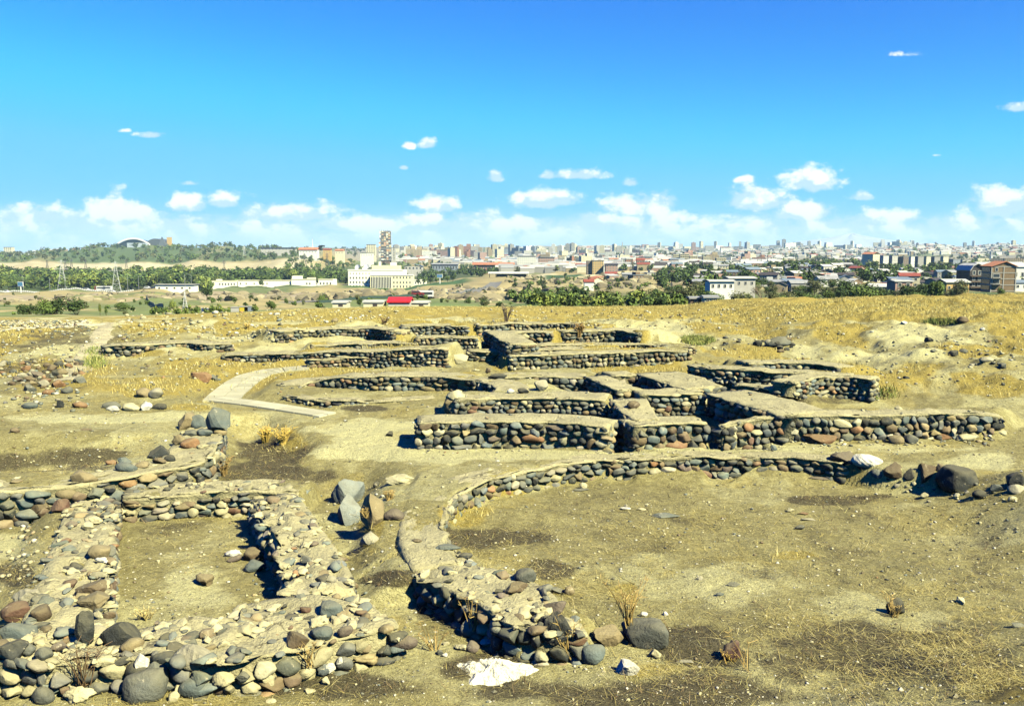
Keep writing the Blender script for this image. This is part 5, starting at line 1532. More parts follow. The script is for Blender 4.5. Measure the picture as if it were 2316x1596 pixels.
def dish(root, x, y, z, rad, az, eln, name='satellite_dish', mast=1.6):
    mb = MB(); n = 20; rr = [0, .3, .6, .85, 1]
    f = np.array([math.sin(az) * math.cos(eln), -math.cos(az) * math.cos(eln), math.sin(eln)]); e1 = np.cross(f, [0, 0, 1.]); e1 /= np.linalg.norm(e1); e2 = np.cross(e1, f)
    for side in (0, -.08):
        vv = []
        for k in rr:
            an = np.arange(n) * 2 * math.pi / n
            vv.append((np.outer(np.cos(an), e1) + np.outer(np.sin(an), e2)) * rad * k + f * rad * (.28 * k * k + side))
        V = np.vstack(vv); i = np.arange(len(rr) - 1)[:, None] * n + np.arange(n)[None, :]; j = np.arange(len(rr) - 1)[:, None] * n + (np.arange(n)[None, :] + 1) % n
        mb.add(V, np.stack([i, j, j + n, i + n], -1).reshape(-1, 4))
    mb.bar(f * rad * .05, f * rad * .75, .05, 4); mb.bar(e1 * rad * .6 + f * rad * .1, f * rad * .75, .04, 4); mb.bar(-e1 * rad * .6 + f * rad * .1, f * rad * .75, .04, 4)
    mb.bar((0, 0, -mast), -f * rad * .05, .12, 6); mb.bar((0, 0, -mast), (0, 0, -mast + .2), .6, 8)
    o = mb.build(name, paint('white_paint', (.82, .82, .78), n=.03), root, smooth=False); o.location = (x, y, z); return o


dish(root, xx(805), 10, zz(605), 2.3, -.5, .5); dish(root, xx(825.5), 10, zz(604.5), 2.3, -.3, .5)
mb = MB(); v, f = ICO[3]; mb.add(v * 1.0, f); o = mb.build('radome', paint('white_paint', (.8, .8, .75)), root, smooth=True); o.location = (xx(818), 8, H1 + .9)
mb = MB(); mb.box(-1, 1, -.5, .5, 0, 3.2); o = mb.build('roof_box', CREAM, root); o.location = (xx(856), 10, zz(601))

# long annex
d = 660; K = d / FP
p = D(617, 658, d); p[2] = min(p[2], zg(p[0], d) + .5)
zz = lambda py: D(617, py, d)[2] - p[2]; xx = lambda px: (px - 617) * K
root = empty('annex_building', p, 0, 'long low cream annex building left of the stepped office building', 'office building')
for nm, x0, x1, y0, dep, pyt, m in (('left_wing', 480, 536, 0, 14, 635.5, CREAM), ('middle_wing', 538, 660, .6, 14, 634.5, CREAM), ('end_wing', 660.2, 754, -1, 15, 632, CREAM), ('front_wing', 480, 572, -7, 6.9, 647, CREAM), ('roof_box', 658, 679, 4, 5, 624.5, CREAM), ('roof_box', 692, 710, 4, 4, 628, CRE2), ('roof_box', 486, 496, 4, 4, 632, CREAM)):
    mb = MB(); mb.box(xx(x0), xx(x1), y0, y0 + dep, -4 if nm != 'roof_box' else zz(636), zz(pyt)); mb.build(nm, m, root)
for q in range(6): win(root, xx(498 + q * 6.5), 0, zz(645), 1.0, 1.6)
for q in range(4): win(root, xx(726 + q * 7.4), -1, zz(643.5), 1.1, 1.7); win(root, xx(726 + q * 7.4), -1, zz(654.5), 1.1, 1.7)
for q in range(2): win(root, xx(695 + q * 6.8), -1, zz(643.5), 1.1, 1.5)
for px in (544, 557, 575, 589, 604): win(root, xx(px), .6, zz(643.5), .8, 1.4)
for px, ww in ((600, 2.2), (624, 2.6), (643, 2.0), (585, 1.2)):
    mb = MB(); mb.box(-ww / 2, ww / 2, -.06, .05, 0, 2.6); o = mb.build('door', DOORM, root); o.location = (xx(px), .6, zz(656))
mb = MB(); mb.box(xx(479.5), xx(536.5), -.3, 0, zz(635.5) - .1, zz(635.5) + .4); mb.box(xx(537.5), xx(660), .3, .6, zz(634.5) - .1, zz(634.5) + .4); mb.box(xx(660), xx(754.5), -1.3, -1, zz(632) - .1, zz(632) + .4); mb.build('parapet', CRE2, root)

# small white building by the highway
def simple_block(px0, px1, pyt, pyb, d, wallm, name, label, cat='building', dep=None, nwin=0, rows=1, wsz=None, roof=None, rise=0, axis='x', ry=0.0, group=None, parapet=True, wmat=None, z_soft=True, skip=()):
    w_, h_, p = box_at(px0, px1, pyt, pyb, d)
    if z_soft: dz = p[2] - zg(p[0], d)
    root = empty(name, p, ry, label, cat, group)
    dep = dep or max(6, w_ * .7)
    base = max(3.0, p[2] - min(zg(p[0] - w_ / 2, d), zg(p[0] + w_ / 2, d), zg(p[0], d)) + 2)
    mb = MB(); mb.box(-w_ / 2, w_ / 2, 0, dep, -base, h_); mb.build('wall', wallm, root)
    if roof is not None and rise: gable(root, w_, dep, h_, rise, roof, ov=.04 * w_ + .15, axis=axis)
    elif parapet:
        mb = MB(); t = .03 * w_ + .1
        mb.box(-w_ / 2 - t, w_ / 2 + t, -t, dep + t, h_ + .003, h_ + max(.25, .02 * h_)); mb.build('roof', roof or CONC, root)
    if nwin:
        sw, sh = wsz or (w_ / nwin * .5, h_ / rows * .5)
        for a in range(rows):
            for b in range(nwin):
                if (a, b) in skip: continue
                win(root, -w_ / 2 + (b + .5) * w_ / nwin, 0, h_ * (a + .5) / rows - sh / 2, sw, sh, frame=True)
    return root


simple_block(352, 438, 644, 658.5, 580, CREAM, 'low_building', 'small low white building beside the highway', nwin=5, wsz=(1.4, 1.2), dep=9)
simple_block(1026, 1063, 639, 652, 700, CREAM, 'low_building', 'small cream building right of the clipped tree row', nwin=3, wsz=(1.0, 1.2), dep=8)
# red roofed shed and pale sheds at the rim
d = 100
w_, h_, p = box_at(878, 926, 684.5, 694, d); root = empty('shed', p, 0, 'shed with bright red metal roof below the plateau rim', 'shed')
gable_wall(root, w_, 3.2, h_, .5, WM['pale grey']); gable(root, w_, 3.2, h_, .42, paint('red_metal', (.55, .03, .03), rough=.5), .15)
for k, (x0, x1, y0, lab) in enumerate(((822, 866, 684.5, 'pale block shed left of the red roofed shed'), (752, 783, 685.5, 'low white shed with sloping sheet roof far left of the red one'), (930, 968, 686, 'low pale shed just right of the red roofed shed'))):
    w_, h_, p = box_at(x0, x1, y0, 695, d + k); root = empty('shed', p, 0, lab, 'shed'); gable_wall(root, w_, 2.6, h_, .12, WM['cream']); gable(root, w_, 2.6, h_, .1, RM['pale metal'], .12)
    mb = MB(); mb.box(-.25, .25, -.03, .04, .1, h_ * .8); o = mb.build('door', RM['dark'], root); o.location = (w_ * .1, 0, 0)

# ------------------------------------------------------------------ arched hall on the hill
d = 2000; K = d / FP; p = D(320, 554, d); root = empty('sports_hall', p, 0, 'sports hall with a white arched front and dark pyramid on the hilltop', 'sports hall')
zz = lambda py: D(320, py, d)[2] - p[2]; xx = lambda px: (px - 320) * K
WHT = paint('white_arch', (.78, .77, .70)); DRK = paint('dark_panel', (.10, .115, .12), rough=.5); RUS = paint('rust_panel', (.30, .11, .06))
def arch(px0, px1, pytop, pyb, th, n=24):
    o_, i_ = [], []
    for k in range(n + 1):
        t = k / n; s = math.sin(math.pi * t) ** .8
        o_.append((xx(px0 + (px1 - px0) * t), zz(pyb + (pytop - pyb) * s) + th)); i_.append((xx(px0 + (px1 - px0) * t), zz(pyb + (pytop - pyb) * s) - th * .4))
    return o_, i_
o_, i_ = arch(264, 340, 540, 555, 2.4)
mb = MB()
for k in range(len(o_) - 1):
    mb.prism([o_[k], i_[k], i_[k + 1], o_[k + 1]][::-1], -3, 0)
mb.build('arch', WHT, root)
mb = MB(); mb.prism([(x, z - .3) for x, z in i_] + [(xx(340), -6), (xx(264), -6)], 1, 40); mb.build('glass_front', M['glass'], root)
mb = MB(); mb.box(xx(290), xx(335), -6, -.5, -6, zz(549.5)); mb.build('entrance_block', paint('pale_panel', (.45, .52, .55)), root)
o2, i2 = arch(318, 372, 540, 556, .5)
mb = MB(); mb.prism(o2[::-1] + [(xx(318), -6), (xx(372), -6)], 14, 60); mb.build('rear_shell', DRK, root)
o3, i3 = arch(264, 330, 544, 557, .5)
mb = MB(); mb.prism(o3[::-1] + [(xx(264), -6), (xx(330), -6)], 41, 70); mb.build('roof_shell', RUS, root)
mb = MB(); a, b = xx(354), xx(373); v = np.array([[a, 5, -4], [b, 5, -4], [b, 24, -4], [a, 24, -4], [xx(361), 14, zz(534.5)], ]); mb.add(v, [np.array([[0, 1, 4], [1, 2, 4], [2, 3, 4], [3, 0, 4]]), np.array([[3, 2, 1, 0]])]); mb.build('pyramid', DRK, root)
mb = MB(); mb.box(xx(367), xx(376), 26, 34, -6, zz(536)); mb.build('tower', WM['ochre'], root)

# ------------------------------------------------------------------ named buildings of the town
B = simple_block
B(9, 27, 559, 578, 2500, WM['cream'], 'apartment_block', 'lone beige slab block at the far left skyline', 'apartment block', nwin=4, rows=7)
B(78, 98, 567, 580, 2500, WM['white'], 'apartment_block', 'stepped white block on the skyline left of the green hill', 'apartment block', nwin=4, rows=5)
B(676, 717, 565, 575, 1300, WM['white'], 'villa', 'white villa with orange hipped roof on the hill crest', 'house', roof=RM['orange tile'], rise=3.2, dep=16, nwin=6, rows=1, wsz=(1, 1.5))
B(758, 777, 567, 576, 1300, WM['cream'], 'villa', 'cream villa with orange roof right of the dark pine', 'house', roof=RM['orange tile'], rise=2.2, dep=10, nwin=3, rows=1, wsz=(1, 1.4))
B(731, 748, 565, 576, 1330, WM['ochre'], 'villa', 'ochre villa half hidden by trees right of the dark pine', 'house', roof=RM['rust red'], rise=2.0, dep=9, nwin=3, rows=1, wsz=(1, 1.4))
B(815, 843, 572, 582, 1320, WM['white'], 'low_building', 'long white low building at the right end of the hill crest', nwin=5, dep=9, wsz=(1, 1.2))
B(590, 667, 560, 567, 1560, WM['pale grey'], 'low_building', 'long pale flat building on the skyline of the green hill', nwin=10, dep=12, wsz=(1.4, 1.6))
B(829, 849, 553, 577, 1700, WM['cream'], 'apartment_block', 'cream slab block left of the tall unfinished tower', 'apartment block', nwin=4, rows=8)
# unfinished tower
d = 1500; w_, h_, p = box_at(857, 886, 522, 588, d); root = empty('unfinished_tower', p, 0, 'tall unfinished tower of white floors and orange brick infill on the skyline', 'tower')
r = np.random.default_rng(6); nf = 21; fh = h_ / nf
mb = MB(); mb.box(-w_ * .36, w_ * .36, .8, w_ * .8, -8, h_ - .2); mb.build('core', WM['brown'], root)
for k in range(nf):
    ww = w_ * (.5 if k < 13 else .43)
    mb = MB(); mb.box(-ww, ww, -.6, w_ * .85, k * fh - .25, k * fh + .22); mb.build('floor_slab', WHT, root)
    for q in range(5):
        if r.random() < .72:
            mb = MB(); x0 = -ww + q * ww * .4; mb.box(x0 + .15, x0 + ww * .4 * r.uniform(.6, .95), -.45, .6, k * fh + .23, (k + 1) * fh - .26); mb.build('infill_panel', [WM['orange'], WM['orange'], WM['white'], WM['ochre'], WM['cream'], M['glass']][r.integers(6)], root)
mb = MB()
for q in range(6): mb.box(-w_ * .43 + q * w_ * .16, -w_ * .43 + q * w_ * .16 + .5, 0, .5, h_, h_ + r.uniform(1, 3))
mb.build('column_stubs', CONC, root)
B(876, 894, 560, 588, 1540, WM['pale grey'], 'apartment_block', 'pale block tucked against the right side of the unfinished tower', 'apartment block', nwin=3, rows=8)
# middle town
B(1170, 1212, 579, 611, 1050, WM['white'], 'office_block', 'white slab block with a grid of narrow windows', 'office block', nwin=9, rows=7)
B(1218, 1254, 582, 607, 1080, WM['pink'], 'office_block', 'pinkish long block right of the white grid block', 'office block', nwin=7, rows=5, roof=RM['blue grey sheet'])
B(1072, 1160, 599, 613, 1000, WM['brick'], 'factory_hall', 'long factory hall with an orange tiled roof', 'factory', nwin=16, rows=1, dep=20, roof=RM['orange tile'], rise=2.4, wsz=(1.6, 2.2))
B(1327, 1341, 590, 621, 748, WM['brown'], 'apartment_block', 'dark side wing of the yellow apartment house', 'apartment block', nwin=2, rows=5)
B(1340, 1365, 589, 621, 745, WM['ochre'], 'apartment_block', 'yellow unfinished apartment house with dark window holes', 'apartment block', nwin=5, rows=6, dep=12)
B(1370, 1397, 599, 620, 735, WM['pink'], 'apartment_block', 'pink apartment house with a dark brown roof', 'apartment block', nwin=4, rows=4, roof=RM['dark'], rise=1.0, dep=9)
B(1322, 1343, 638, 643, 330, WM['white'], 'pavilion', 'low pavilion with a red hipped roof among bushes', 'pavilion', roof=RM['rust red'], rise=.9, dep=4)
B(1415, 1432, 586, 602, 1000, WM['brick'], 'apartment_block', 'orange brick block behind the pink house', 'apartment block', nwin=4, rows=4)
B(1440, 1458, 588, 606, 960, WM['brick'], 'workshop', 'dark orange workshop right of the orange brick block', 'workshop', nwin=3, rows=2, roof=RM['rust red'], rise=2)
B(978, 1035, 598, 612, 1150, WM['blue grey'], 'long_shed', 'long bluish shed left of the factory hall', 'shed', nwin=9, rows=1, dep=14, roof=RM['grey sheet'], rise=1.5)
B(915, 955, 602, 611, 1100, WM['pale grey'], 'long_shed', 'pale blue roofed shed right of the office building', 'shed', nwin=5, rows=1, dep=14, roof=RM['blue grey sheet'], rise=2.6, axis='y')
# canopy filling station
d = 640; w_, h_, p = box_at(1104, 1196, 615, 629, d); root = empty('filling_station', p, 0, 'filling station under a long white flat canopy', 'filling station')
mb = MB(); mb.box(-w_ / 2, w_ / 2, -1, 7, h_ - 1.2, h_); mb.build('canopy', WHT, root)
for q in range(7):
    mb = MB(); x = -w_ / 2 + 1 + q * (w_ - 2) / 6; mb.box(x - .2, x + .2, 2, 2.4, -4, h_ - 1.205); mb.build('column', DRK, root)
mb = MB(); mb.box(-w_ * .3, w_ * .45, 4, 6.8, -4, h_ - 1.5); mb.build('kiosk', WM['brown'], root)
# twin silos and batching tower
d = 620; w_, h_, p = box_at(1540, 1548, 612, 630, d); root = empty('silo', p, 0, 'pair of white cylindrical silos joined by a gantry', 'silo')
for sx in (-1.3, 1.3):
    mb = MB(); mb.bar((sx, 0, -3), (sx, 0, h_), 1.15, 14); mb.bar((sx, 0, h_), (sx, 0, h_ + .9), 1.15, 14, r2=.3); mb.build('cylinder', WHT, root, smooth=False)
mb = MB(); mb.box(-2.4, 2.4, -.3, .3, h_ + .95, h_ + 1.15); mb.build('gantry', M['metal'], root)
B(1533, 1552, 605, 628, 650, WM['cream'], 'batching_tower', 'square cream tower with a flat sheet roof behind the silos', 'tower', nwin=3, rows=2, roof=RM['pale metal'], rise=.8, dep=6)
# unfinished town blocks
for k, (x0, x1, yt, yb, dd, lab) in enumerate(((1522, 1536, 577, 610, 1180, 'narrow unfinished block at the left of the building site'), (1538, 1558, 575, 611, 1150, 'broad unfinished block of open white floors on the building site'), (1560, 1577, 579, 610, 1160, 'unfinished block at the right of the building site'), (1590, 1606, 582, 607, 1250, 'brownish tower block right of the building site'), (1620, 1642, 584, 609, 1230, 'brick red block with pale bands right of the building site'))):
    w_, h_, p = box_at(x0, x1, yt, yb, dd); root = empty('apartment_block', p, 0, lab, 'apartment block')
    mb = MB(); mb.box(-w_ * .46, w_ * .46, .6, w_ * .8, -6, h_); mb.build('core', WM[['tan', 'brown', 'tan', 'pink', 'brick'][k]], root)
    nf = 9
    for q in range(nf + 1): mb = MB(); mb.box(-w_ / 2, w_ / 2, -.4, w_ * .85, q * h_ / nf - .25, q * h_ / nf + .5); mb.build('floor_slab', WM['cream'], root)
    for q in range(5): mb = MB(); x = -w_ / 2 + .3 + q * (w_ - .6) / 4; mb.box(x - .25, x + .25, -.2, .595, -5, h_ - .26); mb.build('column', CONC, root)
# row of tall blocks at the right; darker walls paint in the shaded sides
for k, (x0, x1, yt, yb, wc, lab) in enumerate(((1968, 1994, 575, 607, 'cream', 'cream block with a pointed gable at the left of the tower row'), (1996, 2010, 578, 608, 'white', 'white block behind the pointed one in the tower row'), (2012, 2034, 578, 610, 'pale grey', 'pale grey block second in the tower row'), (2041, 2055, 581, 610, 'brown', 'brown block painted as a shaded side in the tower row'), (2056, 2071, 580, 611, 'white', 'slender white block in the tower row'),
        (2074, 2089, 580, 613, 'grey', 'blank grey gable block in the middle of the tower row'), (2090, 2108, 580, 613, 'cream', 'cream balcony block in the middle of the tower row'), (2111, 2126, 581, 615, 'grey', 'second blank grey block of the tower row'), (2127, 2149, 580, 614, 'cream', 'bright balcony block of the tower row'), (2153, 2172, 586, 616, 'blue grey', 'darker block near the right end of the tower row'), (2174, 2197, 587, 616, 'pale grey', 'last block at the right end of the tower row'))):
    B(x0, x1, yt, yb, 960 + 6 * k, WM[wc], 'tower_block', lab, 'tower block', ry=(.62 if k in (0, 2, 4, 6, 8) else .25), nwin=0 if 'blank' in lab else 4, rows=9, dep=13, group='tower blocks behind the hillside', roof=(RM['orange tile'] if k == 0 else None), rise=(2.2 if k == 0 else 0), axis='y')
# pylons, masts, chimney
def pylon(px, pyb, pyt, d, label, dark=False, arms=True, group='lattice pylons'):
    a = D(px, pyb, d); b = D(px, pyt, d); h_ = b[2] - a[2]; w_ = h_ * .13
    root = empty('pylon', a, .35, label, 'pylon', group); t = max(.035, d * .00014)
    m = paint('pylon_dark' if dark else 'pylon_pale', (.10, .10, .10) if dark else (.55, .56, .54))
    mb = MB(); lev = np.linspace(0, 1, 8); hw = lambda k: w_ * (1 - k) ** 1.3 + w_ * .1
    cs = ((-1, -1), (1, -1), (1, 1), (-1, 1))
    for k in range(7):
        for q in range(4):
            p0 = np.array([cs[q][0] * hw(lev[k]), cs[q][1] * hw(lev[k]), lev[k] * h_]); p1 = np.array([cs[q][0] * hw(lev[k + 1]), cs[q][1] * hw(lev[k + 1]), lev[k + 1] * h_])
            n2 = np.array([cs[(q + 1) % 4][0] * hw(lev[k + 1]), cs[(q + 1) % 4][1] * hw(lev[k + 1]), lev[k + 1] * h_])
            mb.bar(p0, p1, t, 3); mb.bar(p0, n2, t * .6, 3); mb.bar(p1, n2, t * .6, 3)
    mb.build('lattice', m, root)
    if arms:
        for zk, L in ((.70, .22), (.82, .18), (.93, .13)):
            ab = MB()
            for s in (-1, 1): ab.bar((0, 0, zk * h_), (s * L * h_, 0, zk * h_), t * .9, 3); ab.bar((0, 0, (zk + .05) * h_), (s * L * h_, 0, zk * h_), t * .7, 3)
            ab.build('cross_arm', m, root)


for k, (px, yb, yt, d, dk, lab) in enumerate(((264, 662, 591, 590, 0, 'pale lattice pylon nearest the highway'), (142, 656, 588, 640, 0, 'pale lattice pylon left of the nearest one'), (150, 640, 588, 880, 1, 'dark lattice pylon just behind the left pale one'), (107, 606, 588, 1050, 1, 'small dark pylon on the bare slope, farthest left'), (162, 604, 585, 1150, 1, 'small dark pylon on the bare slope near the arched hall'),
                                  (194, 606, 586, 1120, 1, 'second small dark pylon on the bare slope'), (286, 608, 586, 1000, 1, 'small dark pylon above the nearest pale pylon'), (507, 612, 588, 980, 1, 'dark pylon above the long annex'), (553, 583, 556, 1650, 0, 'pale pylon on the green hill right of the hall'), (689, 600, 573, 1150, 1, 'dark pylon below the white villa'), (740, 600, 573, 1150, 1, 'dark pylon below the ochre villa'), (873, 604, 573, 1200, 1, 'dark pylon in front of the unfinished tower'), (1428, 622, 586, 720, 1, 'thin dark pylon right of the yellow apartment house'))):
    pylon(px, yb, yt, d, lab, bool(dk))
pylon(419, 698, 660, 128, 'small white lattice mast on the slope below the highway', False, False)
a = D(419, 661, 128); root = empty('mast_aerial', a, 0, 'thin aerial rod on top of the small lattice mast', 'aerial'); mb = MB(); mb.bar((0, 0, -.2), (0, 0, D(419, 620, 128)[2] - a[2]), .03, 4); mb.build('rod', M['metal'], root)
for px, yb, yt, d, wd, nm, lab in ((707, 566, 540, 1700, .8, 'needle_tower', 'slender white needle tower beside the dark pine'), (1407, 580, 548, 2300, 1.6, 'chimney', 'tall thin chimney in the middle of the town')):
    a = D(px, yb, d); hh = D(px, yt, d)[2] - a[2]; root = empty(nm, a, 0, lab, 'tower'); mb = MB(); mb.bar((0, 0, -5), (0, 0, hh), wd * 1.6, 8, r2=wd * .5); mb.build('shaft', WHT if 'needle' in nm else CONC, root); mb = MB(); mb.bar((0, 0, hh), (0, 0, hh + 2), wd * .5, 8, r2=.1); mb.build('tip', M['metal'], root)
# billboards
for px0, px1, yt, yb, foot, d, lab in ((39, 53, 637, 648, 664, 560, 'billboard on one leg standing by the highway'), (988, 1001, 620, 628, 640, 640, 'billboard on one leg behind the clipped trees')):
    w_, h_, p = box_at(px0, px1, yt, yb, d); root = empty('billboard', (p[0], p[1], zg(p[0], d)), -.2, lab, 'billboard'); z0 = p[2] - zg(p[0], d)
    mb = MB(); mb.box(-w_ / 2, w_ / 2, 0, .5, z0, z0 + h_); mb.build('frame', WHT, root)
    mb = MB(); mb.box(-w_ * .46, w_ * .46, -.05, -.003, z0 + .3, z0 + h_ - .3); mb.build('panel', paint('poster_blue', (.10, .26, .42), n=.2), root)
    mb = MB(); mb.bar((0, .3, -1.5), (0, .3, z0 - .003), .35, 8); mb.build('leg', WHT, root)

# ------------------------------------------------------------------ roads, barrier, vehicles
def road(name, pts, wd, col, z=.12, label=None):
    mb = MB(); P = np.array([[*at(px, d)[:2]] for px, d in pts]); Q, q = resample(P, 6.0)
    T = np.gradient(Q, axis=0); T /= np.linalg.norm(T, axis=1)[:, None]; N = np.stack([T[:, 1], -T[:, 0]], 1)
    of = np.linspace(-.5, .5, 5) * wd; V = Q[:, None, :] + N[:, None, :] * of[None, :, None]
    zc = zt(Q[:, 0], Q[:, 1]); Z = np.maximum(zt(V[..., 0], V[..., 1]), zc[:, None]) + z
    V = np.concatenate([V, Z[..., None]], -1); m_ = 5
    i = np.arange(len(Q) - 1)[:, None] * m_ + np.arange(m_ - 1)[None, :]
    mb.add(V.reshape(-1, 3), np.stack([i, i + m_, i + m_ + 1, i + 1], -1).reshape(-1, 4)[:, ::-1], col)
    o = mb.build(name, M['slab']); tag(o, label, 'road', kind='structure'); return Q, N


road('road', [(-120, 604), (0, 600), (200, 606), (440, 600)], 12, (.17, .165, .15), .25, 'grey highway in front of the long wood')
road('road', [(640, 215), (760, 225), (900, 250), (1000, 290), (1060, 340), (1110, 420), (1122, 500)], 7, (.22, .21, .18), .2, 'grey road curving up below the white buildings')
# white barrier posts of the highway
Pn = [at(px, 591) for px in np.linspace(-30, 300, 67)]
root = empty('guardrail', Pn[30], 0, 'long white concrete guardrail along the highway', 'guardrail')
mb = MB()
for a, b in zip(Pn[:-1], Pn[1:]): mb.box(a[0] - Pn[30][0], b[0] - Pn[30][0] - .5, -.2, .2, a[2] - Pn[30][2] + .3, a[2] - Pn[30][2] + 1.15)
o = mb.build('rail', WHT, root); o['kind'] = 'stuff'


def vehicle(px, d, L, H_, colr, label, kind='car', rz=0.0, group='cars on the highway'):
    p = at(px, d, .3); root = empty('parked_car' if kind == 'car' else kind, p, rz, label, 'car' if kind == 'car' else kind, group if kind == 'car' else None)
    W2 = .9; mb = MB(); m = paint('car_' + str(colr), colr, rough=.35, n=.02)
    if kind == 'car':
        mb.prism([(-L / 2, .35), (L / 2, .35), (L / 2, .8), (L * .28, .95), (L * .12, H_), (-L * .3, H_), (-L * .46, .95), (-L / 2, .85)][::-1], -W2, W2); mb.build('body', m, root)
        g = MB(); g.prism([(L * .24, .97), (L * .1, H_ - .1), (-L * .27, H_ - .1), (-L * .4, .97)], -W2 - .02, W2 + .02); g.build('window', M['glass'], root)
    else:
        mb.prism([(-L / 2, .5), (L / 2, .5), (L / 2, H_ * .8), (L * .47, H_), (-L / 2, H_)][::-1], -1.2, 1.2); mb.build('body', m, root)
        g = MB(); g.box(-L * .46, L * .46, -1.23, 1.23, H_ * .5, H_ * .8); g.build('window', M['glass'], root)
    for sx in (-L * .32, L * .32):
        for sy in (-W2, W2):
            wb = MB(); wb.bar((sx, sy - .12, .34), (sx, sy + .12, .34), .34, 10, (.03, .03, .03)); wb.build('wheel', M['straw'], root)


for k, (px, L, c, lab) in enumerate(((9, 4.6, (.75, .75, .72), 'white car farthest left on the highway'), (192, 4.5, (.7, .7, .68), 'white car left of the pale pylons'), (250, 4.4, (.74, .74, .7), 'white car near the bus on the highway'), (184, 4.4, (.05, .06, .07), 'dark car left of the white ones on the highway'), (345, 4.3, (.04, .05, .08), 'dark blue car beside the small low white building'), (412, 4.3, (.05, .05, .06), 'black car in front of the small low white building'), (330, 4.5, (.7, .7, .66), 'white car left of the dark blue car'))):
    vehicle(px, 600, L, 1.5, c, lab)
vehicle(232, 604, 10, 3.1, (.76, .76, .7), 'white bus on the highway below the wood', 'bus')
vehicle(226, 611, 9, 3.0, (.30, .08, .05), 'dark red truck body behind the white bus', 'truck')
vehicle(942, 262, 4.3, 1.5, (.22, .03, .03), 'dark red car on the road below the office building', rz=.1, group=None)
vehicle(962, 264, 4.5, 2.2, (.7, .7, .66), 'white van on the road below the office building', 'van')
# fences
def fence(pts, hgt, label, mat, step=2.5, name='fence'):
    P = np.array([at(px, d) for px, d in pts]); Q, q = resample(P, step); Q[:, 2] = zt(Q[:, 0], Q[:, 1]); c = Q[len(Q) // 2].copy(); root = empty(name, c, 0, label, 'fence'); Q = Q - c
    fb, pb = MB(), MB()
    for a, b in zip(Q[:-1], Q[1:]):
        v = np.array([[*a[:2], a[2] + .1], [*b[:2], b[2] + .1], [*b[:2], b[2] + hgt], [*a[:2], a[2] + hgt]]); n = np.array([-(b - a)[1], (b - a)[0], 0]); n = n / np.linalg.norm(n) * .03
        fb.add(np.vstack([v - n, v + n]), np.array([[0, 1, 2, 3], [7, 6, 5, 4], [3, 2, 6, 7], [0, 4, 5, 1]])); pb.bar(a + [0, 0, -.4], a + [0, 0, hgt + .1], .05, 4)
    fb.build('mesh_panel', mat, root); o = pb.build('posts', mat, root); o['kind'] = 'stuff'


GRN = paint('fence_green', (.05, .085, .07))
fence([(720, 205), (800, 222), (900, 244), (990, 280), (1050, 330), (1100, 410)], .75, 'dark green fence along the curving road', GRN)
fence([(326, 280), (334, 210), (346, 165), (364, 140)], .9, 'grey green fence running down the left slope', paint('fence_grey', (.24, .26, .20)), 3)
# graves-like white enclosure below the mast
fence([(451, 120), (480, 118), (500, 117)], .8, 'low white picket enclosure right of the lattice mast', WHT, .7)
for k, (px, c, lab) in enumerate(((527, 'pale grey', 'pale container beside the yellow one'), (546, 'ochre', 'yellow container at the rim below the annex'), (558, 'blue grey', 'grey container right of the yellow one'))):
    p = at(px, 112); root = empty('container', p, 0, lab, 'container', 'containers at the rim'); mb = MB(); mb.box(-.55, .55, 0, .9, -.3, .75); mb.build('body', WM[c] if c != 'ochre' else paint('yellow', (.62, .48, .05)), root)
    mb = MB(); mb.box(-.6, .6, -.05, .95, .752, .80); mb.build('lid', CONC, root)

# ------------------------------------------------------------------ right hand brink: brick shell, dark gambrel house, white hall, orange house, white houses
d = 300; K = d / FP; w_, h_, p = box_at(2242, 2294, 603, 658, d)
root = empty('brick_building', p, -.12, 'unfinished four storey brick building with concrete frame and orange roof', 'building')
dep = 9; BR = paint('brick_infill', (.25, .175, .095), n=.25, scale=2); 
mb = MB(); mb.box(-w_ / 2 + .15, w_ / 2 - .15, .12, dep - .1, -3, h_); mb.build('wall', BR, root)
mb = MB(); mb.prism([(-w_ / 2, h_), (w_ / 2, h_), (w_ * .06, h_ + 1.5)], .12, .35); mb.build('gable', BR, root)
nf = 4
for k in range(nf + 1): mb = MB(); mb.box(-w_ / 2 - .05, w_ / 2 + .05, 0, dep, k * h_ / nf - .13, k * h_ / nf + .13); mb.build('floor_band', CONC, root)
for x in (-w_ / 2, -w_ * .0, w_ / 2): mb = MB(); mb.box(x - .16, x + .16, -.03, .2, -3, h_ - .135); mb.build('column', CONC, root)
for k in range(nf):
    for x in ((-w_ * .30,) if k else ()): win(root, x, .1, k * h_ / nf + .4, w_ * .3 if k < 3 else w_ * .12, h_ / nf * .62)
for k in (1, 2):
    mb = MB(); mb.box(-w_ * .5, -w_ * .1, -1.1, -.04, k * h_ / nf + .14, k * h_ / nf + .26); mb.build('balcony', CONC, root)
for k in range(nf):
    mb = MB(); mb.box(-w_ / 2 - .08, -w_ / 2 + .14, 1.2, dep - 1.2, k * h_ / nf + .3, (k + 1) * h_ / nf - .3); mb.build('side_opening', M['glass'], root)
mb = MB(); mb.prism([(-w_ / 2 - .4, h_ - .05), (w_ * .06, h_ + 1.62), (w_ / 2 + .4, h_ - .05), (w_ / 2 + .4, h_ + .12), (w_ * .06, h_ + 1.85), (-w_ / 2 - .4, h_ + .12)][::-1], -.4, dep + .4); mb.build('roof', paint('roof_orange', (.52, .22, .10)), root)
d = 330; w_, h_, p = box_at(2193, 2226, 612, 650, d); root = empty('gambrel_house', p, .1, 'dark house with a rounded gambrel gable and balconies beside the brick building', 'house')
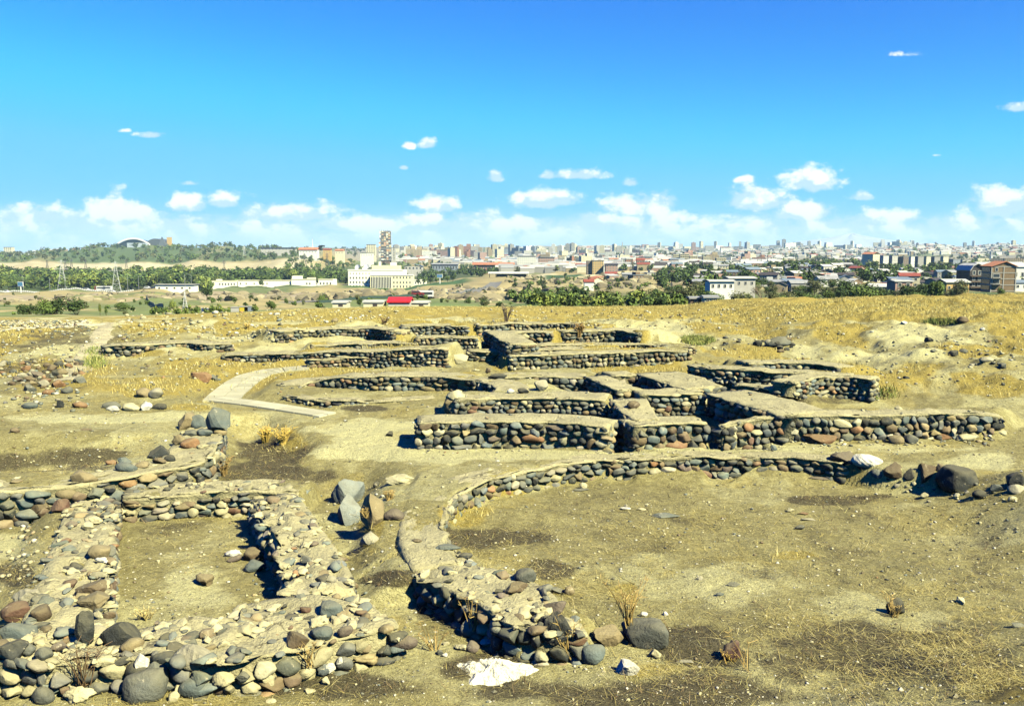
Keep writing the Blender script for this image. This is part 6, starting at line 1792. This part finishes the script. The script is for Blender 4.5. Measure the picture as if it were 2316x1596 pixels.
DKW = paint('dark_wall', (.055, .05, .05)); mb = MB(); mb.box(-w_ / 2, w_ / 2, .6, 9, -3, h_); mb.prism([(-w_ / 2, h_), (w_ / 2, h_), (w_ * .33, h_ + 1.6), (0, h_ + 2.4), (-w_ * .33, h_ + 1.6)], .6, 9); mb.build('wall', DKW, root)
mb = MB(); o_ = [(-w_ / 2 - .3, h_ - .1), (-w_ * .34, h_ + 1.7), (0, h_ + 2.55), (w_ * .34, h_ + 1.7), (w_ / 2 + .3, h_ - .1)]; i_ = [(x * 1.04, z + .2) for x, z in o_]; mb.prism(o_ + i_[::-1], -.3, 9.3); mb.build('roof', RM['pale metal'], root)
for k in range(3): mb = MB(); mb.box(-w_ / 2, w_ / 2, -.5, .595, k * h_ / 3 - .1, k * h_ / 3 + .12); mb.build('balcony', WM['brown'], root); win(root, -w_ * .2, .6, k * h_ / 3 + .5, 1.1, 1.6); win(root, w_ * .2, .6, k * h_ / 3 + .5, 1.1, 1.6)
w_, h_, p = box_at(2226, 2330, 604, 640, 370); root = empty('white_hall', p, 0, 'large white hall with a pale sheet roof behind the brick building', 'hall'); gable_wall(root, w_, 16, h_, 2, paint('white_wall', (.74, .72, .62))); gable(root, w_, 16, h_, 1.9, RM['pale metal'], .5)
for q in range(4): win(root, w_ * (-.1 + q * .14), 0, h_ * .4, 1.2, 1.8)
B(2140, 2191, 639, 662, 250, WM['ochre'], 'house', 'orange walled house with a pale lean to roof left of the dark gambrel house', 'house', roof=RM['pale metal'], rise=.8, dep=6, nwin=4, rows=1, wsz=(.7, .9))
B(2294, 2325, 640, 655, 310, WM['white'], 'garage', 'white garage with a blue grey roof at the right edge', 'garage', roof=RM['blue grey sheet'], rise=.9, dep=6, nwin=2, rows=1, wsz=(1, 1))
B(1606, 1660, 637, 656, 190, WM['white'], 'house', 'white house with a long flat sheet roof, lower of the pair', 'house', roof=RM['pale metal'], rise=.25, dep=5, nwin=4, rows=1, wsz=(.5, .7))
B(1650, 1708, 630, 650, 205, WM['pale grey'], 'house', 'white house with a stepped flat roof, upper of the pair', 'house', roof=RM['pale metal'], rise=.3, dep=6, nwin=4, rows=1, wsz=(.5, .7))
B(1594, 1622, 674, 684, 92, WM['cream'], 'cabin', 'small pale metal cabin at the rim below the white houses', 'shed', roof=RM['grey sheet'], rise=.12, dep=1.6, nwin=2, rows=1, wsz=(.25, .25))
B(1562, 1586, 676, 685, 94, WM['brown'], 'cabin', 'dark low hut left of the pale metal cabin', 'shed', roof=RM['grey sheet'], rise=.1, dep=1.4, nwin=1, rows=1, wsz=(.3, .2))
B(2024, 2062, 637, 668, 215, WM['pink'], 'house', 'half built block house with a flat overhanging roof', 'house', roof=RM['pale metal'], rise=.2, dep=5, nwin=2, rows=2, wsz=(.9, 1.0))

# ------------------------------------------------------------------ houses on the hillside, one by one
HP = {}


def house_proto(shape, seed):
    r = np.random.default_rng(seed); root = empty('house'); w_, dep, h_ = 9.0, 7.0, 3.2 if shape != 'two storey' else 5.6
    if shape in ('gabled', 'two storey'): gable_wall(root, w_, dep, h_, 1.5, WM['cream']); gable(root, w_, dep, h_, 1.5, RM['grey sheet'], .4)
    elif shape == 'gable fronted': gable_wall(root, 7.5, dep, h_, 1.9, WM['cream'], 'y'); gable(root, 7.5, dep, h_, 1.9, RM['grey sheet'], .4, axis='y')
    elif shape == 'lean to':
        mb = MB(); mb.box(-w_ / 2, w_ / 2, 0, dep, -2.5, h_); mb.build('wall', WM['cream'], root)
        mb = MB(); v = np.array([[x, y, z] for x in (-w_ / 2 - .5, w_ / 2 + .5) for y, z in ((-.7, h_ + .02), (dep + .4, h_ + 1.1), (dep + .4, h_ + 1.3), (-.7, h_ + .22))]); mb.add(v, np.array([[0, 1, 2, 3], [7, 6, 5, 4], [0, 4, 5, 1], [3, 2, 6, 7], [0, 3, 7, 4], [1, 5, 6, 2]])); mb.build('roof', RM['grey sheet'], root)
    else:
        mb = MB(); mb.box(-w_ / 2, w_ / 2, 0, dep, -2.5, h_); mb.box(-w_ * .1, w_ * .3, 2, dep, h_ + .3, h_ + 2.2); mb.build('wall', WM['cream'], root)
        mb = MB(); mb.box(-w_ / 2 - .5, w_ / 2 + .5, -.5, dep + .4, h_ + .005, h_ + .28); mb.build('roof', RM['grey sheet'], root)
    for x in ((-2.6, .2, 2.7) if shape != 'gable fronted' else (-2, 1.9)):
        win(root, x, 0, 1.0, 1.1, 1.2)
        if shape == 'two storey': win(root, x, 0, 3.6, 1.1, 1.3)
    mb = MB(); mb.box(-.45, .45, -.05, .05, 0, 2.1); o = mb.build('door', DOORM, root); o.location = (1.5, 0, 0)
    return root


SH = ['gabled', 'gable fronted', 'lean to', 'flat roofed', 'two storey']
for i, s_ in enumerate(SH): HP[s_] = house_proto(s_, 40 + i)
HUSED = set(); USEDLAB = set()


def house(px, d, scale, rz, where, group, r):
    for _ in range(200):
        s_ = SH[r.integers(5)]; wc = ['cream', 'white', 'pink', 'grey', 'tan', 'brown', 'pale grey'][r.integers(7)]; rc = ['pale metal', 'pale metal', 'grey sheet', 'rust red', 'dark', 'blue grey sheet', 'orange tile', 'grey sheet', 'pale metal', 'pale metal', 'dark', 'grey sheet', 'pale metal', 'blue grey sheet'][r.integers(14)]
        lab = f"{wc} {s_} house with {rc} roof {where}"
        if lab not in USEDLAB: break
    USEDLAB.add(lab)
    p = HP[s_]
    if s_ in HUSED: o = copy_tree(p)
    else: o = p; HUSED.add(s_); KIDS[p.name] = [q.name for q in p.children]
    for ch in (o.children if o is p else [q for q in o.children]):
        k = ch.name.split('.')[0]
        if k in ('wall', 'roof'):
            ch.material_slots[0].link = 'OBJECT'; ch.material_slots[0].material = WM[wc] if k == 'wall' else RM[rc]
    q = at(px, d, .4); o.location = q; o.rotation_euler = (0, 0, rz); o.scale = (scale, scale, scale)
    tag(o, lab, 'house', group)


r = np.random.default_rng(91)
ZONES = [(1470, 1600, 360, 600, 10, 'above the canyon bushes'), (1600, 1760, 340, 500, 16, 'behind the bare tree'), (1620, 1800, 480, 680, 20, 'high up behind the bare tree'), (1760, 1900, 260, 390, 14, 'in the lowest row of the hillside'), (1780, 1960, 330, 470, 20, 'half way up the hillside'),
         (1790, 1990, 470, 640, 24, 'near the crest of the hillside'), (1900, 2110, 265, 400, 18, 'above the scrub at the right'), (1960, 2190, 380, 560, 24, 'below the row of tower blocks'), (2000, 2200, 520, 760, 18, 'just under the tower blocks'), (1330, 1470, 380, 560, 6, 'in the valley by the pavilion'), (1700, 1850, 390, 640, 26, 'in the crowded hillside middle'), (1850, 2010, 400, 660, 30, 'packed on the steep hillside'), (2010, 2190, 300, 480, 24, 'crowded above the orange house'), (2150, 2330, 400, 700, 12, 'behind the white hall')]
for x0, x1, d0, d1, n, where in ZONES:
    for q in range(n):
        d = d0 + (d1 - d0) * (q + r.random()) / n
        house(r.uniform(x0, x1), d, r.uniform(.5, .85) * (.75 if d < 300 else 1), r.normal() * .35, where, 'houses ' + where, r)
for q in range(58):
    px = r.uniform(1560, 2200); d = r.uniform(200, 640)
    w2 = 'among the hillside roofs'
    c = ['dark green', 'mid green', 'dull green'][r.integers(3)]; kd = ['round', 'bush', 'spreading'][r.integers(3)]
    tree(kd, c, px, d, 0, f"{c} {'bush' if kd == 'bush' else 'tree'} {w2}", 'trees among the hillside roofs', q, 1.1, hm=r.uniform(2.5, 5.5))

# ------------------------------------------------------------------ the farther town: single blocks, then a carpet too fine to count
BP = {}
def block_proto(shape):
    root_v = MB(); w_, dep, h_ = {'slab': (46, 14, 26), 'tower': (20, 18, 42), 'long low': (64, 14, 13), 'stepped': (40, 16, 30)}[shape]
    root_v.box(-w_ / 2, w_ / 2, 0, dep, -25, h_)
    if shape == 'stepped': root_v.box(w_ * .05, w_ / 2, 1, dep - 1, h_, h_ + 9); 
    if shape == 'tower': root_v.box(-4, 4, 5, 12, h_, h_ + 3)
    nf = max(3, int(h_ / 3.3)); nc = int(w_ / 5)
    for a in range(nf):
        for b in range(nc):
            x = -w_ / 2 + (b + .5) * w_ / nc; z = (a + .35) * h_ / nf
            root_v.box(x - 1.2, x + 1.2, -.15, .1, z, z + 1.6, mi=1)
    return root_v


BS = ['slab', 'tower', 'long low', 'stepped']; BM = {}
def block(px, py, d, shape, wc, sc, where, group, r):
    if shape not in BM:
        o = block_proto(shape).build('apartment_block', [WM['cream'], M['glass']]); BM[shape] = o.data
    else: o = bpy.data.objects.new('apartment_block', BM[shape]); COL.objects.link(o)
    o.material_slots[0].link = 'OBJECT'; o.material_slots[0].material = WM[wc]
    q = D(px, py, d); q[2] = max(q[2], zg(q[0], d))
    o.location = q; o.scale = (sc, sc, sc); o.rotation_euler = (0, 0, r.normal() * .5)
    tag(o, f"{wc} {shape} apartment block {where}", 'apartment block', group)


r = np.random.default_rng(92)
for q in range(62):
    px = r.uniform(1480, 2190); d = r.uniform(170, 330)
    if 1595 < px < 1715: d = r.uniform(212, 330)
    c = ['dark green', 'mid green', 'dull green', 'dark green'][r.integers(4)]; kd = ['round', 'bush', 'spreading'][r.integers(3)]
    tree(kd, c, px, d, 0, f"{c} {'bush' if kd == 'bush' else 'tree'} on the slope below the hillside houses", 'trees on the slope below the houses', q, 1.15, hm=r.uniform(1.7, 3.4))
wood('slope_scrub', 'low scrub dotted over the rocky slope under the white buildings', [(-40, 1160, 115, 440, 120, .6, 1.8, ['dull green', 'mid green', 'dark green']), (330, 580, 95, 150, 60, .5, 1.1, ['mid green', 'yellow green']), (1150, 1560, 300, 640, 130, 1.2, 3.5, ['dull green', 'mid green', 'dark green'])], 7)
r = np.random.default_rng(23); rk = MB()
for x0, x1, d0, d1, n, lo, hi in ((470, 1150, 265, 300, 150, 1.2, 3.6), (470, 1150, 330, 400, 90, 1.2, 3.2), (180, 480, 260, 420, 60, .8, 2.2), (0, 180, 240, 330, 40, .8, 2.0), (1150, 1560, 330, 620, 150, 1.5, 4.5), (1080, 1330, 200, 300, 40, .6, 1.8)):
    for q in range(n):
        d = r.uniform(d0, d1); p = at(r.uniform(x0, x1), d); s_ = r.uniform(lo, hi)
        put_rock(rk, p, np.array([s_, s_ * .8, s_ * r.uniform(.4, .8)]), np.array([1, r.normal() * .4, 0]), np.array([0, 0, 1.]), r, ['angular', 'clod'][q % 2], 2, np.array([(.30, .25, .15), (.22, .19, .12), (.42, .36, .22), (.16, .135, .09)][r.integers(4)]))
tag(rk.build('rocky_outcrops', M['stone'], smooth=False), 'brown and pale rock outcrops along the banks below the town', 'rocks', kind='stuff')
r = np.random.default_rng(17)
for x0, x1, y0, y1, d0, d1, n, where, cs, ss, s0, s1 in [
        (890, 1000, 570, 584, 2100, 2900, 26, 'on the rise right of the unfinished tower', ['cream', 'pale grey', 'tan', 'pale grey', 'pink', 'white'], ['slab', 'tower', 'stepped'], .55, .9),
        (985, 1130, 570, 586, 2000, 2800, 26, 'in the brick coloured quarter above the long sheds', ['pink', 'tan', 'cream', 'pale grey', 'brick'], ['slab', 'tower', 'stepped'], .5, .85),
        (1130, 1300, 566, 584, 2200, 3000, 26, 'in the skyline behind the white grid block', ['grey', 'pale grey', 'cream', 'white', 'blue grey'], ['tower', 'slab', 'stepped'], .5, .8),
        (1300, 1440, 566, 584, 2200, 3000, 24, 'behind the yellow apartment house', ['cream', 'white', 'pale grey', 'pink'], ['slab', 'tower', 'long low'], .45, .75),
        (1430, 1660, 559, 570, 3400, 4300, 26, 'on the far plateau behind the building site', ['cream', 'white', 'pink', 'pale grey'], ['slab', 'long low', 'tower'], .6, 1.0),
        (1660, 1960, 556, 568, 3600, 4600, 30, 'on the far plateau left of the volcano', ['white', 'cream', 'pale grey', 'grey'], ['slab', 'tower', 'long low'], .6, 1.05),
        (2060, 2330, 556, 578, 2900, 4200, 28, 'on the far right hill', ['white', 'cream', 'pale grey', 'grey', 'pink'], ['slab', 'tower', 'long low'], .4, .8),
        (1180, 1520, 588, 604, 1150, 1900, 34, 'among the low roofs of the middle town', ['pink', 'cream', 'white', 'tan', 'brick', 'grey'], ['long low', 'slab', 'stepped'], .3, .55),
        (1540, 1760, 584, 600, 1250, 1900, 22, 'in the town below the far plateau edge', ['brick', 'cream', 'pink', 'tan', 'white'], ['slab', 'stepped', 'long low'], .3, .55),
        (2200, 2330, 592, 606, 1100, 1500, 8, 'above the white hall at the right edge', ['tan', 'cream', 'pink'], ['slab', 'long low'], .4, .6),
        (1980, 2060, 560, 570, 3800, 4600, 8, 'in the pale group under the volcano foot', ['white', 'cream'], ['stepped', 'slab'], .8, 1.2)]:
    for q in range(n):
        t = r.random(); block(x0 + (x1 - x0) * (q + r.random()) / n, y1 + (y0 - y1) * t, d0 + (d1 - d0) * t, ss[r.integers(len(ss))], cs[r.integers(len(cs))], r.uniform(s0, s1) * .86, where, 'blocks ' + where, r)
mb = MB()
for x0, x1, d0, d1, n in ((1130, 1760, 850, 2000, 1200), (880, 1300, 1500, 3000, 520), (1300, 2400, 1900, 4600, 1200), (2050, 2400, 2300, 4200, 400), (60, 200, 2300, 2700, 20)):
    dd = r.uniform(d0, d1, n); pp = r.uniform(x0, x1, n)
    X = (pp - 1158) / FP * dd * CP; Zz = zt(X, dd)
    for q in range(n):
        w_ = r.uniform(3.2, 6.8) * (1 + dd[q] / 3500); h_ = r.uniform(2.8, 5.5) * (1 + dd[q] / 4500); x, y, z = X[q], dd[q], Zz[q]
        wc = np.array(list(WALLC.values())[[0, 1, 3, 4, 8, 8, 2][r.integers(0, 7)]]); rc = np.array(list(ROOFC.values())[r.choice(6, p=[.52, .26, .04, .05, .05, .08])])
        v = np.array([[x - w_, y, z - 5], [x + w_, y, z - 5], [x + w_, y + w_, z - 5], [x - w_, y + w_, z - 5], [x - w_, y, z + h_], [x + w_, y, z + h_], [x + w_, y + w_, z + h_], [x - w_, y + w_, z + h_]])
        mb.add(v, np.array([[0, 1, 5, 4], [1, 2, 6, 5], [3, 0, 4, 7]]), wc * r.uniform(.8, 1.1))
        v = np.array([[x - w_ * 1.05, y - .3, z + h_], [x + w_ * 1.05, y - .3, z + h_], [x + w_ * 1.05, y + w_ + .3, z + h_], [x - w_ * 1.05, y + w_ + .3, z + h_], [x - w_ * 1.05, y + w_ / 2, z + h_ + 2], [x + w_ * 1.05, y + w_ / 2, z + h_ + 2]])
        mb.add(v, [np.array([[0, 1, 5, 4], [2, 3, 4, 5]]), np.array([[0, 4, 3], [1, 2, 5]])], rc * r.uniform(.8, 1.1))
tag(mb.build('distant_town', M['paint']), 'countless small roofs of the distant town reaching to the plateau', 'town', kind='stuff')
# unused tree patterns
for lst in TP.values():
    for p in lst:
        if p.name not in TUSED:
            for ch in list(p.children): bpy.data.objects.remove(ch)
            bpy.data.objects.remove(p)
print('town done', time.time() - T0)

# ------------------------------------------------------------------ camera
cam = bpy.data.cameras.new('camera'); co = bpy.data.objects.new('camera', cam); COL.objects.link(co)
cam.sensor_width = 36.0; cam.lens = 36.0 * FP / 2316.0; cam.clip_start = .1; cam.clip_end = 60000
co.location = (0, 0, EYE); co.rotation_euler = (math.pi / 2 - PITCH, 0, 0)
SC.camera = co

# ------------------------------------------------------------------ sun and sky
SUN_DIR = Vector((.62, -.55, .74)).normalized()
sl = bpy.data.lights.new('sun', 'SUN'); sl.energy = 5.0; sl.angle = math.radians(.5); sl.color = (1.0, .95, .68)
so = bpy.data.objects.new('sun', sl); COL.objects.link(so)
so.rotation_euler = SUN_DIR.to_track_quat('Z', 'Y').to_euler()
el = math.asin(SUN_DIR.z); az = math.atan2(SUN_DIR.x, SUN_DIR.y)

w = bpy.data.worlds.new('World'); SC.world = w; w.use_nodes = True
nt = w.node_tree; h = NT(nt)
bg = nt.nodes['Background']
sky = h.n('ShaderNodeTexSky', sky_type='NISHITA'); sky.sun_disc = False
sky.sun_elevation = el; sky.sun_rotation = az; sky.altitude = 1000; sky.air_density = 1.0; sky.dust_density = .3; sky.ozone_density = 2.0
# deepen the clear air: each colour of the sky model gets its own contrast
sc_ = h.n('ShaderNodeSeparateColor'); h.put(sc_.inputs[0], sky.outputs[0])
cb = h.n('ShaderNodeCombineColor')
for i, (k, p, cap_) in enumerate(((.0095, 3.0, .75), (.262, 1.80, 4.2), (3.0, .5, 8.0))):
    h.put(cb.inputs[i], h.math('SMOOTH_MIN', h.math('MULTIPLY', h.math('POWER', sc_.outputs[i], p), k), cap_, cap_ * .35))
base = cb.outputs[0]
dv = h.n('ShaderNodeTexCoord').outputs['Generated']
sx = h.n('ShaderNodeSeparateXYZ'); h.put(sx.inputs[0], dv)
yy = h.math('MAXIMUM', sx.outputs[1], .02)
U = h.math('DIVIDE', sx.outputs[0], yy); V_ = h.math('DIVIDE', sx.outputs[2], yy)
ahead = h.ramp(sx.outputs[1], .05, .25)


def uv(px, py):
    q = ray(px, py); return q[0] / q[1], q[2] / q[1]


cv = h.n('ShaderNodeCombineXYZ'); h.put(cv.inputs[0], U); h.put(cv.inputs[1], h.math('MULTIPLY', V_, 1.45)); cv.inputs[2].default_value = 8.35
nA = h.noise(cv.outputs[0], 19, 8, .56, .2)
nB = h.noise(cv.outputs[0], 52, 6, .6, .2)
cs = h.n('ShaderNodeVectorMath', operation='ADD'); h.put(cs.inputs[0], cv.outputs[0]); cs.inputs[1].default_value = (.010, .020, 0)
nA2 = h.noise(cs.outputs[0], 19, 8, .56, .2)
puff = h.math('SUBTRACT', h.math('ADD', h.math('MULTIPLY', nA, .55), h.math('MULTIPLY', nB, .55)), .55)
# centre x,y  half width, height above, weight
CL = [(265, 470, 62, 40, 1), (335, 303, 48, 12, .62), (283, 294, 20, 8, .5), (965, 322, 22, 15, .9), (928, 326, 16, 12, .75), (1120, 396, 18, 17, .85), (985, 458, 40, 24, 1),
      (1230, 448, 58, 26, 1), (1305, 392, 66, 15, .75), (1240, 393, 22, 14, .75), (1425, 410, 24, 15, .65), (1445, 460, 70, 30, 1), (1680, 405, 19, 11, .85), (1835, 402, 56, 30, 1),
      (1710, 448, 80, 28, 1), (1815, 478, 62, 24, 1), (2270, 455, 66, 40, 1), (2305, 238, 38, 18, .75), (2052, 120, 44, 11, .5), (912, 378, 14, 8, .5), (1960, 442, 36, 13, .55),
      (660, 478, 110, 30, .95), (960, 500, 80, 22, .95), (420, 455, 40, 28, .75), (505, 452, 30, 24, .75), (780, 505, 90, 26, .9), (100, 480, 120, 28, .8), (1150, 505, 90, 26, .8),
      (1350, 498, 60, 26, .9), (1560, 490, 70, 22, .8), (2010, 490, 90, 22, .85), (430, 412, 46, 10, .45), (2118, 350, 12, 5, .5), (1000, 470, 30, 10, .5)]
dens = None; shade = None; wsum = None
for px, py, rw, rh, a in CL:
    u0, v0 = uv(px, py); ru = rw / FP; rv = rh / FP
    du = h.math('MULTIPLY', h.math('SUBTRACT', U, u0), 1 / ru)
    dvv = h.math('MULTIPLY', h.math('SUBTRACT', V_, v0 - rv * .35), 1 / rv)
    # flatter base: below the centre the distance grows faster
    dv2 = h.math('MAXIMUM', dvv, h.math('MULTIPLY', dvv, -1.9))
    q = h.math('SUBTRACT', 1.0, h.math('SQRT', h.math('MULTIPLY_ADD', du, du, h.math('MULTIPLY', dv2, dv2))))
    q = h.math('ADD', h.math('MAXIMUM', q, -3.0), (a - 1) * .95)
    dens = q if dens is None else h.math('MAXIMUM', dens, q)
    wq = h.math('MAXIMUM', h.math('ADD', q, .25), 0)
    sq = h.math('MULTIPLY', wq, dvv)
    shade = sq if shade is None else h.math('ADD', shade, sq)
    wsum = wq if wsum is None else h.math('ADD', wsum, wq)
# bank of cloud lying along the horizon
bl, bh_ = uv(1158, 560)[1], uv(1158, 470)[1]
band = h.math('MULTIPLY_ADD', h.ramp(V_, uv(1158, 440)[1], uv(1158, 515)[1]), 2.3, -1.3)
d0 = h.math('MAXIMUM', h.math('MULTIPLY_ADD', puff, 6.0, h.math('MULTIPLY_ADD', dens, 1.6, .58)), h.math('MULTIPLY_ADD', puff, 5.2, band))
alpha = h.math('MULTIPLY', h.ramp(d0, -.15, 1.05), h.math('MULTIPLY', ahead, .97))
wisp = h.math('MULTIPLY', h.ramp(V_, uv(1158, 440)[1], uv(1158, 550)[1]), .6)
inner = h.math('DIVIDE', shade, h.math('ADD', wsum, .12))
lit = h.math('ADD', h.math('MULTIPLY', h.math('SUBTRACT', nA, nA2), 4.0), h.math('MULTIPLY_ADD', inner, .8, h.math('MULTIPLY', puff, 2.2)))
lit = h.ramp(lit, -.2, .5)
ccol = h.mix(lit, (.385, .54, .66), (.80, .81, .66))
low = h.ramp(V_, uv(1158, 500)[1], uv(1158, 556)[1])
ccol = h.mix(h.math('MULTIPLY', low, .62), ccol, (.40, .58, .70))
CLOUD_K = .53
nsc = h.n('ShaderNodeVectorMath', operation='SCALE'); h.put(nsc.inputs[0], ccol); nsc.inputs['Scale'].default_value = CLOUD_K / SKY_S
wsc = h.n('ShaderNodeVectorMath', operation='SCALE'); wsc.inputs[0].default_value = (.28, .52, .68); wsc.inputs['Scale'].default_value = .5 / SKY_S
c1 = h.mix(wisp, base, wsc.outputs[0])
h.put(bg.inputs['Color'], h.mix(alpha, c1, nsc.outputs[0]))
bg.inputs['Strength'].default_value = SKY_S

# ------------------------------------------------------------------ haze
if HAZE:
    hb = MB(); hb.box(-17000, 17000, -60, 17200, -360, 325, (1, 1, 1))
    hm_ = bpy.data.materials.new('thin_haze'); hm_.use_nodes = True
    hm_.node_tree.nodes.clear()
    out = hm_.node_tree.nodes.new('ShaderNodeOutputMaterial'); pv = hm_.node_tree.nodes.new('ShaderNodeVolumePrincipled')
    pv.inputs['Color'].default_value = (.55, .80, 1.0, 1); pv.inputs['Density'].default_value = HAZE; pv.inputs['Anisotropy'].default_value = .0
    hm_.node_tree.links.new(pv.outputs[0], out.inputs['Volume'])
    tag(hb.build('haze', hm_), kind='stuff')

# one common factor on every pigment: real soil, stone and leaves are darker than they look in full sun
for m in bpy.data.materials:
    if not m.use_nodes: continue
    b = m.node_tree.nodes.get('Principled BSDF')
    if b is None: continue
    i = b.inputs['Base Color']
    if i.is_linked:
        src = i.links[0].from_socket; q = m.node_tree.nodes.new('ShaderNodeVectorMath'); q.operation = 'SCALE'
        m.node_tree.links.new(src, q.inputs[0]); q.inputs['Scale'].default_value = PIG; m.node_tree.links.new(q.outputs[0], i)
    else: i.default_value = [x * PIG for x in i.default_value[:3]] + [1]
SC.render.engine = 'CYCLES'
vs = SC.view_settings; vs.view_transform = 'Standard'; vs.look = 'None'; vs.exposure = EXPO; vs.gamma = 1.0; vs.use_curve_mapping = False
cy = SC.cycles
cy.max_bounces = 4; cy.diffuse_bounces = 0; cy.glossy_bounces = 2; cy.transmission_bounces = 2; cy.volume_bounces = 0; cy.transparent_max_bounces = 6
cy.sample_clamp_indirect = 4.0
cy.use_denoising = True
try: cy.denoiser = 'OPENIMAGEDENOISE'
except Exception: cy.use_denoising = False
cy.caustics_reflective = False; cy.caustics_refractive = False
SC.render.film_transparent = False
print('verts', sum(len(o.data.vertices) for o in SC.objects if o.type == 'MESH'), 'objects', len(SC.objects))
